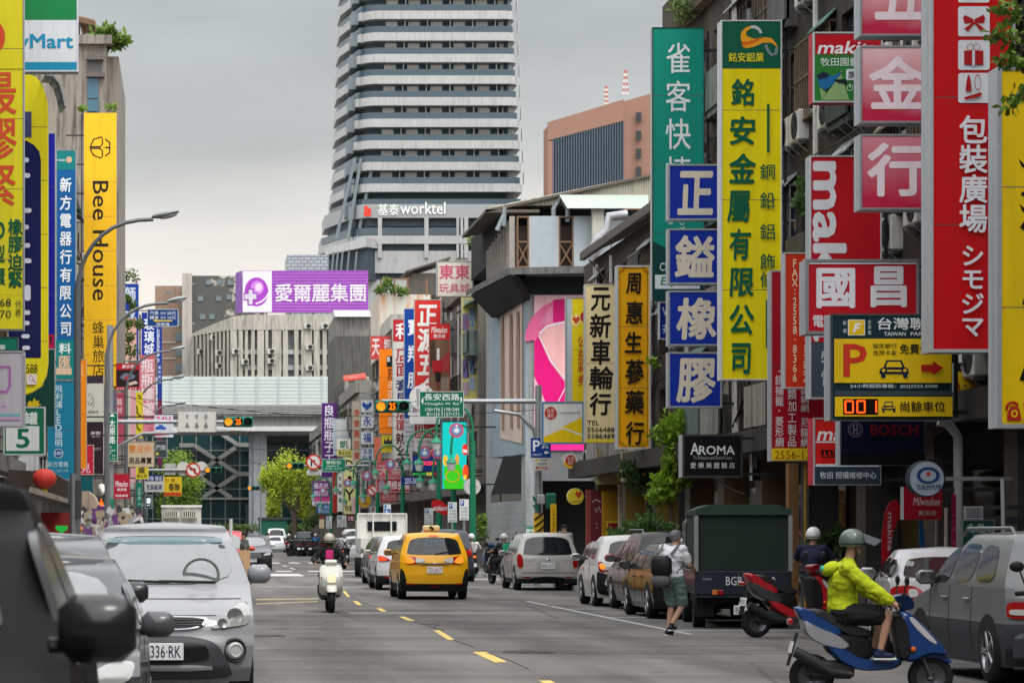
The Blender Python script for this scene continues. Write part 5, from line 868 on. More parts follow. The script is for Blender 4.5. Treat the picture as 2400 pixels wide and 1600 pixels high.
sign('dark green sign with a yellow lotus shape behind the rounded yellow sign', (55, 820, 128, 999), 85, '0d3f38', [('p', [(64, 955), (64, 945), (70, 938), (76, 942), (80, 932), (86, 940), (92, 938), (90, 946), (98, 948), (84, 953)], 'd8b81e'), ('p', [(80, 902), (92, 898), (104, 902), (92, 905)], 'd8b81e')], .35, None, arm=-5.9)
sign('narrow deep blue vertical sign with a red number panel', (112, 312, 130, 818), 90, '13188a', [('r', (113, 784, 127, 816), 'b01840'), ('t', '1', (117, 788, 122, 800), '2a1030', BO), ('r', (113, 804, 127, 806), '5a1030')], .3, ('9aa0b0', 1.5), arm=-5.2)
sign('blue electrical shop banner with white brush characters and teal ends', (132, 352, 178, 890), 95, '0d5894', [('r', (132, 352, 176, 398), '0d7a78'), ('t', 'house', (132, 371, 153, 378), 'c6d4d0', BO), ('e', (155, 367, 169, 382), 'c9a88c'), ('v', '新方電器行有限公司', (141, 412, 167, 792), 'dfe4e8', {'b': .035, 'sh': .05}), ('r', (132, 797, 176, 888), '0d7a78'), ('t', '料', (138, 804, 167, 829), 'd8e2de', BB), ('t', '匯', (138, 834, 165, 861), 'd6b898', BB), ('r', (132, 862, 168, 878), 'd0b49a')], .4, ('9aa2a4', 1.2), arm=-5.2)
sign('teal lighting shop sign with a column of pale characters and round emblem', (112, 893, 179, 1122), 91, '187a9a', [('v', '飛利浦LED照明', (129, 902, 146, 1047), 'c6dce2', {'b': .012}), ('e', (126, 1051, 148, 1073), '2c4c84'), ('o', (126, 1051, 148, 1073), 'c6dce2', .12), ('t', 'LED', (129, 1058, 145, 1065), 'dde6ea', BO), ('t', '新方電器', (112, 1081, 160, 1094), 'c6dce2'), ('t', '02-2558.1098', (120, 1099, 160, 1106), '90b8c4')], .4, ('4a98b0', 1), arm=-5.2)
sign('light grey lightbox with pink outlined ring and pink figure', (-60, 822, 57, 1000), 64, 'c2bfc6', [('l', [(-20, 860), (23, 860), (23, 905), (15, 918), (-20, 918)], 'c88ac4', 9), ('l', [(-20, 860), (23, 860), (23, 905), (15, 918), (-20, 918)], '5a3a5c', 1), ('t', '02', (-16, 945, 20, 975), 'd6a8d0', BB), ('r', (-58, 969, 48, 977), '7ab4bc'), ('r', (-58, 977, 48, 984), 'cfa0c8')], .5, ('b4b2b8', 4), arm=-5.9)
sign('white sign with green border and green numeral below the grey lightbox', (8, 953, 106, 1066), 78, '126a4a', [('t', '罐', (58, 965, 88, 995), 'dce4dc', BB), ('r', (14, 998, 92, 1056), 'd6d8d4'), ('t', '5', (38, 1004, 70, 1050), '126a4a', BB)], .35, ('c4c6c4', 3), arm=-5.9)
sign('small teal green board tucked between the yellow sign and grey lightbox', (-30, 790, 42, 821), 66, '0d7a62', [('r', (0, 808, 12, 820), 'c8d4cc')], .2, ('3a5a50', 2), arm=-5.9)
ob = sign('tall orange hotel banner with bee emblem and black lettering', (197, 265, 273, 912), 130, 'eab41e', [('d', 'Bee House', (217, 424, 254, 704), '1f1c14', {'b': .012}), ('v', '蜂巢旅店', (217, 751, 244, 884), '1f1c14', {'b': -.012}), ('l', [(211, 346), (219, 327), (238, 321), (240, 326), (240, 338), (235, 344), (212, 344)], '1f1c14', 2.8), ('l', [(212, 348), (234, 348), (240, 353), (240, 366), (236, 371), (219, 364), (211, 348)], '1f1c14', 2.8), ('l', [(246, 326), (257, 334), (257, 358), (246, 366)], '1f1c14', 2.8), ('l', [(246, 346), (257, 346)], '1f1c14', 2.8)], .3, None, arm=-5.9)
sign('orange banner strip with faint white text beside the teal lighting sign', (182, 842, 203, 1097), 106, 'e0810f', [('d', 'orid', (190, 856, 196, 880), 'f0c890'), ('v', '眼鏡行', (184, 885, 190, 960), 'c86a2a')], .3, ('d0b090', 1), arm=-5.2)
sign('cream and dark cafe sign with ink sketch and script lettering', (203, 880, 243, 1112), 115, 'c4c3b6', [('r', (203, 880, 242, 898), '352c38'), ('l', [(206, 930), (210, 922), (216, 926), (214, 936), (220, 930), (218, 944), (208, 948), (206, 938)], '30302c', 1.2), ('l', [(212, 952), (218, 942), (222, 948), (216, 956)], '30302c', 1), ('t', 'doant', (206, 959, 232, 968), '3a3a36', {'sh': .3}), ('r', (203, 988, 242, 1110), '2e2028'), ('t', '老家', (212, 1010, 236, 1024), 'd4ccc8', BO), ('t', '咖啡', (222, 1048, 236, 1055), 'a49c9c')], .3, None, arm=-5.2)
sign('red photo board of a power tool with a row of lights below', (272, 851, 327, 913), 128, '2a1a1c', [('r', (272, 851, 327, 866), 'b8222a'), ('t', '美沃奇', (286, 854, 315, 863), 'eadcdc', BO), ('p', [(280, 884), (292, 874), (310, 876), (318, 880), (312, 888), (290, 890)], '6a7484'), ('p', [(290, 884), (304, 878), (308, 884), (296, 890)], 'b83038'), ('p', [(298, 898), (318, 892), (324, 898), (304, 903)], 'd8bcae'), ('r', (272, 906, 327, 913), 'b02c30')]+[('r', (275+6*i, 908, 277+6*i, 912), 'ead8d8') for i in range(8)], .25, ('a02c30', 1.5), arm=-5.2)
sign('blue sign with white characters behind green creepers', (277, 664, 326, 845), 162, '16409c', [('t', '獅', (284, 672, 318, 710), 'c9d2dc', BB), ('t', '城', (284, 722, 318, 750), 'c9d2dc', BB), ('r', (277, 746, 320, 845), 'e0b0a0')], .25, ('c6ccd4', 1.6), arm=-5.9)
sign('navy glass shop banner with two visible white characters', (331, 731, 369, 834), 176, '142a88', [('v', '玻璃城', (338, 745, 361, 832), 'dde2ea', BO)], .25, ('b8c0cc', 1.2), arm=-5.2)
sign('narrow blue banner with white lettering above a maroon strip', (369, 764, 380, 1092), 192, '1a3484', [('d', 'ORIGIN & K', (369, 772, 374, 850), 'd0d8e4', BO), ('v', '國際貿易', (371, 855, 377, 900), 'd0d8e4'), ('r', (369, 935, 380, 1092), '6a2444')], .25, None, arm=-5.0)
sign('pink bottle shop banner with white brush characters', (327, 832, 363, 1018), 152, 'd77f8e', [('v', '瓶瓶罐罐', (331, 840, 360, 975), 'f0dcde', BB), ('t', '批發', (349, 1000, 358, 1012), 'c05a6a'), ('r', (327, 832, 362, 839), 'd06a70')], .25, None, arm=-5.2)
sign('blue hourly parking price sign with a yellow arrow', (345, 724, 418, 765), 158, '123f80', [('t', '汽車 1H 50元', (351, 729, 412, 738), 'dde4ea', {'b': .01}), ('t', '機車 1H 10元', (351, 740, 412, 748), 'dde4ea', {'b': .01}), ('p', [(358, 751), (368, 748), (368, 750), (404, 750), (404, 753), (368, 753), (368, 755)], 'e0c832'), ('t', '停車場', (366, 756, 397, 763), 'dde4ea', {'b': .01})], .2, ('c8d0d8', 1.4), arm=-5.2)
sign('white sign with pink lettering and a blue car sketch', (362, 972, 406, 1024), 113, 'c9ccd6', [('t', '24H', (366, 975, 400, 991), 'd42a78', BB), ('p', [(364, 1006), (364, 1000), (370, 999), (373, 995), (381, 995), (384, 1000), (389, 1001), (389, 1006)], '2a5aa8'), ('p', [(362, 1013), (402, 1011), (396, 1018), (362, 1021)], 'd8303a')], .25, None, arm=-5.2)
sign('beige leather shop sign with orange and black characters', (297, 1034, 362, 1094), 122, 'c6b296', [('t', '豐皮件', (302, 1042, 355, 1061), 'd88038', BO), ('t', '用品專賣', (302, 1071, 356, 1087), '26221e', {'b': .03})], .25, ('a8987c', 1.5), arm=-5.0)
sign('thin yellow banner with black brush flourishes', (318, 918, 335, 1026), 138, 'dcc534', [('l', [(323, 925), (330, 930), (326, 935)], '1c1a12', 3), ('l', [(321, 950), (322, 968), (330, 975)], '1c1a12', 3), ('l', [(321, 990), (322, 1002), (329, 1008)], '1c1a12', 3)], .1, None, arm=-5.0, name='fabric_banner', cat='banner')
sign('yellow company sign with black characters above the green street plate', (318, 1092, 348, 1122), 131, 'dcc534', [('t', '盛', (324, 1094, 340, 1108), '1c1a12', BB), ('t', '限公司', (321, 1111, 344, 1119), '3a3420', BO)], .2, None, arm=-5.2)
sign('maroon power tool sign with white lettering near the left mast', (267, 1110, 304, 1168), 108, 'a81a30', [('t', 'Milwaukee', (270, 1126, 300, 1140), 'e8dcde', {'b': .02, 'sh': .2}), ('t', '美沃奇', (274, 1143, 297, 1150), 'e8dcde', BO), ('t', '現貨維修', (270, 1158, 300, 1164), 'e8dcde', BO)], .25, None, arm=-5.2)
sign('crimson sign with a partial white character beside the orange strip', (179, 1042, 220, 1112), 111, 'c01c3a', [('t', '見', (190, 1086, 212, 1108), 'e0b0b8', BB)], .25, ('d8b0a8', 1.5), arm=-5.0)
sign('pale paper bag shop sign with navy characters', (339, 1112, 384, 1152), 166, 'c6c6c0', [('r', (340, 1112, 382, 1127), '1f2c6a'), ('t', '玻璃 禮品', (343, 1115, 380, 1125), 'd0d4e0', BO), ('t', '包裝紙袋', (343, 1134, 380, 1148), '1f2c6a', BO)], .2, None, arm=-5.2)
sign('yellow festival couplet shop sign with black characters and red foot', (384, 1117, 426, 1162), 168, 'dcb928', [('t', '分 類', (387, 1121, 410, 1129), '2a2618'), ('t', '春聯', (395, 1132, 422, 1150), '1a1812', BO), ('r', (384, 1153, 425, 1161), 'c0441c')], .2, None, arm=-5.2)
sign('grey framed sign with pale characters behind the white car sketch sign', (364, 1032, 391, 1072), 140, '3c444a', [('t', '門窗', (367, 1042, 388, 1054), 'c4c8c8', BO), ('r', (366, 1060, 372, 1066), 'c8b828')], .2, ('8c9296', 1.2), arm=-5.2)
sign('little lit sign with a white character above the far green street plate', (340, 1160, 356, 1191), 146, '14383c', [('t', '袋', (343, 1166, 353, 1180), 'eef2f6', {'b': .03, 'em': .8}), ('r', (344, 1182, 352, 1185), 'c8d0d0')], .2, ('a8b0b0', 1.2), arm=-5.2)
for r_, Y, c, lab in (((243, 920, 274, 1000), 119, '6a5f72', 'mauve grey panel behind the left traffic mast'), ((268, 920, 292, 1040), 124, 'b0485c', 'dusty red panel behind the left traffic mast'), ((292, 912, 306, 1090), 127, 'c8beac', 'cream strip panel beside the dusty red panel'), ((306, 914, 318, 1130), 134, 'dca0a8', 'pale pink strip panel beside the thin yellow banner'), ((178, 1112, 218, 1162), 113, '0d5a60', 'dark teal board under the crimson sign'), ((228, 1082, 262, 1110), 117, '23262c', 'black board with white characters left of the mast pole')):
    sign(lab, r_, Y, c, [('t', '飾品', (r_[0]+6, r_[1]+6, r_[2]-6, r_[1]+16), 'c8c8cc')] if c == '23262c' else [('v', '鞋材', (r_[0]+6, r_[1]+12, r_[2]-6, r_[1]+50), 'd8c8c8', BO)] if c == 'b0485c' else [], .2, None, arm=-5.0)
# purple rooftop billboard at the far end
PB = sign('large purple clinic billboard with egg emblem on the far rooftop', (568, 634, 863, 732), 331, 'a058b6', [('r', (569, 635, 637, 731), 'd3d0da'), ('e', (573, 650, 629, 718), '9a3cae'), ('e', (588, 658, 618, 690), 'c47fd0'), ('e', (598, 664, 614, 682), 'e3c4e8'), ('l', arc(592, 672, 40, 20, 80, 8), 'e8e0ec', 3), ('r', (571, 686, 603, 704), '8c2fa2'), ('r', (580, 676, 595, 716), '8c2fa2'), ('r', (573, 689, 601, 701), 'c2bcc8'), ('r', (583, 679, 592, 713), 'c2bcc8'), ('t', '愛爾麗集團', (645, 665, 857, 707), 'ece4f0', {'b': .02}), ], .8, None, name='billboard', cat='billboard')
m = MB(); Y = 331.
for k in range(14): z = W(0, 637+7*k, Y).z; m.box(W(637.5, 0, Y).x, W(862, 0, Y).x, Y-.05, Y-.007, z-.025, z+.025)
m.build('slat_shadow_gap', sgm('7c3f92'), PB); m = MB(); m.prism([W(552, 640, Y+3), W(567, 634, Y), W(567, 732, Y), W(552, 735, Y+3)], (0, .5, 0)); m.build('side_panel', sgm('7a4a9c'), PB)
m = MB()
for x in (570, 625, 680, 735, 790, 845): m.box(W(x, 0, Y).x-.1, W(x, 0, Y).x+.1, Y+.81, Y+1.1, W(0, 750, Y).z-2, W(0, 640, Y).z)
m.build('support_post', steel(), PB)
# ---------------------------------------------------------------- poles, lamps, signals
def street_lamp(label, head, Y, px, pole_x=-2.85, spread=None):
    h = W(head[0], head[1], Y); t = thing('street_lamp', label, 'street lamp', (pole_x, Y, 0), world=True, group='street lamps on the left pavement')
    z = h.z; m = MB(); pts = [(pole_x, Y, 0), (pole_x, Y, z-1.9)]
    for i in range(1, 9):
        a = i/8; pts.append((pole_x+(h.x-.55-pole_x)*(a**1.6), Y, z-1.9+1.75*(1-(1-a)**2.2)))
    m.tube(pts, [.085]*2+[.05]*8, 8); m.build('pole', mat('lamp_pole', (.16, .165, .17), .5, .4, noise=.25, ns=6), t, 40)
    m = MB(); d = Vector((h.x-(h.x-.55), 0, .2)).normalized()
    m.ell((h.x-.25, Y, z-.02), (.36, .15, .085), 12, Matrix.Rotation(-.22, 3, 'Y')); m.build('lamp_head', mat('lamp_casing', (.26, .28, .28), .4, .2), t, 40)
    m = MB(); m.ell((h.x-.18, Y, z-.07), (.24, .11, .06), 10, Matrix.Rotation(-.22, 3, 'Y')); m.build('lens', mat('lamp_lens', (.5, .5, .48), .2), t, 40)
    return t
street_lamp('grey curved street lamp crossing in front of the orange hotel banner', (411, 500), 69, 0)
street_lamp('grey curved street lamp reaching over the blue hourly parking sign', (432, 700), 93, 0)
street_lamp('third grey street lamp, its arm above the pink bottle banner', (430, 815), 120, 0)
street_lamp('fourth grey street lamp with its head against the noise barrier', (430, 882), 143, 0)
street_lamp('fifth and smallest grey street lamp at the flyover parapet', (433, 943), 172, 0)
AMB, GRN = (1., .23, .01), (.02, .25, .12)
def signal(label, x0, x1, cy, Y, lit=(0,), count=False, group=None):
    a, b = W(x0, cy, Y), W(x1, cy, Y); h = (b.x-a.x)/2.95; t = thing('traffic_light', label, 'traffic light', (a.x, Y, a.z), group=group, world=True)
    m = MB(); m.cbox(((a.x+b.x)/2, Y+.12, a.z), (b.x-a.x, .24, h*1.05), b=.04); m.build('housing', mat('signal_green', (.015, .14, .09), .5, noise=.1), t, 30)
    for k in range(3):
        cx_ = a.x+h*(.5+.97*k); m = MB(); m.lathe([(h*.40, 0), (h*.44, -.16), (h*.42, -.16), (h*.38, 0)], (cx_, Y-.001, a.z), (0, 1, 0), 20); m.build('visor', mat('signal_green', (.015, .14, .09), .5, noise=.1), t, 40)
        m = MB(); m.lathe([(0, -.03), (h*.25, -.022), (h*.39, -.003)], (cx_, Y, a.z), (0, 1, 0), 20)
        on = k in lit
        ln = m.build('lens', mat('amber_lit' if on else 'lens_off', AMB if on and not (count and k == 1) else (.01, .012, .012), .3, emit=1.5 if on and not (count and k == 1) else 0), t, 40)
        if count and k == 1: sign_items([('t', '25', (CX+(cx_-h*.27)*FPX/Y, cy-h*.3*FPX/Y, CX+(cx_+h*.27)*FPX/Y, cy+h*.3*FPX/Y), 'ff7008', {'b': .05, 'em': 1.6, 'n': 'countdown'})], Y, t, -.04)
    return t
def mast(label, base, Y, h, arm, az, col=None, curve=True):
    X = base; t = thing('signal_mast', label, 'traffic mast', (X, Y, 0), world=True)
    m = MB(); m.tube([(X, Y, 0), (X, Y, h)], [.15, .11], 10); m.build('pole', steel(), t, 40)
    m = MB(); m.tube([(X, Y, az), (arm, Y, az)], [.085, .06], 8); s = 1 if arm > X else -1
    if curve: m.tube([(X, Y, az-1.5), (X+s*.15, Y, az-.9), (X+s*.6, Y, az-.42), (X+s*1.4, Y, az-.3)], .06, 8); m.tube([(X+s*1.4, Y, az-.31), (X+s*1.4, Y, az)], .04, 6)
    m.build('arm', steel(), t, 40)
    return t
zA = W(0, 940, 87.5).z
rm = mast('tall grey signal mast on the corner by the silver estate car', W(1262, 0, 87.5).x, 87.5, W(0, 903, 87.5).z, W(895, 0, 87.5).x, zA)
m = MB(); p = W(1262, 1250, 87.5); m.lathe([(.155, 0), (.155, .9)], (p.x, 87.5, 1.35), (0, 0, 1), 12); m.build('hazard_band', mat('hazard_yellow', (.7, .42, .02), .5), rm)
m = MB()
for k in range(4): m.tube([(p.x-.15, 87.34, 1.4+k*.22), (p.x+.15, 87.34, 1.62+k*.22)], .035, 4)
m.build('hazard_stripe', black(), rm)
signal('near right signal with amber lamp and orange 25 countdown beside the green street sign', 879, 960, 952, 87.2, (0, 1), True)
signal('left mast signal with amber lamp and orange 25 countdown below the noise barrier', 524, 593, 988, 100.6, (0, 1), True)
plate_ = sign('green street name sign with arrows, four characters and house numbers', (983, 917, 1087, 977), 87.1, '0b6a4c', [('t', '長安西路', (994, 922, 1077, 938), 'e4ece8', {'b': .012}), ('p', [(987, 939), (992, 930), (992, 948)], 'e4ece8'), ('p', [(1084, 936), (1079, 928), (1079, 946)], 'e4ece8'), ('t', 'ChangAn W. Rd.', (995, 943, 1077, 950), 'e4ece8', {'b': .012}), ('t', '150•196', (997, 955, 1031, 963), 'e4ece8'), ('t', '198•244', (1041, 955, 1076, 963), 'e4ece8'), ('t', '81•123', (1000, 966, 1030, 974), 'e4ece8'), ('t', '127•171', (1041, 966, 1076, 974), 'e4ece8'), ('r', (1035, 954, 1036.5, 974), 'e4ece8')], .06, ('d4dcd8', 1.2), name='street_name_sign')
disc_sign('white back of a round traffic sign behind the green street name sign', 989, 932, 30, 87.45, 'd2d0cc', 'b8b8b6', [('p', [(975, 912), (985, 910), (983, 950), (977, 950)], '9a9c9c'), ('p', [(998, 910), (1007, 910), (1004, 925), (999, 925)], '9a9c9c')], d=.03, cat='traffic sign')
pp = sign('blue parking direction sign with white P, car and arrow on the right mast', (1244, 1026, 1291, 1072), 87.1, '123f8a', [('t', 'P', (1249, 1031, 1266, 1057), 'e8ecf0', BB)]+caricon(1270, 1041, 1285, 1051, 'e8ecf0', '123f8a')+[('p', [(1274, 1060), (1280, 1055), (1280, 1058), (1286, 1058), (1286, 1062), (1280, 1062), (1280, 1065)], 'e8ecf0'), ('t', '100公尺', (1248, 1062, 1270, 1068), 'e8ecf0')], .05, None)
sign('white parking rental notice with red characters below the blue parking sign', (1248, 1073, 1292, 1102), 87.1, 'c9c7c2', [('r', (1254, 1075, 1261, 1080), 'd8b41e'), ('t', '台灣聯通', (1264, 1075, 1282, 1080), '5a5850'), ('t', '長安西場', (1258, 1084, 1282, 1089), '2a2a28'), ('t', '車位出租', (1255, 1092, 1284, 1099), 'b83a38', BO)], .05, None)
t = thing('pedestrian_signal_cluster', 'green pedestrian signal boxes clamped to the right mast', 'traffic light', W(1275, 1190, 87.2), world=True)
m = MB(); a, b = W(1281, 1192, 87.2), W(1303, 1155, 87.2); m.cbox(((a.x+b.x)/2, 87.3, (a.z+b.z)/2), (b.x-a.x, .3, b.z-a.z), b=.04); m.prism([W(1249, 1161, 87.2), W(1258, 1168, 87.2), W(1258, 1173, 87.2), W(1252, 1174, 87.2)], (0, .2, 0)); m.prism([W(1249, 1183, 87.2), W(1262, 1181, 87.2), W(1266, 1190, 87.2), W(1260, 1197, 87.2)], (0, .2, 0)); m.build('signal_box', mat('signal_green', (.015, .14, .09), .5, noise=.1), t)
m = MB(); a, b = W(1260, 1181, 87), W(1277, 1158, 87); m.cbox(((a.x+b.x)/2, 87.05, (a.z+b.z)/2), (b.x-a.x, .2, b.z-a.z), b=.03); m.build('control_box', mat('grey_box', (.35, .36, .36), .5, noise=.15), t)
a, b = W(1291, 1254, 86), W(1304, 1180, 86); t = thing('advert_column', 'narrow yellow vertical banner beside the right mast', 'banner', (a.x, 86, .13), world=True)
m = MB(); m.box(a.x, b.x, 86, 86.08, .13, b.z); m.build('panel', sgm('d8a81c'), t); sign_items([('v', '停車場出租中', (1295, 1192, 1300, 1245), '6a4a10')], 86, t, -.01)
tag(sign('small white and green house number plate on the corner wall', (1232, 1233, 1254, 1253), 103.9, 'dfe6e2', [('t', '198', (1236, 1242, 1250, 1251), '2a8a6c', BO), ('r', (1234, 1235, 1252, 1239), '2a8a6c')], .03, ('2a8a6c', 1), name='house_number_plate'))
# left mast
lm = mast('grey signal mast on the left pavement carrying a long arm', W(258, 0, 101).x, 101, 9.2, W(530, 0, 101).x, W(0, 988, 101).z, curve=False)
m = MB(); X = W(258, 0, 101).x; zz = W(0, 988, 101).z; m.tube([(X, 101, zz-1.6), (X+.35, 101, zz-.85), (X+1.2, 101, zz-.42), (X+3.2, 101, zz-.38)], .06, 8); m.build('brace', steel(), lm, 40)
sign('vertical green street name sign with three white characters on the left mast', (249, 967, 276, 1080), 100.7, '0b6a4c', [('p', [(263, 969), (269, 976), (257, 976)], 'e4ece8'), ('v', '太原路', (256, 982, 270, 1040), 'e4ece8', {'b': .015}), ('t', 'Tai', (252, 1044, 262, 1049), 'cfe0d8'), ('t', 'Yuan', (252, 1051, 270, 1057), 'cfe0d8'), ('t', 'Rd', (252, 1058, 260, 1063), 'cfe0d8'), ('t', '17  43', (252, 1065, 270, 1069), 'cfe0d8'), ('t', '57  34', (252, 1072, 270, 1076), 'cfe0d8')], .05, ('d4dcd8', 1), name='street_name_sign')
sign('second vertical green street plate farther along the left pavement', (320, 1131, 333, 1197), 142, '0d7a64', [('v', '太原路', (323, 1140, 330, 1172), 'd8e4e0'), ('t', '35', (323, 1178, 330, 1183), 'c8dcd4')], .05, None, name='street_name_sign', post_x=318)
sign('grey lane board with three downward lane markers hung from the left arm', (417, 961, 507, 1012), 100.9, 'c3c1ba', [q for x in (439, 461, 483) for q in (('e', (x-4, 971, x+4, 978), '7a8a92'), ('r', (x-1.2, 977, x+1.2, 982), '7a8a92'), ('r', (x-2, 990, x+2, 995), '6a7076'), ('p', [(x-5, 1001), (x+5, 1001), (x+3, 995), (x-3, 995)], '6a7076'))], .05, ('a8a6a0', 1), name='lane_board', cat='traffic sign')
t = thing('pedestrian_signal', 'pedestrian signal showing an orange standing figure on the left mast', 'traffic light', W(238, 1190, 100.6), world=True); Y = 100.6
a, b = W(228, 1212, Y), W(247, 1166, Y); m = MB(); m.cbox(((a.x+b.x)/2, Y+.15, (a.z+b.z)/2), (b.x-a.x, .3, b.z-a.z), b=.03); m.build('housing', mat('signal_dark', (.012, .03, .025), .5), t)
sign_items([('e', (235.5, 1169, 239.5, 1174), 'ff5a10', 0, {'em': 2, 'n': 'lit_figure'}), ('p', [(234, 1175), (241, 1175), (242.5, 1183), (240, 1184), (241, 1189), (238.5, 1189), (237.5, 1184), (236.5, 1189), (234, 1189), (235, 1184), (232.5, 1183)], 'ff5a10', 0, {'em': 2, 'n': 'lit_figure'})], Y, t, -.02)
m = MB(); a, b = W(250, 1202, Y), W(265, 1168, Y); m.lathe([(.01, 0), (.13, 0), (.15, .1), (.15, b.z-a.z-.1), (.12, b.z-a.z)], ((a.x+b.x)/2, Y+.2, a.z), (0, 0, 1), 12); m.build('control_cabinet', mat('signal_green', (.015, .14, .09), .5, noise=.1), t, 40)
t = thing('security_camera', 'white bullet camera pointing down from the left mast', 'camera', W(246, 1150, 100.5), world=True)
m = MB(); m.tube([W(238, 1140, 100.5), W(247, 1157, 99.9)], [.12, .1], 10); m.build('housing', mat('camera_white', (.55, .54, .5), .4), t, 40); m = MB(); m.lathe([(0, 0), (.08, 0), (.1, -.1)], W(248, 1159, 99.85), (0, 1, .4), 12); m.build('lens_hood', black(), t); m = MB(); m.tube([W(244, 1150, 100.4), (W(258, 0, 101).x, 101, W(0, 1155, 101).z)], .03, 6); m.build('bracket', steel(), t)
# dark pole with box under the teal sign
t = thing('utility_pole', 'grey pole with a dark box beside the green plastic dustpan stall', 'pole', (W(172, 0, 66).x, 66, 0), world=True); X = W(172, 0, 66).x
m = MB(); m.tube([(X, 66, 0), (X, 66, W(0, 1110, 66).z)], .085, 10); m.build('pole', steel(), t, 40); a, b = W(178, 1215, 66), W(190, 1125, 66); m = MB(); m.box(a.x, b.x, 65.9, 66.15, a.z, b.z); m.build('meter_box', mat('dark_box', (.06, .058, .055), .5, noise=.2), t)
# second crossing: arms and signs
sm = mast('far left signal mast with a thin arm over the street', -3.0, 178, 7, W(520, 0, 178).x, W(0, 1101, 178).z, curve=False)
signal('far left signal with amber lamp next to the no left turn sign', 480, 520, 1101, 177.7)
disc_sign('red ringed no left turn sign on the far left arm', 453, 1101, 17, 177.6, 'd9d6d2', 'c43020', [('o', (436, 1084, 470, 1118), 'c43020', .2), ('l', [(457, 1110), (457, 1098), (449, 1098)], '20202a', 4), ('p', [(449, 1093), (449, 1103), (443, 1098)], '20202a'), ('l', [(442, 1090), (464, 1112)], 'c43020', 4)], d=.04, cat='traffic sign', name='traffic_sign')
for cx_, lab in ((430, 'round pale back of a traffic sign on the far left arm'), (471, 'pale sign back just behind the no left turn sign')): disc_sign(lab, cx_, 1098, 17, 178.1, 'c4c2bc', 'b0aea8', [], d=.04, cat='traffic sign', name='traffic_sign')
sign('small grey sign backs with bracket bolts hanging from the far left arm', (386, 1086, 412, 1112), 178.05, 'b4b2ac', [('r', (403, 1090, 404, 1108), '8a8a86')], .04, None, name='traffic_sign', cat='traffic sign')
fm_ = mast('far right signal mast with an arm over the street', W(868, 0, 178).x, 178, 8, W(672, 0, 178).x, W(0, 1091, 178).z)
signal('far right signal with amber lamp beside the no right turn sign', 671, 713, 1091, 177.7)
disc_sign('red ringed no right turn sign on the far right arm', 735, 1082, 18, 177.6, 'd9d6d2', 'c43020', [('o', (717, 1064, 753, 1100), 'c43020', .2), ('l', [(730, 1092), (730, 1079), (739, 1079)], '20202a', 4), ('l', [(723, 1070), (747, 1094)], 'c43020', 4)], d=.04, cat='traffic sign', name='traffic_sign')
sign('white time plate under the no right turn sign', (719, 1100, 753, 1113), 177.7, 'ccccc6', [('t', '14:00-21:00', (722, 1107, 750, 1112), '3a3a3a'), ('t', '例假日', (726, 1101, 746, 1106), '6a6a6a')], .03, None, name='traffic_sign', cat='traffic sign')
sign('green far street name sign with white characters on the far right arm', (755, 1075, 810, 1105), 177.7, '0d7a5c', [('t', '華陰街', (764, 1079, 800, 1087), 'dce8e2', {'b': .01}), ('t', 'HuaYin St.', (766, 1089, 796, 1094), 'dce8e2'), ('t', '24•56 | 64•98', (762, 1096, 803, 1101), 'c4dcd2')], .05, ('d4dcd8', .8), name='street_name_sign')
signal('farthest signal with amber lamp in front of the station glass', 580, 609, 1143, 250)
tt = thing('signal_post', 'thin far post holding the farthest signal', 'pole', (W(611, 0, 250.3).x, 250.3, 0), world=True); m = MB(); m.tube([(W(611, 0, 250.3).x, 250.3, 0), (W(611, 0, 250.3).x, 250.3, 6)], .07, 6); m.build('pole', steel(), tt)
disc_sign('red ringed no left turn sign half hidden behind the suitcase sign', 873, 1149, 12.5, 160, 'd9d6d2', 'c43020', [('o', (861, 1137, 885, 1161), 'c43020', .22), ('l', [(865, 1141), (881, 1157)], 'c43020', 3.5)], d=.04, cat='traffic sign', name='traffic_sign', post=True)
disc_sign('white round shop sign on the right green lamp with faint script', 1107, 1140, 20, 103.6, 'c9c7c4', 'b4b2ae', [('l', [(1097, 1142), (1100, 1135), (1102, 1143), (1107, 1136), (1110, 1142), (1116, 1137)], '8a6a6c', 1.2)], hang=(1120, 1140))
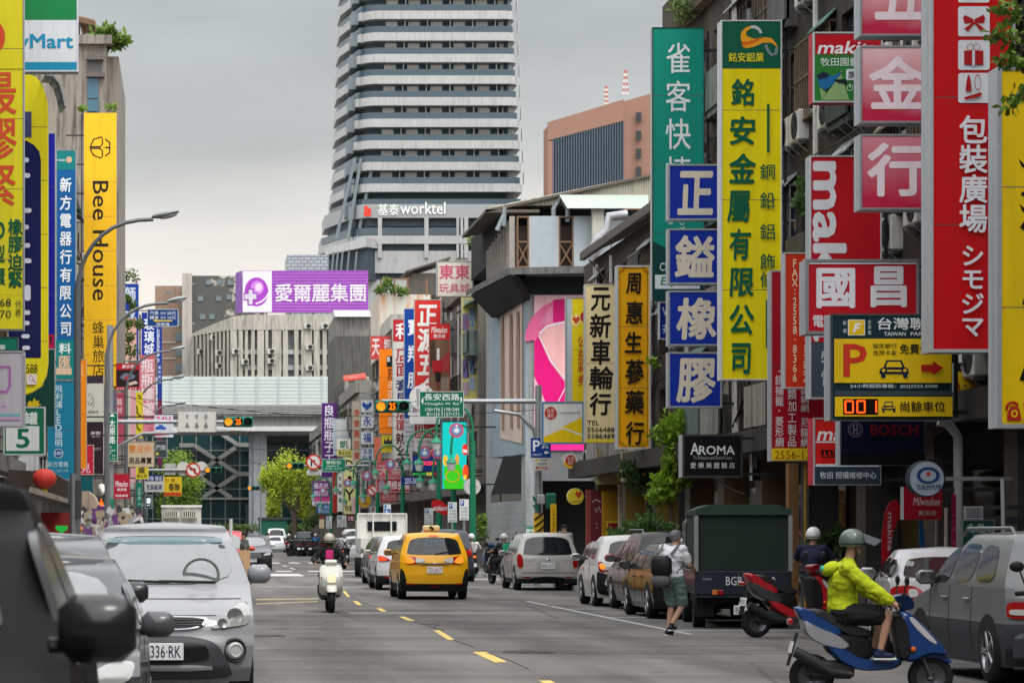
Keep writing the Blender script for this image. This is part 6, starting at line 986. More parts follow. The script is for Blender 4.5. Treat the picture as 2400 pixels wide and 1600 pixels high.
# ornate green lamps
def ornate(label, px, Y, top, flip=1, banner=True):
    X = W(px, 0, Y).x; z = W(0, top, Y).z; t = thing('ornate_street_lamp', label, 'street lamp', (X, Y, 0), world=True, group='green ornate lamps on the right pavement'); gm = mat('lamp_green', (.012, .16, .075), .4, noise=.15)
    m = MB(); m.tube([(X, Y, 0), (X, Y, z-1.4)], [.14, .10], 10); m.build('pole', gm, t, 40)
    for s_, r_, dz in ((-1, 1.35, 0), (-1, .8, -.75)) if flip == 1 else ((-1, 1.25, 0), (1, .7, -.75)):
        P = [(X, Y, z-1.6+dz)]+[(X+s_*r_/2*(1-math.cos(a)), Y, z-.9+dz+.85*math.sin(a)) for a in [i*PI/8 for i in range(9)]]+[(X+s_*r_, Y, z-1.15+dz)]
        m = MB(); m.tube(P, .045, 7); ar = m.build('arm', gm, t, 40)
        m = MB(); c = (X+s_*r_, Y, z-1.6+dz); m.lathe([(.03, .42), (.05, .32), (.2, .2), (.22, .14), (.05, .14)], c, (0, 0, 1), 14); m.build('lamp_cap', mat('lamp_cap_green', (.02, .22, .12), .4), t, 40)
        m = MB(); m.lathe([(.18, .13), (.12, -.12), (.02, -.15)], c, (0, 0, 1), 14); m.build('lamp_shade', mat('lamp_glass', (.45, .46, .44), .25), t, 40)
        if banner and dz == 0:
            c2 = (X+s_*r_*.45, Y-.02, z-1.0+dz); R_ = .27
            m = MB(); m.lathe([(0, .03), (R_, .03), (R_, -.03), (0, -.03)], c2, (0, 1, 0), 24); b_ = m.build('round_banner', mat('banner_ring', (.5, .07, .12), .5), t)
            m = MB(); m.lathe([(0, -.034), (R_*.72, -.034)], c2, (0, 1, 0), 24); m.build('banner_centre', mat('banner_blue', (.12, .22, .42), .5), t)
            m = MB(); m.ell((c2[0], Y-.06, c2[2]-.02), (R_*.36, .01, R_*.36), 12); m.ell((c2[0], Y-.06, c2[2]+.15), (R_*.16, .01, R_*.2), 8); m.build('banner_emblem', mat('banner_white', (.6, .62, .64), .5), t)
    return t
ornate('tall green ornate lamp nearest the corner with a round white sign', 1108, 103, 945)
ornate('green ornate lamp in front of the turquoise video billboard', 1063, 109, 1000)
ornate('green ornate lamp crossing the blue tool sign', 1029, 117, 1005, banner=True)
ornate('green ornate lamp crossing the red suitcase repair sign', 944, 137, 1040)
ornate('green ornate lamp beside the red no left turn disc', 885, 154, 1072)
ornate('green ornate lamp at the pale yellow letter sign', 837, 176, 1094)
ornate('far green ornate lamp before the purple bottle wholesale sign', 776, 207, 1118)
# overhead cables
for i, (p, q, Y, sag) in enumerate((((262, 925), (1260, 960), 103, .5), ((262, 985), (960, 1000), 140, .4), ((300, 1010), (860, 1052), 165, .5), ((262, 900), (620, 1092), 130, .3), ((440, 1068), (800, 1075), 180, .4))):
    a, b = W(*p, Y), W(*q, Y); m = MB(); m.tube([a+(b-a)*k/10+Vector((0, 0, -sag*math.sin(PI*k/10))) for k in range(11)], .016, 4)
    tag(m.build('overhead_cable', black()), ('uppermost thin cable slung between the two near masts', 'thin cable slung under the noise barrier to the right row', 'thin cable running past the no left turn sign', 'slanting thin cable from the left mast to the far crossing', 'farthest thin cable across the street at the second crossing')[i], 'cable')
# slim green tripod-like flags and arcade bits on the right
def panel(label, rect, Y, c, name, cat, items=(), d=.12, ground=False, rough=.6, noise=.25):
    a, b = W(rect[0], rect[3], Y), W(rect[2], rect[1], Y); z0 = .13 if ground else a.z
    t = thing(name, label, cat, ((a.x+b.x)/2, Y, z0), world=True); m = MB(); m.box(a.x, b.x, Y, Y+d, z0, b.z); m.build('board', mat(name, c, rough, noise=noise, ns=2, streak=.3), t); sign_items(items, Y, t, -.005); return t
panel('broad orange wall panel beside the wooden post behind the navy rider', (1888, 1080, 1955, 1300), 55.5, (.50, .24, .012), 'wall_panel', 'wall panel', ground=True, noise=.1)
panel('brown timber post at the arcade next to the truck canopy', (1849, 1085, 1872, 1300), 54.8, (.20, .10, .04), 'timber_post', 'post', ground=True, d=.3)
panel('reddish brown shopfront panel under the round lottery signs', (1374, 1147, 1400, 1290), 84, (.32, .07, .05), 'wall_board', 'wall panel', ground=True)
panel('dark red panel with white brush strokes beside the amber shopfront', (1384, 1150, 1412, 1290), 83.4, (.16, .02, .03), 'wall_board', 'wall panel', [('l', [(1388, 1176), (1398, 1170), (1408, 1176)], 'c8b8b8', 2.5), ('l', [(1394, 1190), (1397, 1200), (1404, 1186), (1408, 1200)], 'c8b8b8', 2.5), ('v', '肉羹', (1396, 1222, 1400, 1240), 'c8b8b8')], ground=True)
panel('amber yellow shopfront with a red poster in a yellow frame', (1412, 1150, 1450, 1290), 82.8, (.45, .23, .01), 'shopfront_panel', 'shop panel', [('r', (1421, 1220, 1450, 1285), 'd8b41c'), ('r', (1425, 1225, 1450, 1285), '8a1620'), ('t', '有', (1438, 1234, 1450, 1246), '4a4a90')], ground=True)
panel('faded wide cream fascia board with an amber end panel over the arcade', (1398, 1053, 1460, 1135), 81.5, (.42, .33, .18), 'fascia_board', 'fascia', [('r', (1441, 1055, 1456, 1134), 'd09a0c'), ('l', [(1404, 1070), (1412, 1090), (1406, 1120)], '8a6a5a', 2), ('v', '藥蔘行', (1418, 1075, 1430, 1122), 'b4704a')])
panel('second faded fascia board with an amber lower edge near the climbing plant', (1456, 1056, 1530, 1128), 76, (.40, .32, .19), 'fascia_board', 'fascia', [('p', [(1500, 1085), (1530, 1065), (1530, 1128), (1500, 1128)], 'b88a2a')])
panel('white and red striped pillar strip at the amber shopfront', (1450, 1128, 1459, 1290), 82, (.5, .48, .42), 'pillar_strip', 'post', [('v', '參茸燕窩', (1452, 1150, 1457, 1220), 'b03a34')], ground=True)
panel('slim amber strip beside the white and red pillar strip', (1459, 1140, 1468, 1290), 81.9, (.5, .26, .01), 'pillar_strip', 'post', ground=True)
tpl = disc_sign('dim round pump brand sign hanging in the dark arcade', 2172, 1121, 43, 41.5, '8f98a4', '2c3440', [('o', (2148, 1094, 2202, 1133), '1c3a66', .3, ), ('e', (2170, 1105, 2180, 1114), 'b02a2a'), ('t', 'TSURUMI PUMP', (2146, 1135, 2205, 1147), '1c2c4c', BO)], arm=13)
sign('dim red power tool sign hanging below the round pump sign', (2118, 1140, 2208, 1217), 42.5, '8c0f1e', [('t', 'Milwaukee', (2140, 1165, 2204, 1184), 'b8a8a8', {'b': .02, 'sh': .2}), ('t', '美沃奇', (2152, 1195, 2194, 1208), 'b09898', BO)], .2, None, arm=13)
sign('dark green house number plate in the shaded arcade', (2256, 1219, 2330, 1277), 41, '123a34', [('t', '太 原', (2266, 1226, 2306, 1236), '9ab0a8'), ('t', 'TaiYuan Rd', (2268, 1239, 2328, 1248), '9ab0a8'), ('t', '7 6', (2279, 1253, 2308, 1267), '9ab0a8', BO)], .04, ('6a8078', 1), arm=13.5)
sign('grey paper notice above the dark green house number plate', (2260, 1186, 2304, 1217), 41, '8c8c90', [('r', (2264, 1190+5*k, 2300, 1192+5*k), '4a4a50') for k in range(5)], .03, None, arm=13.5)
def feather(label, P, Y, c, items=()):
    t = thing('feather_flag', label, 'flag', (W(P[0][0], 0, Y).x, Y, .13), world=True); m = MB(); m.prism([W(x, y, Y) for x, y in P], (0, .02, 0)); m.build('cloth', sgm(c), t)
    m = MB(); b = W(*P[0], Y); m.tube([(b.x, Y, .13), b], .02, 6); m.build('pole', steel(), t); sign_items(items, Y, t, -.01)
feather('curved dark red feather flag with white lettering behind the lime rider', [(2067, 1330), (2066, 1260), (2074, 1200), (2086, 1175), (2102, 1170), (2110, 1185), (2108, 1215), (2095, 1240), (2086, 1290), (2078, 1340)], 44, '9c0f1a', [('d', 'makita', (2080, 1200, 2092, 1290), 'b8a0a0', BO)])
feather('thin blue pennant flag on a white stick in the dark arcade', [(2156, 1305), (2154, 1215), (2163, 1225), (2170, 1290), (2176, 1305)], 43, '1c5a90')
feather('slim magenta banner with white marks next to the pipe', [(2231, 1330), (2231, 1158), (2241, 1158), (2241, 1330)], 42, '7c1038', [('v', '一日三餐', (2233, 1190, 2239, 1320), 'b49aa4')])
t = thing('drain_pipe', 'thick grey downpipe standing in the dark arcade', 'pipe', (W(2246, 0, 42).x, 42.6, 0), world=True); m = MB(); X = W(2246, 0, 42.6).x; m.tube([(X, 42.6, .13), (X, 42.6, 3.1), (X-.15, 42.6, 3.3), (X-.3, 42.6, 3.35)], .075, 10); m.build('pipe', mat('pipe_grey', (.36, .36, .35), .6, noise=.3), t, 40)
for x0, y0, x1, Y, c, n in ((2196, 1190, 2193, 43.2, (.3, .29, .27), 'white pole leaning in the dark arcade'), (2218, 1190, 2215, 42.4, (.35, .3, .24), 'tan bamboo pole standing in the dark arcade'), (2350, 1122, 2356, 40, (.3, .3, .3), 'pale metal pole behind the grey estate car')):
    m = MB(); p = W(x0, y0, Y); q = W(x1, 0, Y); m.tube([(q.x, Y, .13), p], .03, 6); tag(m.build('pole', mat('stick', c, .6, noise=.2)), n, 'pole')
# left stall awnings, lantern, dustpans
t = thing('paper_lantern', 'red round paper lantern with a yellow tassel', 'lantern', W(104, 1145, 70), world=True); c = W(104, 1121, 70); R_ = 28/FPX*70
m = MB(); m.ell(c, (R_, R_, R_*.82), 20); m.build('shade', mat('lantern_red', (.55, .04, .035), .55, noise=.15), t, 60)
m = MB()
for k in range(12): a = k*PI/6; m.tube([c+Vector((R_*1.01*math.cos(a)*math.cos(b_), R_*1.01*math.sin(a)*math.cos(b_), R_*.83*math.sin(b_))) for b_ in [(-80+20*i)*PI/180 for i in range(9)]], .006, 4)
m.build('rib', mat('lantern_rib', (.6, .12, .06), .5), t); m = MB(); m.lathe([(.03, -R_*.8), (.07, -R_*.85), (.09, -R_*1.25), (.02, -R_*1.3)], c, (0, 0, 1), 8); m.build('tassel', mat('tassel_yellow', (.7, .45, .03), .7), t)
def awn(label, pts, Y, Y2, c):
    m = MB(); P = [W(x, y, Y) for x, y in pts]; m.prism(P, (0, Y2-Y, 0)); tag(m.build('awning', mat('awning_cloth', c, .8, noise=.35, ns=2, streak=.4)), label, 'awning')
awn('beige folding awning arm over the left stalls', [(70, 1140), (146, 1165), (146, 1175), (66, 1152)], 68, 71, (.32, .27, .22))
awn('dark brown canopy edge above the left stalls', [(20, 1100), (120, 1105), (160, 1128), (160, 1180), (90, 1170), (20, 1150)], 72, 76, (.06, .045, .038))
awn('rounded tan shop canopy beside the pedestrian signal', [(192, 1150), (205, 1150), (220, 1162), (227, 1180), (227, 1193), (204, 1193), (192, 1180)], 95, 98, (.40, .31, .24))
awn('red sheet hanging at the back of the left stall', [(95, 1200), (165, 1200), (165, 1262), (95, 1262)], 69, 69.1, (.28, .02, .02))
awn('thin tan awning edge low on the left pavement', [(275, 1175), (318, 1198), (318, 1204), (275, 1182)], 125, 128, (.35, .3, .22))
m = MB(); m.prism([W(130, 1231, 65), W(159, 1231, 65), W(159, 1240, 65), W(148, 1246, 65), W(147, 1258, 65), W(142, 1258, 65), W(141, 1246, 65), W(130, 1240, 65)], (0, .05, 0)); tag(m.build('dustpan', mat('green_plastic', (.02, .55, .06), .4)), 'bright green plastic dustpan hanging at the left stall', 'dustpan')
m = MB(); m.ell(W(183, 1228, 80), (.09, .09, .16), 10); m.ell(W(183, 1240, 80), (.14, .12, .1), 10); tag(m.build('stall_toy', mat('orange_plastic', (.7, .25, .02), .5)), 'orange plastic item among the left stall goods', 'stall goods')
r = random.Random(8); m = MB(); mats = [mat('goods_'+n, c, .6, noise=.3) for n, c in (('grey', (.35, .35, .36)), ('dark', (.05, .05, .06)), ('purple', (.16, .06, .2)), ('tan', (.4, .32, .22)), ('white', (.6, .6, .6)))]
for i in range(160): m.mi = r.randrange(5); p = W(r.uniform(190, 330), r.uniform(1195, 1250), r.uniform(86, 118)); m.cbox(p, (r.uniform(.05, .3), .2, r.uniform(.1, .5)), Matrix.Rotation(r.uniform(-.5, .5), 3, 'Y'))
o = m.build('stall_goods', mats); tag(o, 'jumbled bags and small wares piled along the left stalls', 'stall goods', kind='stuff')
# ---------------------------------------------------------------- vehicles
def interp(P, z):
    P = sorted(P)
    if z <= P[0][0]: return P[0][1]
    for (a, u), (b, v) in zip(P, P[1:]):
        if z <= b: t = (z-a)/(b-a); return u+(v-u)*t
    return P[-1][1]
def smoothpoly(poly, it=2):
    for _ in range(it):
        q = []
        for i in range(len(poly)):
            a, b = poly[i], poly[(i+1) % len(poly)]; q += [(a[0]*.8+b[0]*.2, a[1]*.8+b[1]*.2), (a[0]*.2+b[0]*.8, a[1]*.2+b[1]*.8)]
        poly = q
    return poly
class Car:
    def __init__(s, label, x, y, away, L, Wd, H, RP, FP, z0, belt, c, roofw=.76, cat='car', name='parked_car', group=None, rz=0, rb=.16, fb=.25, low=None, lowc=(.02, .02, .022), detail=True):
        s.L, s.W, s.H, s.RP, s.FP, s.z0, s.belt, s.roofw, s.rb, s.fb = L, Wd/2, H, RP, FP, z0, belt, roofw, rb, fb
        s.t = thing(name, label, cat, (x, y if away else y+L, 0), (0 if away else PI)+rz, group=group)
        s.pm = paint(c); n = 30; zs = sorted(set([z0+(H-.07-z0)*i/n for i in range(n+1)]+[p[0] for p in RP+FP if z0 < p[0] < H-.07]))
        rings = []; V = [-1, -.97, -.9, -.78, -.6, -.4, -.2, 0, .2, .4, .6, .78, .9, .97, 1]
        def ring(z, k=1, lift=0):
            w_ = s.w(z)*k; yr, yf = s.yr(0, z), s.yf(0, z); mid = (yr+yf)/2; P = []
            for v in V: P.append((v*w_, mid+(s.yr(v*s.w(z), z)-mid)*k, z+lift*(1-.25*v*v)))
            a, b = P[-1][1], mid+(s.yf(s.w(z), z)-mid)*k
            for i in range(1, 9): P.append((w_, a+(b-a)*i/9, z+lift*.75))
            for v in reversed(V): P.append((v*w_, mid+(s.yf(v*s.w(z), z)-mid)*k, z+lift*(1-.25*v*v)))
            for i in range(8, 0, -1): P.append((-w_, a+(b-a)*i/9, z+lift*.75))
            return P
        rings = [ring(z) for z in zs]; zt = zs[-1]
        rings += [ring(zt, .97, .028), ring(zt, .9, .045), ring(zt, .7, .06), ring(zt, .4, .07), ring(zt, .05, .07)]
        N_ = len(rings[0]); bmain, blow = MB(), MB()
        for r_ in rings: bmain.v += r_
        for i in range(len(rings)-1):
            for j in range(N_): k = (j+1) % N_; bmain.f.append((i*N_+j, i*N_+k, (i+1)*N_+k, (i+1)*N_+j)); bmain.m.append(1 if low and i < len(zs)-1 and zs[i+1] <= low+.001 else 0)
        bmain.f.append(tuple(range(N_-1, -1, -1))); bmain.m.append(1)
        s.body = bmain.build('body', [s.pm, mat('cladding', lowc, .6, noise=.1, spec=.25)], s.t, 42)
    def w(s, z):
        if z >= s.belt: k = (z-s.belt)/(s.H-.07-s.belt); return s.W*(.975+(s.roofw-.975)*k**1.25)
        k = (s.belt-z)/(s.belt-s.z0); return s.W*(.975+.025*math.sin(min(1, k*1.6)*PI/2)-.05*max(0, k-.6)/.4)
    def yr(s, x, z): return interp(s.RP, z)+s.rb*min(1, abs(x)/s.w(z))**4
    def yf(s, x, z): return s.L-interp(s.FP, z)-s.fb*min(1, abs(x)/s.w(z))**3
    def S(s, side):
        if side == 'r': return lambda a, z, o: (a, s.yr(a, z)-o, z)
        if side == 'f': return lambda a, z, o: (a, s.yf(a, z)+o, z)
        g = -1 if side == 'L' else 1
        return lambda a, z, o: (g*(s.w(z)+o), a, z)
    def patch(s, side, poly, m, name, off=.012, parent=None, it=2, thick=.03):
        P = smoothpoly(poly, it) if it else poly; F = s.S(side); Q = []
        for i in range(len(P)):
            a, b = P[i], P[(i+1) % len(P)]; n = max(1, int(math.hypot(b[0]-a[0], b[1]-a[1])/.09)); Q += [(a[0]+(b[0]-a[0])*k/n, a[1]+(b[1]-a[1])*k/n) for k in range(n)]
        n = len(Q); cx_, cz_ = sum(p[0] for p in Q)/n, sum(p[1] for p in Q)/n; mb = MB(); R_ = [1.004, 1, .8, .6, .4, .2]
        for k, q in enumerate(R_): mb.v += [F(cx_+(p[0]-cx_)*q, cz_+(p[1]-cz_)*q, off-(thick if k == 0 else 0)) for p in Q]
        mb.v.append(F(cx_, cz_, off))
        for k in range(len(R_)-1):
            for j in range(n): i2 = (j+1) % n; mb.f.append((k*n+j, k*n+i2, (k+1)*n+i2, (k+1)*n+j)); mb.m.append(0)
        for j in range(n): mb.f.append(((len(R_)-1)*n+j, (len(R_)-1)*n+(j+1) % n, len(R_)*n)); mb.m.append(0)
        return mb.build(name, m, parent or s.t, 45)
    def both(s, side, poly, m, name, **k): s.patch(side, poly, m, name, **k); s.patch(side, [(-a, z) for a, z in poly][::-1], m, name, **k)
    def sides(s, poly, m, name, **k):
        for d in 'LR': s.patch(d, poly, m, name, **k)
    def wheels(s, ya, yb, r, wd=.2, rimc=(.33, .33, .35), spokes=5):
        for y in (ya, yb):
            for g in (-1, 1):
                A = [(y+(r+.055)*math.cos(a), r+(r+.055)*math.sin(a)) for a in [i*PI/14 for i in range(15)]]
                A = [(a_, max(z, s.z0+.01)) for a_, z in A]+[(y-(r+.055), s.z0+.01), (y+(r+.055), s.z0+.01)][::1]
                s.patch('L' if g < 0 else 'R', A, black(), 'wheel_arch', off=.006, it=0)
                x = g*(s.w(.5)+.012); m = MB(); m.lathe([(r*.62, 0), (r*.9, .005), (r*.985, .03), (r, .06), (r, wd-.04), (r*.95, wd), (r*.5, wd)], (x, y, r), (-g, 0, 0), 28); wh = m.build('wheel', rubber(), s.t, 50)
                m = MB(); m.lathe([(r*.1, -.005), (r*.14, .012), (r*.2, .03), (r*.58, .07), (r*.6, .015), (r*.645, -.002), (r*.66, .01)], (x, y, r), (-g, 0, 0), 28)
                for k in range(spokes): a = 2*PI*k/spokes; m.cbox((x-g*.012, y+math.cos(a)*r*.34, r+math.sin(a)*r*.34), (.03, r*.58, r*.15), Matrix.Rotation(a, 3, 'X'), b=.006)
                m.build('rim', mat('alloy_rim', rimc, .3, .8, noise=.1), wh, 40)
    def mirrors(s, y, z, c, sz=(.11, .1, .075)):
        for g in (-1, 1):
            x = g*(s.w(z)+.13); m = MB(); m.cbox((x, y, z), (sz[0]*2, sz[1]*1.7, sz[2]*2.2), b=.045); m.build('mirror', mat('mirror_paint', c, .3, coat=.5), s.t, 60)
            m = MB(); m.box(x-.09, x+.09, y-sz[1]*.87, y-sz[1]*.86, z-.06, z+.06); m.build('mirror_glass', chrome(), s.t); m = MB(); m.tube([(g*(s.w(z)-.02), y+.02, z-.05), (x-g*.05, y, z-.05)], .025, 6); m.build('mirror_arm', black(), s.t)
    def plate(s, side, z, text, tc='14203a', x=0, w_=.19, h=.08, bc=(.72, .73, .72), y=None):
        F = s.S(side); y0 = F(x, z, .02)[1] if y is None else y; d = -1 if side == 'r' else 1; m = MB(); m.cbox((x, y0, z), (w_*2, .02, h*2), b=.004); p = m.build('license_plate', mat('plate_white', bc, .4), s.t)
        m = MB(); put_text(m, text, (x-w_*.88, -h*.72, x+w_*.88, h*.72), lambda u, v: Vector((-u+2*x if d > 0 else u, y0+d*.012, z-v))+Vector((0, 0, 0)), .01); 
        o = m.build('lettering', mat('plate_ink', hexc(tc), .5), p, flip=False)
        if sum(f.normal.y*f.area for f in o.data.polygons)*d < 0: o.data.flip_normals()
    def seams(s, ys, z1):
        for y in ys: s.sides([(y-.008, s.z0+.12), (y+.008, s.z0+.12), (y+.008, z1), (y-.008, z1)], black(), 'door_seam', off=.003, it=0)
    def handles(s, ys, z, c=None):
        for y in ys:
            for g in (-1, 1): m = MB(); m.cbox((g*(s.w(z)+.02), y, z), (.03, .2, .03), b=.01); m.build('door_handle', c or s.pm, s.t)
    def side_glass(s, polys):
        for p in polys: s.sides(p, glass(), 'side_window', off=.008)
    def rails(s, y0, y1):
        for g in (-1, 1): x = g*s.w(s.H-.08)*.93; m = MB(); m.tube([(x, y0, s.H-.06), (x, y0+.15, s.H+.02), (x, y1-.15, s.H+.02), (x, y1, s.H-.06)], .02, 6); m.build('roof_rail', mat('rail_grey', (.16, .16, .17), .4, .4), s.t, 40)
    def wiper(s, side, x0, z0, x1, z1):
        F = s.S(side); m = MB(); m.tube([F(x0, z0, .03), F((x0+x1)/2, (z0+z1)/2, .035), F(x1, z1, .03)], .012, 5); m.build('wiper', black(), s.t)
def sym(h): return h+[(-a, z) for a, z in reversed(h)]
RED = mat('tail_red', (.30, .008, .008), .15, coat=.5); REDL = mat('tail_red_lit', (.9, .05, .02), .2, emit=1.0); AMB_ = mat('tail_amber', (.9, .22, .02), .2, emit=.9); CLR = mat('lamp_clear', (.45, .45, .44), .12, coat=.6); BADGE = chrome()
RPH = [(.2, .14), (.38, .02), (.6, 0), (.9, .02), (1.02, .06), (1.5, .3), (1.6, .42)]; FPH = [(.2, .1), (.45, .0), (.7, .06), (.84, .3), (.98, 1.05), (1.1, 1.25), (1.5, 1.95), (1.62, 2.3)]
def hatch(label, x, y, c, H=1.62, Wd=1.78, L=4.35, belt=.98, low=None, name='parked_car', lit=False, group=None, plate=None, win=.64, lamp=None, emblem=True, rails=False, away=True, z0=.2, tc='14203a', cat='car', lowc=(.02, .02, .022), wr=.33, glassside=True, mirrorc=None, RP=None, roofw=.76):
    k = H/1.62; C = Car(label, x, y, away, L, Wd, H, RP or [(z*k, v) for z, v in RPH], [(z*k, v) for z, v in FPH], z0, belt, c, low=low, name=name, group=group, cat=cat, lowc=lowc, roofw=roofw); C.k = k
    C.patch('r', sym([(win, belt+.05), (win*.98, belt+.15), (win*.84, H-.13)]), glass(), 'rear_window', off=.014)
    C.wheels(.78, L-.85, wr); C.seams((1.45, 2.35, 3.15), belt)
    if glassside: C.side_glass([[(.62, belt+.06), (1.42, belt+.05), (1.42, H-.16), (.85, H-.17)], [(1.5, belt+.05), (2.3, belt+.04), (2.22, H-.15), (1.5, H-.15)], [(2.38, belt+.04), (3.05, belt+.02), (2.75, H-.3), (2.3, H-.15)]])
    C.handles((1.6, 2.5), belt-.14); C.mirrors(2.95, belt+.08, mirrorc or c)
    C.both('r', lamp or [(.62, .80*k), (.84, .78*k), (.85, 1.0*k), (.78, 1.02*k), (.6, .92*k)], REDL if lit else RED, 'tail_light', off=.02)
    C.both('r', [(.5, .36), (.72, .36), (.72, .40), (.5, .40)], RED, 'reflector', off=.014, it=1)
    if plate: C.plate('r', .62*k if lamp is None else plate[1], plate[0], tc)
    if emblem: m = MB(); m.ell(C.S('r')(0, .86*k, .015), (.05, .012, .03), 12); m.build('badge', BADGE, C.t, 60)
    C.wiper('r', .02, belt+.06, .4, belt+.13)
    C.patch('f', sym([(.62*Wd/1.78, belt+.1), (.54*Wd/1.78, H-.13)]), glass(), 'windshield')
    C.both('f', [(.5, .62*k), (.78, .64*k), (.8, .76*k), (.6, .72*k)], CLR, 'headlight'); C.patch('f', sym([(.4, .3), (.42, .5)]), black(), 'grille')
    if rails: C.rails(.6, 2.6)
    return C
# yellow taxi
C = hatch('yellow taxi with roof lamp and lit tail lights', 5.95, 68, (.78, .38, .008), 1.66, 1.69, 4.2, 1.06, low=.40, name='taxi', plate=('TDL.6617', .73), win=.67, tc='a03048', cat='taxi', lamp=[(.2, .98), (.36, .89), (.62, .87), (.70, .93), (.69, 1.05), (.6, 1.08)], lit=False, wr=.31)
C.both('r', [(.46, .91), (.66, .88), (.71, .94), (.70, 1.05), (.58, 1.06)], AMB_, 'tail_light_inner', off=.034); C.both('r', [(.2, .98), (.34, .9), (.46, .9), (.46, 1.05)], CLR, 'reverse_light', off=.034)
C.patch('r', sym([(.35, .86), (.34, .9)]), chrome(), 'trim_bar', off=.03, it=1); C.patch('r', sym([(.12, 1.555), (.12, 1.585)]), mat('brake_lamp', (.7, .1, .1), .3, emit=.5), 'brake_light', off=.03, it=1)
C.both('r', [(.69, .28), (.84, .28), (.84, .8), (.74, .7), (.68, .42)], black(), 'corner_trim', off=.016); C.patch('r', sym([(.11, .30), (.11, .34)]), RED, 'fog_lamp', off=.016, it=1)
m = MB(); m.cbox((0, 1.0, 1.75), (.42, .2, .16), b=.04); tl = m.build('roof_lamp', mat('taxi_lamp', (.62, .50, .28), .4), C.t, 40); m = MB(); m.cbox((0, .89, 1.76), (.12, .02, .06), Matrix.Rotation(PI/4, 3, 'Y')); m.build('emblem', black(), tl); m = MB(); m.tube([(.03, .85, 1.72), (.05, .75, 1.95)], .006, 4); m.build('antenna', black(), C.t)
m = MB(); put_text(m, 'TDL-6617', (-.24, -1.45, .24, -1.30), lambda u, v: Vector(C.S('r')(u, -v, .03)), .0); m.build('window_number', mat('window_print', (.12, .15, .2), .4), C.t, flip=False)
# silver estate car
C = hatch('silver estate car with roof rails waiting at the corner', 10.15, 79, (.40, .39, .365), 1.66, 1.78, 4.5, .97, low=.38, name='estate_car', plate=('BKR·3373', .7), win=.70, rails=True, lamp=[(.70, .66), (.86, .64), (.88, 1.0), (.80, 1.06), (.72, .98)], roofw=.74)
C.patch('r', sym([(.3, .56), (.36, .80), (.2, .82)]), mat('recess_silver', (.33, .32, .29), .4, coat=.4), 'plate_recess', off=.008); C.patch('r', sym([(.62, .2), (.5, .36), (.2, .40)]), black(), 'bumper_insert', off=.013); C.patch('r', sym([(.76, .5), (.76, .512)]), black(), 'panel_gap', off=.006, it=0)
for sg, tx in ((-1, 'SUBARU'), (1, 'FORESTER')): m = MB(); put_text(m, tx, (sg*.52-.13, -.86, sg*.52+.13, -.835), lambda u, v: Vector(C.S('r')(u, -v, .016))); m.build('badge_lettering', mat('badge_dark', (.08, .08, .08), .4), C.t, flip=False)
# other right-lane traffic
C = hatch('white crossover with glowing red tail lights left of the taxi', 6.2, 79.5, (.62, .62, .63), 1.58, 1.78, 4.4, .98, low=.42, name='crossover_car', lamp=[(.45, .86), (.8, .82), (.86, .88), (.86, .98), (.7, .98)], plate=('BDK·2071', .66)); C.both('r', [(.6, .84), (.85, .84), (.86, .96), (.68, .96)], REDL, 'tail_light_inner', off=.03); C.both('r', [(.46, .32), (.62, .44), (.66, .34)], RED, 'reflector', off=.02)
hatch('dark grey car just ahead of the white crossover', 6.5, 88, (.05, .05, .055), 1.55, 1.76, name='dark_car', lit=True, mirrorc=(.03, .03, .03)); hatch('dark car with a wide roof beyond the taxi', 8.6, 93.5, (.035, .04, .05), 1.78, 1.84, name='dark_car')
hatch('white sedan taxi style car stopped on the right beyond the crossing', 8.95, 148, (.64, .65, .65), 1.5, 1.72, name='white_car', plate=('AUC·7592', .6)); hatch('white van roof showing behind the stopped white car', 9.3, 156, (.6, .6, .58), 1.9, 1.75, name='white_van', belt=1.2)
hatch('small white sedan far ahead near the green hoarding', 7.3, 238, (.62, .63, .66), 1.46, 1.76, name='white_car'); hatch('white box van close behind the far white sedan', 7.5, 246, (.6, .6, .57), 2.1, 1.8, name='white_van', belt=1.3); hatch('black van parked far behind the row of scooters', 8.9, 216, (.025, .026, .03), 1.8, 1.8, name='black_van', belt=1.1)
# parked row on the right
C = hatch('white parked car with black wrapped side trim and amber lamp', 9.85, 61.3, (.6, .6, .57), 1.6, 1.74, 3.6, 1.0, name='parked_car', group='cars parked along the right kerb', plate=('AQR·1150', .6)); C.both('r', [(.55, .84), (.8, .8), (.84, .98), (.56, .98)], CLR, 'lamp_cluster', off=.03); C.both('r', [(.70, .84), (.81, .83), (.83, .95), (.72, .95)], AMB_, 'indicator', off=.042); C.both('r', [(.5, .30), (.6, .24), (.88, .3), (.88, .8), (.8, .76), (.6, .72), (.8, .7), (.78, .4)], black(), 'corner_trim', off=.018)
hatch('black estate car parked ahead of the white trimmed car', 9.98, 56.7, (.012, .012, .013), 1.68, 1.80, 4.3, 1.02, name='parked_car', group='cars parked along the right kerb', rails=True, mirrorc=(.35, .03, .02))
C = hatch('glossy black car with wide red tail lights behind the walking man', 9.62, 52.3, (.01, .01, .011), 1.47, 1.82, 4.2, .93, name='parked_car', group='cars parked along the right kerb', lamp=[(.36, .72), (.8, .68), (.86, .74), (.86, .90), (.5, .90)], plate=('AXF·8218', .5)); C.both('r', [(.4, .79), (.8, .77), (.84, .81), (.46, .83)], mat('tail_strip', (.8, .35, .3), .2), 'lamp_strip', off=.032, it=1); C.patch('r', sym([(.7, .5), (.7, .53)]), chrome(), 'chrome_strip', off=.018, it=1)
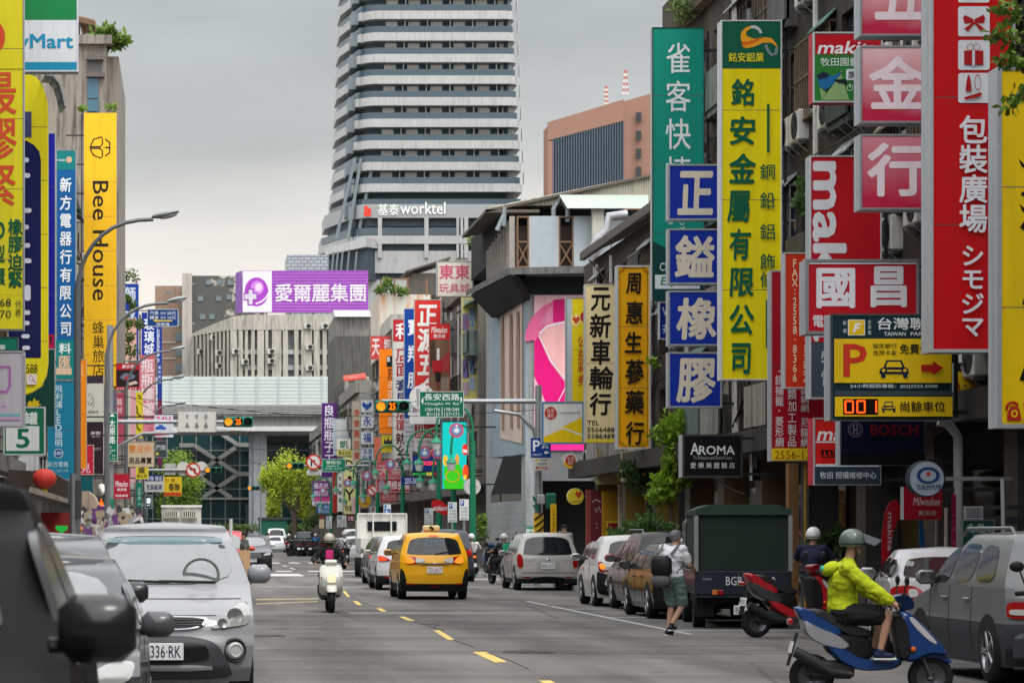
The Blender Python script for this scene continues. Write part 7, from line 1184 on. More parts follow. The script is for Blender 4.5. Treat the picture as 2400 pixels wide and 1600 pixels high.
C = hatch('white saloon partly hidden behind the lime jacket rider', 10.0, 36.2, (.40, .40, .41), 1.44, 1.74, 4.4, .98, name='white_saloon', RP=[(.2, .14), (.4, .02), (.7, 0), (.95, .05), (1.0, .5), (1.36, 1.25), (1.46, 1.5)], lamp=[(.42, .74), (.84, .72), (.86, .92), (.6, .95), (.44, .88)], plate=('ALTIS', .5)); C.both('r', [(.5, .8), (.62, .78), (.63, .9), (.52, .9)], CLR, 'reverse_light', off=.035); C.t.rotation_euler.z = -.17; C.both('r', [(.66, .76), (.8, .76), (.8, .82), (.66, .82)], mat('tail_strip', (.8, .35, .3), .2), 'lamp_strip', off=.035, it=1)
# grey SUV at the right edge
C = hatch('grey off-road estate with dark lower cladding at the frame edge', 9.5, 29.2, (.14, .145, .15), 1.66, 1.80, 4.4, 1.04, low=.70, lowc=(.045, .048, .055), name='off_road_car', rails=True, lamp=[(.66, .72), (.88, .72), (.88, .90), (.66, .90)], wr=.35); C.both('r', [(.68, .76), (.86, .76), (.86, .82), (.68, .82)], CLR, 'reverse_light', off=.034)
m = MB(); m.lathe([(0, -.2), (.31, -.2), (.34, -.16), (.35, -.05), (.35, 0)], (.1, .02, .98), (0, 1, 0), 28); m.build('spare_wheel_cover', mat('cover_silver', (.48, .46, .42), .3, coat=.4), C.t, 40); m = MB(); m.cbox((0, -.03, .42), (1.7, .16, .3), b=.05); m.build('bumper', mat('cladding', (.045, .048, .055), .55, noise=.1), C.t)
# silver people carrier facing the camera
C = Car('silver people carrier facing the camera beside the left kerb', -.27, 26.1, False, 4.4, 1.72, 1.74, [(.2, .1), (.5, 0), (1.0, .04), (1.1, .1), (1.6, .35), (1.7, .5)], [(.2, .12), (.36, .0), (.56, -.02), (.66, .03), (.74, .05), (.84, .11), (.92, .28), (1.04, .72), (1.12, .92), (1.3, 1.2), (1.55, 1.62), (1.64, 1.9)], .22, 1.1, (.25, .255, .265), roofw=.72, name='people_carrier', fb=.22)
ws = mat('windshield_glass', (.085, .10, .10), .05, spec=.9, ior=1.8); C.patch('f', sym([(.70, 1.135), (.58, 1.585), (.3, 1.60)]), ws, 'windshield', off=.02); C.patch('f', sym([(.575, 1.52), (.57, 1.59)]), mat('tint_band', (.06, .13, .15), .06), 'sun_band', off=.024, it=1)
C.patch('f', sym([(.44, .845), (.38, .75), (.2, .715)]), mat('satin_chrome', (.42, .43, .46), .3, .8), 'grille_surround', off=.03); gr = C.patch('f', sym([(.415, .835), (.355, .762), (.2, .732)]), black(), 'grille', off=.04)
for z in (.765, .79, .815): C.patch('f', sym([(.37, z-.004), (.37, z+.004)]), mat('grille_bar', (.03, .03, .033), .4), 'grille_bar', off=.05, it=0, parent=gr)
C.both('f', [(.43, .725), (.60, .735), (.80, .76), (.835, .84), (.80, .97), (.72, .965), (.56, .85)], mat('headlight_shell', (.25, .25, .235), .1, coat=1.), 'headlight', off=.02)
for g in (-1, 1):
    for x, z, r_ in ((.68, .84, .075), (.56, .775, .045)): 
        m = MB(); p = C.S('f')(g*x, z, .026); m.lathe([(0, .0), (r_*.6, .004), (r_, .012), (r_*1.1, .0)], p, (g*.35, 1, .2), 18); m.build('reflector_bowl', mat('bowl', (.22, .22, .22), .25, .5), C.t, 40)
    m = MB(); p = C.S('f')(g*.68, .52, .02); m.lathe([(0, .012), (.05, .01), (.058, .02), (.08, .0)], p, (g*.3, 1, 0), 18); m.build('fog_lamp', CLR, C.t, 40); m = MB(); m.lathe([(.082, -.02), (.105, .0), (.12, -.03)], p, (g*.3, 1, 0), 20); m.build('fog_surround', mat('fog_dark', (.04, .04, .045), .4), C.t, 40)
C.patch('f', sym([(.66, .24), (.62, .40), (.5, .60), (.25, .66)]), mat('bumper_dark', (.06, .062, .068), .45), 'bumper_guard', off=.03); C.patch('f', sym([(.44, .415), (.42, .56), (.3, .60)]), black(), 'lower_grille', off=.04); C.patch('f', sym([(.46, .33), (.46, .385)]), mat('silver_bar', (.4, .41, .44), .3, coat=.5), 'bumper_bar', off=.05, it=1)
C.plate('f', .515, '3336·RK', y=C.S('f')(0, .56, .075)[1]); C.wheels(.8, 3.55, .32); C.mirrors(2.85, 1.22, (.26, .27, .29), (.115, .1, .085)); C.wiper('f', -.5, 1.15, .05, 1.16); C.wiper('f', -.05, 1.15, .55, 1.17)
C.patch('f', sym([(.74, .99), (.745, 1.0)]), black(), 'bonnet_seam', off=.004, it=0); C.patch('f', sym([(.5, .845), (.5, .852)]), black(), 'bonnet_edge', off=.006, it=0)
C.side_glass([[(.5, 1.16), (1.4, 1.15), (1.4, 1.56), (.7, 1.54)], [(1.5, 1.15), (2.3, 1.15), (2.2, 1.56), (1.5, 1.56)], [(2.4, 1.15), (3.1, 1.14), (2.7, 1.45), (2.3, 1.56)]])
m = MB(); m.lathe([(.17, -.018), (.185, 0), (.17, .018), (.155, 0), (.17, -.018)], C.S('f')(-.36, 1.22, .0), (0, 1, .5), 20); st = m.build('steering_wheel', mat('wheel_grey', (.15, .16, .16), .5), C.t, 60); st.location = (0, .035, .0)
m = MB(); m.tube([(.6, 3.0, 1.62), (.6, 3.0, 1.62)], .01, 4)
# grey saloon and dark estate parked in front of it, black SUV nearest the camera
def left_car(label, x, yf, L, Wd, H, c, belt, FP, wtop, wbot, mc, my, mz, name):
    C = Car(label, x, yf, False, L, Wd, H, [(.2, .1), (.5, 0), (.9, .05), (1.0, .6), (H-.1, 1.4)], FP, .2, belt, c, name=name, roofw=.74); C.patch('f', sym([(wbot[0], wbot[1]), (wtop[0], wtop[1])]), ws if name == 'parked_saloon' else glass(), 'windshield', off=.018); C.mirrors(my, mz, mc, (.12, .1, .095) if name == 'black_car' else (.115, .1, .08))
    if name == 'black_car': C.body.data.materials[0] = mat('matt_black_paint', (.01, .01, .011), .5, spec=.04)
    C.wheels(.8, L-.85, .32)
    C.side_glass([[(1.2, belt+.04), (2.0, belt+.04), (2.0, H-.17), (1.5, H-.18)], [(2.1, belt+.04), (2.95, belt+.03), (2.6, H-.25), (2.1, H-.17)]]) 
    if name == 'black_car':
        for ch in C.t.children:
            if 'side_window' in ch.name or 'windshield' in ch.name: ch.data.materials[0] = mat('tinted_glass', (.006, .006, .007), .12, spec=.28)
    C.both('f', [(.45, .62), (.8, .66), (.84, .8), (.62, .78)], mat('headlight_shell', (.25, .25, .235), .1, coat=1.), 'headlight', off=.02); C.patch('f', sym([(.38, .5), (.4, .68)]), black(), 'grille', off=.02); C.seams((2.05,), belt); return C
left_car('grey saloon parked between the black car and the silver people carrier', -1.2, 17.6, 4.5, 1.74, 1.48, (.045, .048, .052), .95, [(.2, .1), (.5, 0), (.7, .05), (.82, .35), (.92, 1.05), (.97, 1.2), (1.36, 2.1), (1.42, 2.4)], (.56, 1.36), (.67, 1.0), (.07, .073, .078), 3.1, 1.0, 'parked_saloon')
left_car('dark estate car hidden behind the grey saloon with black chrome mirror', -1.42, 22.1, 3.8, 1.7, 1.64, (.08, .085, .09), 1.05, [(.2, .1), (.5, 0), (.8, .05), (.95, .4), (1.02, .9), (1.5, 1.7), (1.58, 2.0)], (.55, 1.5), (.66, 1.1), (.025, .025, .03), 2.65, 1.13, 'parked_estate')
left_car('blurred black car closest to the camera with large black mirror', -1.28, 7.2, 4.5, 1.86, 1.83, (.02, .021, .023), 1.16, [(.2, .1), (.5, 0), (.9, .05), (1.05, .3), (1.12, 1.0), (1.2, 1.2), (1.6, 1.9), (1.7, 2.2)], (.6, 1.6), (.72, 1.22), (.012, .012, .013), 3.2, 1.33, 'black_car')
# oncoming cars half hidden by the people carrier
def oncoming(label, x, y, c, H, name, hood):
    C = Car(label, x, y, False, 4.3, 1.76, H, [(.2, .1), (.5, 0), (1.0, .3), (H-.1, 1.0)], [(.2, .1), (.5, 0), (.8, .1), (.95, .8), (1.05, 1.1), (H-.15, 1.9), (H-.08, 2.1)], .22, 1.0, c, name=name); C.patch('f', sym([(.68, 1.08), (.56, H-.15)]), ws, 'windshield', off=.018); C.wheels(.8, 3.5, .32); C.mirrors(2.8, 1.12, hood); C.both('f', [(.45, .66), (.8, .68), (.84, .8), (.62, .78)], CLR, 'headlight', off=.02); C.patch('f', sym([(.45, .35), (.5, .6)]), black(), 'grille', off=.02); C.plate('f', .45, 'BHC·0826')
oncoming('red car facing the camera behind the man with the cardboard', 1.05, 92, (.42, .02, .03), 1.74, 'red_car', (.45, .05, .02)); oncoming('black car with pale bonnet facing the camera behind the red car', 2.65, 122, (.03, .032, .035), 1.6, 'black_car', (.7, .7, .7))
# trucks
def box(par, name, m_, *b, **k):
    m = MB(); m.box(*b); return m.build(name, m_, par)
t = thing('canvas_truck', 'small navy truck with dark green canvas cover', 'truck', (9.40, 47.3, 0), -.12); nv = mat('truck_navy', (.014, .02, .032), .4, noise=.15, coat=.3); cv = mat('green_canvas', (.018, .03, .022), .85, noise=.3, ns=2, bump=.2)
m = MB(); m.cbox((0, 2.3, .78), (1.62, 4.6, .42), b=.02); m.build('load_bed', nv, t); m = MB(); m.prism([(-.78, .03, 1.0), (.78, .03, 1.0), (.78, .03, 2.02), (.55, .03, 2.10), (-.55, .03, 2.10), (-.78, .03, 2.02)], (0, 3.0, 0)); m.build('canvas_cover', cv, t)
m = MB(); m.prism([(-.8, -.03, 1.94), (.8, -.03, 1.94), (.8, -.03, 2.03), (.56, -.03, 2.12), (-.56, -.03, 2.12), (-.8, -.03, 2.03)], (0, 3.1, 0)); m.build('canvas_roof', mat('roof_canvas', (.025, .05, .035), .8, noise=.3, ns=3), t)
for g in (-1, 1): box(t, 'cover_post', steel(), g*.79-.035, g*.79+.035, -.04, .03, .98, 1.93)
m = MB(); m.cbox((0, 3.9, 1.35), (1.56, 1.3, 1.2), b=.12); m.build('cab', nv, t)
m = MB(); m.box(-.7, .7, .3, 4.2, .42, .56); m.build('chassis', black(), t); box(t, 'bumper_bar', nv, -.8, .8, -.03, .1, .53, .57)
for y in (.75, 3.8):
    for g in (-1, 1): m = MB(); m.lathe([(.12, .03), (.17, .02), (.2, 0), (.29, .0), (.3, .03), (.3, .2), (.2, .2)], (g*.8, y, .3), (-g, 0, 0), 24); wh = m.build('wheel', rubber(), t, 50); m = MB(); m.lathe([(0, .02), (.08, .015), (.18, .05), (.2, .01)], (g*.8, y, .3), (-g, 0, 0), 20); m.build('rim', mat('dusty_rim', (.16, .10, .09), .6, noise=.2), wh, 40)
for g in (-1, 1): box(t, 'mudguard', black(), g*.62-.15, g*.62+.15, .32, .36, .2, .55)
m = MB(); m.cbox((-.48, -.03, .62), (.09, .05, .09), b=.01); m.build('indicator', mat('tail_amber_off', (.5, .16, .03), .3), t); m = MB(); m.cbox((-.38, -.03, .62), (.09, .05, .09), b=.01); m.build('tail_light', RED, t); m = MB(); m.cbox((.48, -.03, .62), (.18, .05, .09), b=.01); m.build('tail_light', RED, t)
m = MB(); m.cbox((.04, -.02, .32), (.4, .02, .16), b=.004); p_ = m.build('license_plate', mat('plate_white', (.72, .73, .72), .4), t); m = MB(); put_text(m, 'BGB-7128', (-.13, -.375, .21, -.265), lambda u, v: Vector((u, -.034, -v)), .01); m.build('lettering', mat('plate_ink', (.02, .02, .04), .5), p_, flip=False)
m = MB(); put_text(m, 'BGB-', (-.29, -.89, .03, -.74), lambda u, v: Vector((u, -.006, -v)), .012); put_text(m, '7128', (.22, -.885, .54, -.735), lambda u, v: Vector((u, -.006, -v)), .012); put_text(m, 'CMC', (-.68, -.86, -.53, -.83), lambda u, v: Vector((u, -.006, -v))); m.build('lettering', mat('white_ink', (.55, .55, .56), .6), t, flip=False)
t = thing('flatbed_truck', 'white flatbed truck with ribbed cab back ahead of the crossover', 'truck', (7.15, 101, 0)); wt = mat('truck_white', (.58, .57, .53), .5, noise=.12, streak=.25)
box(t, 'load_bed', wt, -1, 1, 0, 3.4, .75, 1.45); box(t, 'chassis', black(), -.85, .85, .2, 5, .45, .745); box(t, 'rear_bumper', mat('truck_grey', (.1, .1, .1), .6), -.98, .98, -.04, .08, .5, .7)
m = MB(); m.cbox((0, 4.3, 1.5), (1.8, 1.6, 1.5), b=.15); m.build('cab', wt, t, 40); m = MB(); m.prism([(-.95, 3.35, 1.45), (.95, 3.35, 1.45), (.95, 3.35, 2.2), (.88, 3.35, 2.32), (-.88, 3.35, 2.32), (-.95, 3.35, 2.2)], (0, .12, 0)); m.build('headboard', wt, t); box(t, 'rear_window', glass(), -.55, .55, 3.31, 3.347, 1.72, 2.08)
for x in (-.92, -.34, .34, .92): m = MB(); m.tube([(x, 3.28, 1.45), (x, 3.28, 2.36)], .03, 6); m.build('guard_bar', wt, t)
m = MB(); m.tube([(-.92, 3.28, 2.36), (.92, 3.28, 2.36)], .03, 6); m.build('guard_bar', wt, t)
for y in (.9, 4.1):
    for g in (-1, 1): m = MB(); m.lathe([(0, .04), (.2, .02), (.36, 0), (.38, .04), (.38, .22), (.2, .22)], (g*.97, y, .38), (-g, 0, 0), 24); m.build('wheel', rubber(), t, 50)
for g in (-1, 1): box(t, 'tail_light', RED, g*.75-.1, g*.75+.1, -.06, -.041, .54, .66)
t = thing('box_truck', 'white refrigerated box truck with roof coolers behind the silver people carrier', 'truck', (W(425, 0, 118).x, 118, 0)); wb_ = mat('truck_white', (.58, .57, .53), .5, noise=.12, streak=.25)
box(t, 'cargo_box', wb_, -.85, .85, 1.2, 4.5, .8, 2.75); box(t, 'roof_lip', mat('lip_white', (.7, .69, .66), .5), -.88, .88, 1.1, 4.6, 2.755, 2.85)
for x in (-.42, .36): o_ = box(t, 'cooler_unit', mat('cooler_cream', (.55, .52, .45), .5), x-.32, x+.32, .9, 1.19, 2.3, 2.6); m = MB(); [m.box(x-.26+.09*k, x-.22+.09*k, .885, .897, 2.33, 2.57) for k in range(6)]; m.build('cooler_slot', black(), o_)
m = MB(); m.cbox((0, .5, 1.3), (1.6, 1.3, 1.5), b=.12); m.build('cab', wb_, t, 40); box(t, 'windshield', ws, -.68, .68, -.18, -.155, 1.35, 1.9)
for g in (-1, 1): m = MB(); m.lathe([(0, .03), (.3, 0), (.36, .04), (.36, .2)], (g*.8, .7, .36), (-g, 0, 0), 20); m.build('wheel', rubber(), t, 50); m = MB(); m.lathe([(0, .03), (.3, 0), (.36, .04), (.36, .2)], (g*.8, 3.6, .36), (-g, 0, 0), 20); m.build('wheel', rubber(), t, 50)
# ---------------------------------------------------------------- scooters
def scooter(label, x, y, rz, c, c2=(.3, .31, .33), kind='sport', name='motor_scooter', group=None, plate=None, lit=False, z=0, mini=False):
    t = thing(name, label, 'scooter', (x, y, z), rz, group=group); p1, p2, bk = paint(c), paint(c2), black()
    for yy, nm in ((0, 'rear_wheel'), (1.27, 'front_wheel')):
        m = MB(); m.lathe([(.155, .05), (.2, .062), (.235, .045), (.245, 0), (.235, -.045), (.2, -.062), (.155, -.05)], (0, yy, .245), (1, 0, 0), 26); w_ = m.build(nm, rubber(), t, 60)
        m = MB(); m.lathe([(.03, .06), (.035, -.06), (.05, .02), (.14, .035), (.16, .05), (.16, -.05), (.14, -.035), (.05, -.02)], (0, yy, .245), (1, 0, 0), 22)
        if not mini:
            for k in range(5): a = k*2*PI/5; m.cbox((0, yy+.09*math.cos(a), .245+.09*math.sin(a)), (.05, .13, .035), Matrix.Rotation(a, 3, 'X'))
        m.build('rim', mat('scooter_rim', (.12, .12, .13), .35, .6), w_, 40)
        if not mini and kind == 'sport' and yy > 1: m = MB(); m.lathe([(.07, .058), (.105, .058), (.105, .066), (.07, .066)], (0, yy, .245), (-1, 0, 0), 24); m.build('brake_disc', mat('disc_orange', (.5, .12, .03), .3, .6), w_, 40)
    def pf(name, poly, x_, m_, k=.84): m = MB(); m.puff(smoothpoly(poly, 2), -x_, x_, k); return m.build(name, m_, t, 50)
    if kind == 'sport':
        pf('tail_panel', [(-.20, 1.0), (-.12, 1.01), (.12, .90), (.32, .76), (.34, .68), (.10, .66), (-.05, .78), (-.15, .88)], .15, p1)
        pf('side_panel', [(-.14, .90), (.02, .80), (.28, .70), (.42, .58), (.36, .52), (.1, .58), (-.1, .70)], .165, p2); pf('lower_panel', [(.1, .60), (.3, .56), (.5, .44), (.85, .40), (1.0, .46), (.9, .32), (.5, .30), (.25, .42)], .17, p1)
        pf('body_core', [(.2, .74), (.62, .70), (.66, .42), (.3, .40), (.1, .56)], .14, bk); pf('seat', [(-.04, .98), (.08, .985), (.3, .88), (.46, .80), (.66, .74), (.64, .66), (.4, .68), (.1, .86), (-.03, .92)], .15, mat('seat_vinyl', (.022, .022, .024), .55))
        pf('floorboard', [(.58, .42), (.95, .42), (.95, .36), (.58, .36)], .16, bk); pf('leg_shield', [(.84, .94), (.92, .96), (1.02, .80), (1.05, .45), (.93, .40), (.88, .6)], .2, bk)
        pf('front_cowl', [(.90, .98), (1.02, .96), (1.2, .80), (1.38, .60), (1.47, .47), (1.30, .50), (1.18, .46), (1.06, .40), (.96, .42), (1.02, .66), (.93, .86)], .17, p1)
        pf('headlight', [(.98, .92), (1.05, .92), (1.2, .76), (1.33, .62), (1.34, .57), (1.22, .64), (1.06, .80)], .176, CLR); pf('handlebar_cover', [(.84, 1.13), (1.0, 1.16), (1.1, 1.06), (1.08, .97), (.92, .96), (.84, 1.02)], .13, paint((c[0]*.35, c[1]*.35, c[2]*.35)))
        pf('front_fender', [(1.02, .40), (1.14, .52), (1.32, .53), (1.48, .44), (1.5, .38), (1.3, .47), (1.12, .43)], .075, p1)
        for g in (-1, 1): m = MB(); m.ell((g*.19, 1.06, .55), (.02, .03, .03), 10); m.build('indicator', mat('indicator_orange', (.6, .12, .02), .3), t, 60)
    else:
        pf('tail_panel', [(-.24, .62), (-.22, .80), (-.1, .84), (.5, .78), (.62, .6), (.5, .42), (.2, .45), (.0, .52)], .19, p1); pf('seat', [(-.18, .86), (0, .89), (.3, .87), (.58, .82), (.56, .77), (.2, .80), (-.16, .81)], .15, mat('seat_vinyl', (.022, .022, .024), .55))
        pf('floorboard', [(.4, .42), (1.0, .42), (1.02, .32), (.4, .30)], .2, bk); pf('leg_shield', [(.88, .98), (.98, 1.0), (1.16, .86), (1.26, .70), (1.22, .5), (1.06, .34), (.94, .36), (.9, .6)], .235, p1, .78)
        pf('front_fender', [(1.06, .40), (1.14, .53), (1.27, .58), (1.42, .53), (1.5, .42), (1.42, .44), (1.27, .49), (1.14, .43)], .11, p1, .7); pf('handlebar_cover', [(.86, 1.03), (.98, 1.10), (1.06, 1.04), (1.02, .97), (.88, .96)], .12, p1)
        m = MB(); m.cbox((0, 1.265, .70), (.17, .03, .15), b=.03); m.build('headlight', mat('headlamp_lit', (.9, .75, .5), .3, emit=.55), t, 40)
        for g in (-1, 1): m = MB(); m.cbox((g*.19, 1.2, .69), (.05, .05, .1), b=.01); m.build('indicator', mat('indicator_dim', (.2, .1, .08), .3), t)
    m = MB(); m.tube([(-.32, .90, 1.02), (-.1, .93, 1.04), (.1, .93, 1.04), (.32, .90, 1.02)], .018, 8); m.build('handlebar', bk, t, 40)
    for g in (-1, 1):
        m = MB(); m.tube([(g*.22, .91, 1.03), (g*.36, .88, 1.02)], .024, 8); m.build('grip', rubber(), t, 40); m = MB(); m.tube([(g*.24, .94, 1.06), (g*.30, .96, 1.24)], .009, 5); mr_ = m.build('mirror', bk, t); m = MB(); m.ell((g*.33, .97, 1.29), (.075, .025, .055), 12); m.build('mirror_head', bk, mr_, 60)
    m = MB(); m.tube([(.055, 1.0, .9), (.07, 1.27, .245)], .022, 7); m.tube([(-.055, 1.0, .9), (-.07, 1.27, .245)], .022, 7); m.build('fork', mat('fork_grey', (.1, .1, .11), .4, .5), t, 40)
    m = MB(); m.tube([(.14, .42, .27), (.16, .18, .3), (.17, .02, .40), (.17, -.2, .52)], [.03, .04, .065, .06], 10); m.build('exhaust', mat('exhaust_black', (.03, .03, .032), .45), t, 40); m = MB(); m.cbox((0, .2, .32), (.22, .5, .2), b=.04); m.build('engine', mat('engine_dark', (.05, .05, .05), .5, .3), t)
    m = MB(); m.prism([(-.08, -.15, .72), (.08, -.15, .72), (.07, -.25, .36), (-.07, -.25, .36)], (0, -.02, 0)); m.build('mud_flap', bk, t); m = MB(); m.cbox((0, -.235 if kind == 'sport' else -.24, .84 if kind == 'sport' else .70), (.2, .05, .07), b=.015); m.build('tail_light', mat('scooter_lit', (1., .14, .02), .3, emit=1.2) if lit else RED, t)
    m = MB(); m.cbox((0, -.225, .56), (.24, .012, .13), Matrix.Rotation(-.25, 3, 'X'), b=.003); p_ = m.build('license_plate', mat('plate_white', (.72, .73, .72), .4), t)
    if plate: m = MB(); put_text(m, plate, (-.1, -.6, .1, -.52), lambda u, v: Vector((u, -.234+(v+.56)*-.25, -v)), .01); m.build('lettering', mat('plate_ink', (.02, .02, .04), .5), p_, flip=False)
    return t
S90 = -PI/2
BLUE = scooter('blue and silver sport scooter ridden across the road by the lime jacket rider', 6.1, 27.3, S90-.1, (.004, .036, .15), (.24, .24, .25))
BLUE.scale = (.9,)*3
scooter('white scooter with lit headlamp coming toward the camera', 2.86, 58.1, PI, (.62, .62, .56), kind='classic')
scooter('red and black scooter parked behind the truck with its plate outward', W(1782, 0, 43).x, 43.3, S90+.2, (.42, .012, .02), (.05, .05, .055), plate='MNT·167')
scooter('black motorcycle under the rider in navy', W(1925, 0, 45.5).x, 45.5, -.45, (.015, .015, .017), (.03, .03, .03), plate='NRP·3')
scooter('dark red scooter cut by the frame edge near the grey estate', 8.5, 26.8, -.1, (.16, .012, .016), (.03, .03, .03), plate='616')
for i, (x, y, rz, lab, c) in enumerate(((10.6, 42.0, S90+.3, 'black scooter standing behind the lime rider\'s shoulder', (.015, .015, .016)), (11.3, 40.5, S90-.4, 'grey black scooter farther right in the dark arcade', (.04, .04, .045)), (11.5, 103.4, .3, 'blue scooter parked on the corner pavement', (.02, .10, .25)), (12.0, 103.6, .2, 'black scooter next to the blue one on the corner', (.02, .02, .02)), (11.2, 66.5, -.3, 'dark scooter in the gap behind the silver estate car', (.02, .02, .022)))):
    scooter(lab, x, y, rz, c, (.05, .05, .05), group='scooters parked on the right pavement', z=.13 if x > 11 else 0, mini=True, name='parked_scooter')
scooter('scooter of the white shirt rider with a crossed black strap', 7.0, 127, 0, (.03, .03, .03), (.05, .05, .05), lit=True, mini=True); scooter('scooter of the rider in the blue shirt', 9.05, 203, 0, (.03, .03, .03), (.05, .05, .05), lit=True, mini=True, plate='27'); scooter('scooter of the far rider in dark olive', 7.0, 200, 0, (.03, .03, .03), (.05, .05, .05), lit=True, mini=True)
scooter('scooter with a bright tail light right of the taxi', 9.5, 94, 0, (.04, .04, .045), (.06, .06, .06), lit=True, plate='781PC', mini=True); scooter('scooter of the rider in the red and white helmet', 9.75, 99, 0, (.04, .04, .045), (.06, .06, .06), mini=True); scooter('scooter of the green vested delivery rider', 10.05, 88.2, .3, (.04, .04, .045), (.06, .06, .06), mini=True)
def copytree(o):
    c = o.copy(); COL.objects.link(c)
    for ch in list(o.children): d = copytree(ch); d.parent = c
    return c
p0 = None
for i in range(9):
    if p0 is None: p0 = q = scooter('dark scooter in the packed far row before the black van', 7.9, 196, .5, (.03, .028, .03), (.08, .08, .085), group='scooters packed in the far parking row', mini=True, name='parked_scooter')
    else: q = copytree(p0)
    q.location = (7.5+.26*i, 197+(i % 3)*.5, 0); q.rotation_euler.z = .35+.12*((i*7) % 4)
p1_ = None
for i in range(8):
    if p1_ is None: p1_ = q = scooter('dark scooter parked along the left kerb in the distance', -1.6, 150, -.9, (.04, .04, .045), (.1, .1, .1), group='scooters along the far left kerb', mini=True, name='parked_scooter')
    else: q = copytree(p1_)
    q.location = (-1.6, 132+6*i, 0)
# ---------------------------------------------------------------- people
DG = bpy.context.evaluated_depsgraph_get
def blob(name, caps, m, parent, vox, smooth=3):
    mb = MB()
    for c in caps:
        if len(c) == 2: mb.ell(c[0], c[1] if isinstance(c[1], (tuple, list)) else (c[1],)*3, 12); continue
        a, b, ra, rb = Vector(c[0]), Vector(c[1]), c[2], c[3]; n = max(2, int((b-a).length/.05))
        mb.tube([a+(b-a)*i/n for i in range(n+1)], [ra+(rb-ra)*i/n for i in range(n+1)], 12); mb.ell(a, (ra,)*3, 10); mb.ell(b, (rb,)*3, 10)
    o = mb.build(name, m); r_ = o.modifiers.new('r', 'REMESH'); r_.mode = 'VOXEL'; r_.voxel_size = vox
    s_ = o.modifiers.new('s', 'SMOOTH'); s_.iterations = smooth; s_.factor = .5
    dg = DG(); dg.update(); me = bpy.data.meshes.new_from_object(o.evaluated_get(dg)); old = o.data; o.modifiers.clear(); o.data = me; bpy.data.meshes.remove(old)
    if vox < .012 and name in ('shirt', 'shorts', 'trousers'):      # cloth folds
        from mathutils import noise
        nn = [v.normal.copy() for v in me.vertices]
        for v, q in zip(me.vertices, nn): c = v.co; v.co = c+q*(.016*noise.noise(Vector((c.x*9+c.z*4, c.y*9, c.z*15)))+.006*noise.noise(c*32))
    me.polygons.foreach_set('use_smooth', [True]*len(me.polygons)); o.parent = parent; return o
STAND = dict(head=(0, .02, 1.57), neck=(0, 0, 1.42), chest=(0, 0, 1.24), pel=(0, -.01, .93), sL=(-.18, 0, 1.38), sR=(.18, 0, 1.38), eL=(-.24, -.03, 1.1), eR=(.24, -.03, 1.1), wL=(-.24, .08, .86), wR=(.24, .08, .86), hL=(-.09, 0, .9), hR=(.09, 0, .9), kL=(-.1, .1, .48), kR=(.1, -.02, .48), aL=(-.1, .12, .09), aR=(.1, -.2, .12), look=0.)
RIDE = dict(head=(0, .34, 1.47), neck=(0, .3, 1.32), chest=(0, .25, 1.12), pel=(0, .24, .83), sL=(-.19, .26, 1.27), sR=(.19, .26, 1.27), eL=(-.33, .45, 1.08), eR=(.33, .45, 1.08), wL=(-.31, .82, 1.03), wR=(.31, .82, 1.03), hL=(-.1, .27, .8), hR=(.1, .27, .8), kL=(-.17, .68, .76), kR=(.17, .68, .76), aL=(-.15, .68, .4), aR=(.15, .68, .4), look=0.)
SKIN = (.42, .24, .16)
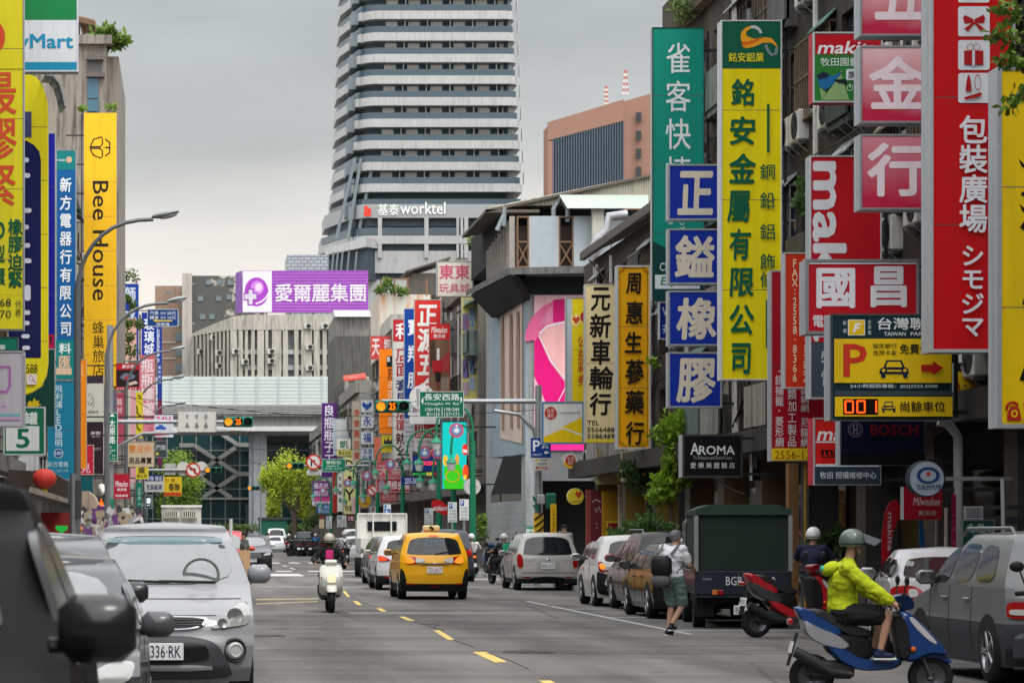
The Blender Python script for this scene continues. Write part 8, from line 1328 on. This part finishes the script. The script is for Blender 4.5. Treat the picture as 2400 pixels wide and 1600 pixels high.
def person(label, loc, rz, J0, shirt, pants, hair=(.012, .011, .011), long_sleeve=False, shorts=False, helmet=None, mask=None, vox=.014, shoes=(.02, .02, .025), k=1., visor=False, vest=None, strap=None, hairk=1., look=None, **J_):
    J = dict(J0); J.update(J_); V = {a: Vector(b) if isinstance(b, tuple) else b for a, b in J.items()}; t = thing('person', label, 'person', loc, rz); t.scale = (k, k, k)
    h, n = V['head'], V['neck']; lk = J['look'] if look is None else look; M = Matrix.Rotation(lk, 3, 'Z'); f = M @ Vector((0, 1, 0)); sx = M @ Vector((1, 0, 0))
    caps = [(h+Vector((0, 0, .025))-f*.012, (.075, .088, .088)), (h+f*.02-Vector((0, 0, .05)), h+f*.045-Vector((0, 0, .085)), .062, .038), (h+f*.085+Vector((0, 0, .01)), h+f*.103-Vector((0, 0, .018)), .010, .015), (n-Vector((0, 0, .06)), h-Vector((0, 0, .05))-f*.02, .058, .052)]
    for g in (-1, 1): caps.append((h+sx*g*.077-f*.005, (.014, .02, .03)))
    caps += [(V['chest']+Vector((-.07, 0, 0)), V['chest']+Vector((.07, 0, 0)), .11, .11), (V['chest'], V['pel'], .12, .12), (V['neck']-Vector((0, 0, .06)), V['chest'], .06, .11), (V['hL'], V['hR'], .1, .1)]
    for s in 'LR':
        S_, E_, Wr, Hh, K_, A_ = (V[q+s] for q in 'sewhka'); g = -1 if s == 'L' else 1
        caps += [(V['neck']-Vector((0, 0, .08)), S_, .05, .055), (S_, E_, .048, .04), (E_, Wr, .04, .026), (Hh, K_, .078, .052), (K_, K_+(A_-K_)*.35, .05, .052), (K_+(A_-K_)*.35, A_, .052, .034)]
        d = (Wr-E_).normalized(); pm_ = Wr+d*.05; caps.append((Wr, pm_+d*.01, .026, .034)); u = d.cross(Vector((0, 0, 1))).normalized() if abs(d.z) < .9 else Vector((0, 1, 0)); dn = u.cross(d) if abs(d.z) < .9 else Vector((1, 0, 0))*-g
        dn = dn if dn.z <= 0 or abs(d.z) >= .9 else -dn
        for i, ln in enumerate((.062, .072, .068, .052)):       # four curled fingers and a thumb
            b0 = pm_+u*(-.027+.018*i)+d*.03; c1 = b0+d*ln*.5+dn*.012; caps += [(b0, c1, .009, .0085), (c1, c1+d*ln*.15+dn*ln*.45, .0085, .007)]
        caps += [(Wr+d*.02-u*.025, Wr+d*.055-u*.05+dn*.02, .011, .009)]
    body = blob('body', caps, mat('skin', SKIN, .5, noise=.08, ns=10), t, vox)
    if vox < .012:
        for g in (-1, 1): m = MB(); m.ell(h+f*.081+sx*g*.032+Vector((0, 0, .012)), (.012, .008, .006), 8); m.build('eye', mat('eye_dark', (.01, .008, .007), .2), body)
        m = MB(); m.tube([h+f*.094+sx*x-Vector((0, 0, .052)) for x in (-.022, 0, .022)], .005, 5); m.build('mouth', mat('lip', (.28, .10, .08), .5), body)
    e = (.03 if visor else .014)+vox*.3; sc = [(V['chest']+Vector((-.075, 0, .02)), V['chest']+Vector((.075, 0, .02)), .115+e, .115+e), (V['chest'], V['pel']+Vector((0, 0, .0)), .13+e, .135+e), (V['neck']-Vector((0, 0, .05)), V['chest'], .065+e, .10+e), (V['pel']+Vector((-.06, 0, .02)), V['pel']+Vector((.06, 0, .02)), .11+e, .11+e)]
    for s in 'LR':
        S_, E_, Wr = V['s'+s], V['e'+s], V['w'+s]; q = 1 if long_sleeve else .72; sc += [(V['neck']-Vector((0, 0, .07)), S_, .055+e, .06+e), (S_, S_+(E_-S_)*q, .056+e*.7, .052+e*.7)]
        if long_sleeve: sc.append((E_, E_+(Wr-E_)*.93, .05+e*.7, .036+e*.7))
    blob('shirt', sc, mat('cloth', shirt, .85, noise=.3, ns=5, bump=.35), t, vox)
    pc = [(V['pel']+Vector((-.06, 0, -.02)), V['pel']+Vector((.06, 0, -.02)), .118+e, .118+e)]
    for s in 'LR':
        Hh, K_, A_ = V['h'+s], V['k'+s], V['a'+s]; pc.append((Hh, Hh+(K_-Hh)*((.7 if visor else .9) if shorts else 1), .092+e, .085+e if shorts else .066+e))
        if not shorts: pc.append((K_, K_+(A_-K_)*.92, .06+e, .048+e))
    blob('shorts' if shorts else 'trousers', pc, mat('cloth', pants, .85, noise=.3, ns=5, bump=.35), t, vox)
    for s in 'LR':
        A_ = V['a'+s]; K_ = V['k'+s]; tz = -.045; ft = Vector((0, .13, 0)) if abs((K_-A_).normalized().y) < .75 else Vector((0, .05, -.1)); m = [(A_+Vector((0, -.035, tz)), A_+ft*.9+Vector((0, 0, tz-.008)), .042, .036), (A_, A_+Vector((0, 0, tz)), .042, .045)]
        sh = blob('shoe', m, mat('shoe', shoes, .6), t, vox); mb = MB(); p = A_+ft*.4+Vector((0, 0, tz-.042)); mb.cbox(p, (.078, .25, .022), Matrix.Rotation(math.atan2(ft.z, ft.y), 3, 'X'), b=.01); mb.build('sole', mat('sole_white', (.6, .6, .58), .6), sh)
    hm = M @ Matrix.Rotation(.0, 3, 'X')
    if helmet:
        m = MB(); m.ell(h+Vector((0, 0, .03))-f*.012, (.122, .145, .135), 22, hm, -.45, 1.); hl = m.build('helmet', paint(helmet), t, 60)
        m = MB(); m.ell(h+Vector((0, 0, .0))-f*.012, (.127, .15, .02), 20, hm); m.build('helmet_rim', black(), hl, 60); m = MB(); [m.tube([h+sx*g*.1, h+sx*g*.07-Vector((0, 0, .1))+f*.02, h-Vector((0, 0, .125))+f*.04], .008, 5) for g in (-1, 1)]; m.build('chin_strap', black(), hl)
        if visor: m = MB(); m.prism([h+sx*-.1+f*a+Vector((0, 0, b)) for a, b in ((.09, .115), (.29, .04), (.22, -.02), (.11, .02))], sx*.2); m.build('visor', mat('visor_grey', (.16, .18, .19), .08, coat=.6), hl)
    else:
        m = MB(); m.ell(h+Vector((0, 0, .035))-f*.022, (.088*hairk, .1*hairk, .09*hairk), 16, M, -.35, 1.); m.ell(h-f*.045+Vector((0, 0, -.01)), (.078, .06, .07), 12, M); m.build('hair', mat('hair', hair, .7, noise=.5, ns=30), t, 60)
    if mask: m = MB(); m.ell(h+f*.065-Vector((0, 0, .055)), (.062, .05, .048), 14, M); m.build('face_mask', mat('mask_cloth', mask, .8), t, 60)
    if vest: m = MB(); p = V['chest']; m.cbox(p+Vector((0, -.14, .02)), (.26, .03, .34), b=.02); m.build('vest_panel', mat('vest', vest, .7), t)
    if strap:
        m = MB(); c = V['chest']
        for a, b in (((-.14, .16), (.12, -.2)), ((.14, .16), (-.12, -.2))): m.tube([c+Vector((a[0], -.11, a[1])), c+Vector((0, -.165, 0)), c+Vector((b[0], -.15, b[1]))], .022, 6)
        m.build('strap', mat('strap', strap, .7), t)
    return t
# rider in the lime jacket on the blue scooter
P = person('person in a lime jacket and black shorts riding the blue scooter in a sage helmet', BLUE.location, BLUE.rotation_euler.z, RIDE, (.42, .50, .012), (.012, .012, .014), long_sleeve=True, shorts=True, helmet=(.10, .128, .11), visor=True, vox=.0085, k=.9, shoes=(.012, .018, .06),
    head=(0, .45, 1.69), neck=(0, .39, 1.5), chest=(0, .34, 1.26), pel=(0, .33, .96), sL=(-.19, .36, 1.41), sR=(.19, .36, 1.41), eL=(-.29, .60, 1.19), eR=(.29, .60, 1.22), wL=(-.33, .82, 1.05), wR=(.33, .80, 1.07), hL=(-.1, .38, .92), hR=(.11, .38, .92), kL=(-.2, .79, .92), kR=(.22, .79, .92), aL=(-.21, .70, .53), aR=(.23, .70, .53))
m = MB(); m.ell((0, .20, 1.42), (.13, .11, .07), 14, Matrix.Rotation(.6, 3, 'X')); m.ell((0, .29, 1.44), (.12, .1, .05), 12); m.build('hood', mat('cloth', (.42, .50, .012), .85, noise=.3, ns=5, bump=.35), P, 60)
m = MB(); m.ell((0, .115, 1.41), (.06, .03, .045), 10); m.build('hood_lining', mat('teal_lining', (.05, .35, .25), .7), P, 60)
# man walking with backpack
Pm = person('person with grey hair walking in a white shirt and green shorts carrying a black backpack', (W(1578, 0, 44.3).x, 44.3, 0), -.7, STAND, (.72, .72, .74), (.13, .20, .18), hair=(.16, .16, .165), shorts=True, mask=(.7, .72, .75), vox=.0095, shoes=(.015, .02, .035), k=1.0, look=-.35,
    head=(.0, .10, 1.56), neck=(0, .05, 1.41), eR=(.26, .06, 1.12), wR=(.2, .27, 1.06), eL=(-.25, .02, 1.11), wL=(-.2, .22, 1.02), kL=(-.09, .10, .48), aL=(-.08, -.02, .09), kR=(.09, .13, .49), aR=(.06, -.16, .17))
m = MB(); m.cbox((-.07, -.25, 1.10), (.33, .17, .34), b=.06); bp = m.build('backpack', mat('pack_black', (.014, .014, .017), .6, noise=.3), Pm, 60); m = MB(); m.cbox((-.07, -.25, .87), (.31, .18, .22), b=.06); m.build('backpack_base', mat('pack_grey', (.11, .11, .115), .8, noise=.2), bp, 60)
m = MB(); m.tube([(.06, -.17, 1.3), (.13, -.06, 1.44), (.15, .09, 1.38), (.16, .12, 1.2), (.12, -.1, 1.0)], .022, 6); m.tube([(-.18, -.17, 1.3), (-.17, -.03, 1.44), (-.16, .10, 1.36), (-.17, .1, 1.15), (-.18, -.12, 1.0)], .022, 6); m.build('backpack_strap', mat('pack_strap', (.16, .17, .18), .7), bp, 60)
# others
person('person in a navy shirt and white helmet seen from behind on the black motorcycle', (W(1893, 0, 45.4).x, 45.4, .1), -.5, RIDE, (.014, .018, .045), (.03, .03, .04), helmet=(.62, .62, .6), vox=.012, k=1.0)
person('person in a black jacket and pink top riding the white scooter in a cream helmet', (2.86, 58.1, 0), PI, RIDE, (.014, .014, .016), (.14, .03, .05), long_sleeve=True, helmet=(.48, .44, .34), mask=(.012, .012, .013), vox=.012, vest=None)
m = MB(); m.cbox((0, .385, 1.12), (.16, .05, .34), b=.02); m.build('pink_top', mat('pink_cloth', (.55, .03, .18), .8), [o for o in bpy.data.objects if o.name.startswith('person') and o.parent is None][-1], 60)
person('person in a grey green tee shirt carrying a sheet of cardboard beside the people carrier', (W(573, 0, 86).x, 86, 0), PI/2+.3, STAND, (.10, .115, .10), (.02, .02, .022), look=0, wL=(-.2, .26, .92), eL=(-.26, .06, 1.1))
t = thing('cardboard_sheet', 'tan cardboard sheet standing beside the man in the grey green tee shirt', 'cardboard', (W(573, 0, 83.5).x, 83.5, 0), .15); m = MB(); m.box(-.17, .17, -.03, .03, .1, 1.12); m.build('board', mat('cardboard', (.55, .34, .19), .85, noise=.12, ns=3), t)
t = thing('white_pole', 'white pole held upright by the people carrier', 'pole', (W(541, 0, 80).x, 80, 0)); m = MB(); m.tube([(0, 0, .4), (0, 0, 2.05)], .05, 8); m.build('shaft', mat('pole_white', (.62, .62, .6), .5), t, 40)
person('person with short black hair showing only a head over the people carrier roof', (W(513, 0, 84).x, 84, 0), -PI/2, STAND, (.25, .25, .3), (.03, .03, .04), k=1.04)
person('person in a pale shirt and jeans crossing the far road', (W(628, 0, 192).x, 192, 0), -PI/2, STAND, (.42, .38, .32), (.05, .10, .16), vox=.02, kL=(-.1, .16, .5), aL=(-.1, .3, .1), aR=(.1, -.28, .14))
person('person standing in a pale tee shirt behind the silver estate car', (W(1322, 0, 88).x, 88, .13), PI, STAND, (.45, .40, .38), (.05, .05, .06), k=1.05)
person('person in a green vest and silver helmet behind the estate car', (10.05, 88.2, 0), .3, RIDE, (.03, .035, .04), (.02, .02, .025), helmet=(.42, .42, .4), vest=(.02, .36, .16), vox=.016)
person('person in a white shirt and silver helmet with a pale backpack right of the taxi', (9.5, 94, 0), 0, RIDE, (.55, .53, .52), (.03, .03, .035), helmet=(.55, .55, .55), vest=(.5, .48, .46), vox=.016)
person('person in a red and white helmet next to the silver helmet rider', (9.75, 99, 0), 0, RIDE, (.05, .06, .07), (.03, .03, .035), helmet=(.45, .03, .03), vox=.016, k=1.06)
person('person in a pale tee shirt with crossed black straps riding away', (7.0, 127, 0), 0, RIDE, (.46, .46, .47), (.14, .22, .30), helmet=(.35, .36, .36), strap=(.01, .01, .012), vox=.016, k=1.06)
person('person in a bright blue shirt riding away in a grey helmet', (9.05, 203, 0), 0, RIDE, (.012, .14, .42), (.02, .02, .03), helmet=(.4, .4, .38), vox=.02)
person('person in a dark olive jacket riding away far down the street', (7.0, 200, 0), 0, RIDE, (.05, .05, .035), (.02, .02, .03), helmet=(.5, .48, .4), vox=.02, long_sleeve=True)
person('person in a white top walking by the left stalls', (W(330, 0, 135).x, 135, .13), .4, STAND, (.55, .55, .56), (.04, .05, .08), vox=.02)
# ---------------------------------------------------------------- plants
def leafmats(c, n=3): return [mat('leaf_%s' % 'abc'[i], tuple(x*q for x in c), .55, trans=.3) for i, q in enumerate((1.25, .85, .5)[:n])]
def plant(label, clumps, c, leaf, n, trunk=None, name='plant', cat='plant', flat=.6, base=None, droop=0, group=None):
    b = base or clumps[0][0]; t = thing(name, label, cat, b, world=True, group=group); m = MB()
    for i in range(n):
        ce, r_ = clumps[RND.randrange(len(clumps))]; d = Vector((RND.gauss(0, 1), RND.gauss(0, 1), RND.gauss(0, 1))).normalized()*(RND.random()**.45)
        p = Vector(ce)+Vector((d.x*r_[0], d.y*r_[1], d.z*r_[2])); m.mi = min(2, max(0, int(1.3-d.z*1.2+RND.gauss(0, .6)))); m.leaf(p, leaf, flat)
        if droop:
            for k in range(3): m.leaf(p-Vector((RND.gauss(0, .05), RND.gauss(0, .05), droop*(k+1))), leaf, 2)
    m.build('crown' if trunk else 'foliage', leafmats(c), t, flip=False)
    if trunk:
        m = MB()
        for path, r_ in trunk: m.tube(path, [r_*(1-.6*i/(len(path)-1)) for i in range(len(path))], 7)
        m.build('trunk', mat('bark', (.11, .085, .065), .9, noise=.4, ns=6), t, 50)
    return t
Y = 262; T0 = W(690, 1262, Y); T0.z = 0
cl = [(W(x, y, Y), (r_, r_, r_*k)) for x, y, r_, k in ((672, 1082, 1.5, .9), (640, 1105, 1.2, 1.2), (702, 1100, 1.5, 1.0), (732, 1122, 1.1, 1.3), (648, 1150, 1.3, 1.1), (705, 1150, 1.5, 1.0), (622, 1118, .7, 1.3), (742, 1168, .8, 1.4), (668, 1120, 1.2, .8), (640, 1185, .8, 1.2), (718, 1190, 1.1, 1.1))]
plant('bright yellow green willow-like tree in front of the station', cl, (.42, .50, .05), .25, 2300, [([T0, W(690, 1215, Y), W(672, 1150, Y), W(660, 1110, Y)], .35), ([W(690, 1220, Y), W(702, 1160, Y), W(700, 1100, Y)], .25), ([W(688, 1200, Y), W(655, 1165, Y), W(645, 1130, Y)], .16), ([W(692, 1210, Y), W(722, 1165, Y), W(730, 1130, Y)], .16)], 'tree', 'tree', base=tuple(T0), droop=.22)
Y = 255; T0 = W(415, 1262, Y); T0.z = 0
plant('green tree behind the yellow couplet sign on the far left', [(W(x, y, Y), (r_, r_, r_)) for x, y, r_ in ((420, 1085, 1.6), (400, 1110, 1.6), (445, 1130, 1.4), (425, 1150, 1.8), (400, 1180, 1.7), (440, 1175, 1.2))], (.2, .3, .04), .28, 1400, [([T0, W(418, 1200, Y), W(420, 1120, Y)], .25)], 'tree', 'tree', base=tuple(T0), droop=.15)
Y = 68; T0 = W(1580, 1340, Y); T0.z = .13
plant('tall potted tree with bright leaves above the truck and beside the black sign', [(W(x, y, Y), (r_, .6, r_*.8)) for x, y, r_ in ((1600, 985, .55), (1635, 1005, .5), (1570, 1010, .42), (1590, 1040, .4), (1560, 1135, .42), (1545, 1160, .3), (1595, 1120, .3), (1575, 1080, .25))], (.16, .27, .02), .17, 2200, [([T0, W(1572, 1200, Y), W(1580, 1100, Y), W(1600, 1000, Y)], .06), ([T0, W(1590, 1180, Y), W(1592, 1120, Y)], .05), ([W(1572, 1200, Y), W(1560, 1150, Y)], .03)], 'tree', 'tree', base=tuple(T0))
Y = 74; T0 = W(1500, 1330, Y); T0.z = .13
plant('dark broad-leaved shrub climbing in front of the faded fascia boards', [(W(x, y, Y), (r_, .6, r_*.8)) for x, y, r_ in ((1480, 1115, .4), (1505, 1135, .45), (1540, 1125, .42), (1520, 1095, .25), (1470, 1095, .2), (1550, 1095, .22), (1530, 1070, .2))], (.035, .075, .022), .17, 900, [([T0, W(1515, 1200, Y), W(1515, 1110, Y)], .04)], 'shrub', 'shrub', base=tuple(T0))
Y = 64; plant('low leafy shrubs behind the black parked cars', [(W(x, y, Y), (r_, .5, r_*.7)) for x, y, r_ in ((1480, 1240, .3), (1520, 1225, .35), (1560, 1240, .3), (1500, 1250, .3), (1450, 1255, .25))], (.05, .11, .025), .14, 900, name='shrub', cat='shrub', base=tuple(W(1510, 1345, Y)))
Y = 72; plant('small sprig of bright leaves at the edge of the amber herb shop sign', [(W(1525, 845, Y), (.14, .2, .1)), (W(1537, 855, Y), (.1, .1, .08)), (W(1530, 1020, Y), (.18, .2, .12))], (.2, .32, .03), .11, 130, [([W(1560, 890, Y), W(1530, 850, Y)], .012)], 'climbing_plant', 'plant')
Y = 24; plant('leafy branch hanging into the top right corner', [(W(x, y, Y), (r_, .25, r_*.45)) for x, y, r_ in ((2385, 40, .14), (2355, 20, .1), (2340, 80, .09), (2375, 95, .12), (2365, 140, .1), (2390, 150, .12), (2370, 245, .08), (2400, 220, .12))], (.10, .17, .02), .085, 420, [([W(2450, 60, Y), W(2400, 50, Y), W(2350, 15, Y)], .008), ([W(2450, 130, Y), W(2390, 100, Y), W(2320, 85, Y)], .008), ([W(2450, 230, Y), W(2400, 230, Y), W(2355, 250, Y)], .006)], 'tree_branch', 'branch', flat=1.2)
Y = 141; plant('spiky green shrubs growing on top of the concrete tower', [(W(x, y, Y), (r_, .6, r_*.8)) for x, y, r_ in ((235, 78, .45), (258, 70, .35), (278, 90, .45), (265, 105, .4), (288, 100, .25))], (.12, .19, .035), .38, 420, name='shrub', cat='shrub', flat=1.5)
plant('small pot plants on the ledge above the orange hotel banner', [(W(260, 252, 136), (.35, .3, .22)), (W(195, 255, 136), (.25, .3, .12))], (.14, .25, .03), .18, 160, name='shrub', cat='shrub')
Y = 158; plant('green creepers hanging over the blue sign and pink panel', [(W(x, y, Y), (r_, .5, r_*1.1)) for x, y, r_ in ((285, 650, .5), (310, 645, .4), (283, 690, .35), (300, 700, .2), (312, 715, .2), (300, 755, .35), (325, 760, .3), (285, 775, .4), (305, 790, .3), (290, 810, .4), (310, 825, .35), (280, 835, .4))], (.09, .15, .03), .2, 1300, [([W(283, 660, Y), W(283, 840, Y)], .03), ([W(283, 770, Y), W(330, 755, Y)], .02)], 'creeper', 'plant')
Y = 176; plant('weedy roof garden on the rust streaked white house', [(W(x, y, Y), (r_, .8, r_*.7)) for x, y, r_ in ((905, 672, .55), (890, 680, .4), (930, 680, .5), (945, 684, .35), (908, 660, .35))], (.10, .17, .03), .2, 700, name='roof_plants', cat='plant')
plant('slender bush on the roof edge behind the pale toy store sign', [(W(x, y, 118), (.35, .3, .35)) for x, y in ((1122, 540), (1135, 555), (1112, 560), (1128, 575))], (.2, .3, .05), .16, 420, [([W(1130, 620, 118), W(1128, 545, 118)], .03)], 'rooftop_bush', 'plant')
Y = 53.5; plant('broad leafy plants below the orange wall panel', [(W(x, y, Y), (r_, .4, r_)) for x, y, r_ in ((1930, 1290, .3), (1965, 1270, .3), (1950, 1310, .3), (1990, 1300, .25))], (.03, .065, .015), .3, 260, name='potted_plant', cat='plant', flat=1.2)
Y = 47.5; plant('leaves trailing from a balcony by the tall red banner', [(W(x, y, 50), (r_, .3, r_)) for x, y, r_ in ((1880, 430, .14), (1888, 455, .16), (1870, 470, .12), (1885, 490, .1))], (.06, .12, .03), .1, 260, name='balcony_plant', cat='plant')
Y = 67; plant('scrubby greenery leaning off the roof above the teal hotel banner', [(W(x, y, Y), (r_, .5, r_*.8)) for x, y, r_ in ((1605, 20, .3), (1590, 10, .25), (1640, 15, .35), (1600, 40, .2), (1660, 5, .3))], (.13, .19, .05), .14, 420, name='rooftop_bush', cat='plant')
Y = 250; plant('dark roadside bushes beneath the willow-like tree', [(W(x, y, 225), (r_, .6, r_*.8)) for x, y, r_ in ((745, 1215, .7), (725, 1225, .6), (765, 1220, .7), (790, 1200, .5), (805, 1225, .5))], (.03, .07, .02), .2, 1000, name='shrub', cat='shrub')
plant('grassy planter strip in front of the station glass', [(W(x, 1236, 290), (1.2, .4, .5)) for x in range(500, 800, 22)], (.14, .2, .05), .3, 1500, name='planter_strip', cat='plant', flat=1.5)
plant('green bush by the black awning at the corner shop', [(W(1128, 1245, 105), (.3, .3, .4)), (W(1130, 1222, 105), (.2, .2, .3))], (.12, .2, .03), .14, 350, name='potted_plant', cat='plant')
# green hoarding, corner awnings
t = thing('site_hoarding', 'dark green corrugated site hoarding near the far white sedan', 'hoarding', W(640, 1260, 258), world=True); a, b = W(607, 0, 258), W(672, 1218, 258); m = MB(); m.box(a.x, b.x, 258, 258.3, 0, b.z); m.build('panel', mat('hoarding_green', (.015, .11, .07), .6, noise=.15), t); m = MB(); m.box(a.x-.1, b.x+.1, 257.9, 258.4, b.z+.003, b.z+.25); m.build('cap_rail', mat('cap_dark', (.04, .05, .05), .6), t)
for lab, P in (('black sloping shop awning at the street corner, wider lower one', [(1180, 1068), (1207, 1068), (1175, 1158), (1150, 1160)]), ('black sloping shop awning next to the grey corner wall', [(1207, 1066), (1222, 1064), (1222, 1156), (1172, 1157)])):
    t = thing('shop_awning', lab, 'awning', W(*P[3], 103), world=True); m = MB(); q = [W(x, y, 102.6 if i < 2 else 101.6) for i, (x, y) in enumerate(P)]; m.prism(q, (0, .12, -.05)); m.build('cloth', mat('awning_black', (.012, .012, .013), .9, noise=.2, spec=.05), t); m = MB(); m.prism([q[3], q[2], q[2]-Vector((0, 0, .28)), q[3]-Vector((0, 0, .28))], (0, .03, 0)); m.build('valance', mat('awning_grey', (.07, .067, .06), .8), t)
# ---------------------------------------------------------------- unseen street rows and an end block, added behind the camera to darken reflections
for lab, a, b, c, d, h in (('street building on the right behind the viewpoint', 12.3, 26, -72, 29.9, 17), ('street building on the left behind the viewpoint', -20, -6, -72, 39.9, 16), ('unseen block added far behind the viewpoint to darken car reflections', -40, 45, -90.5, -72, 34)):
    t = thing('building', lab, 'building', (a, c, 0), world=True); m = MB(); m.box(a, b, c, d, .13, h); wl = m.build('wall', mat('building_wall', (.16, .15, .14), .8, noise=.3, ns=.7, streak=.6), t); m = MB(); x = a-.05 if a > 0 else b
    for i in range(18):
        for k in range(4): y = c+3+i*6.5; m.box(x, x+.05, y, min(y+4, d), 4+k*3, 5.6+k*3)
    if h < 30: m.build('window_band', glass(), t)
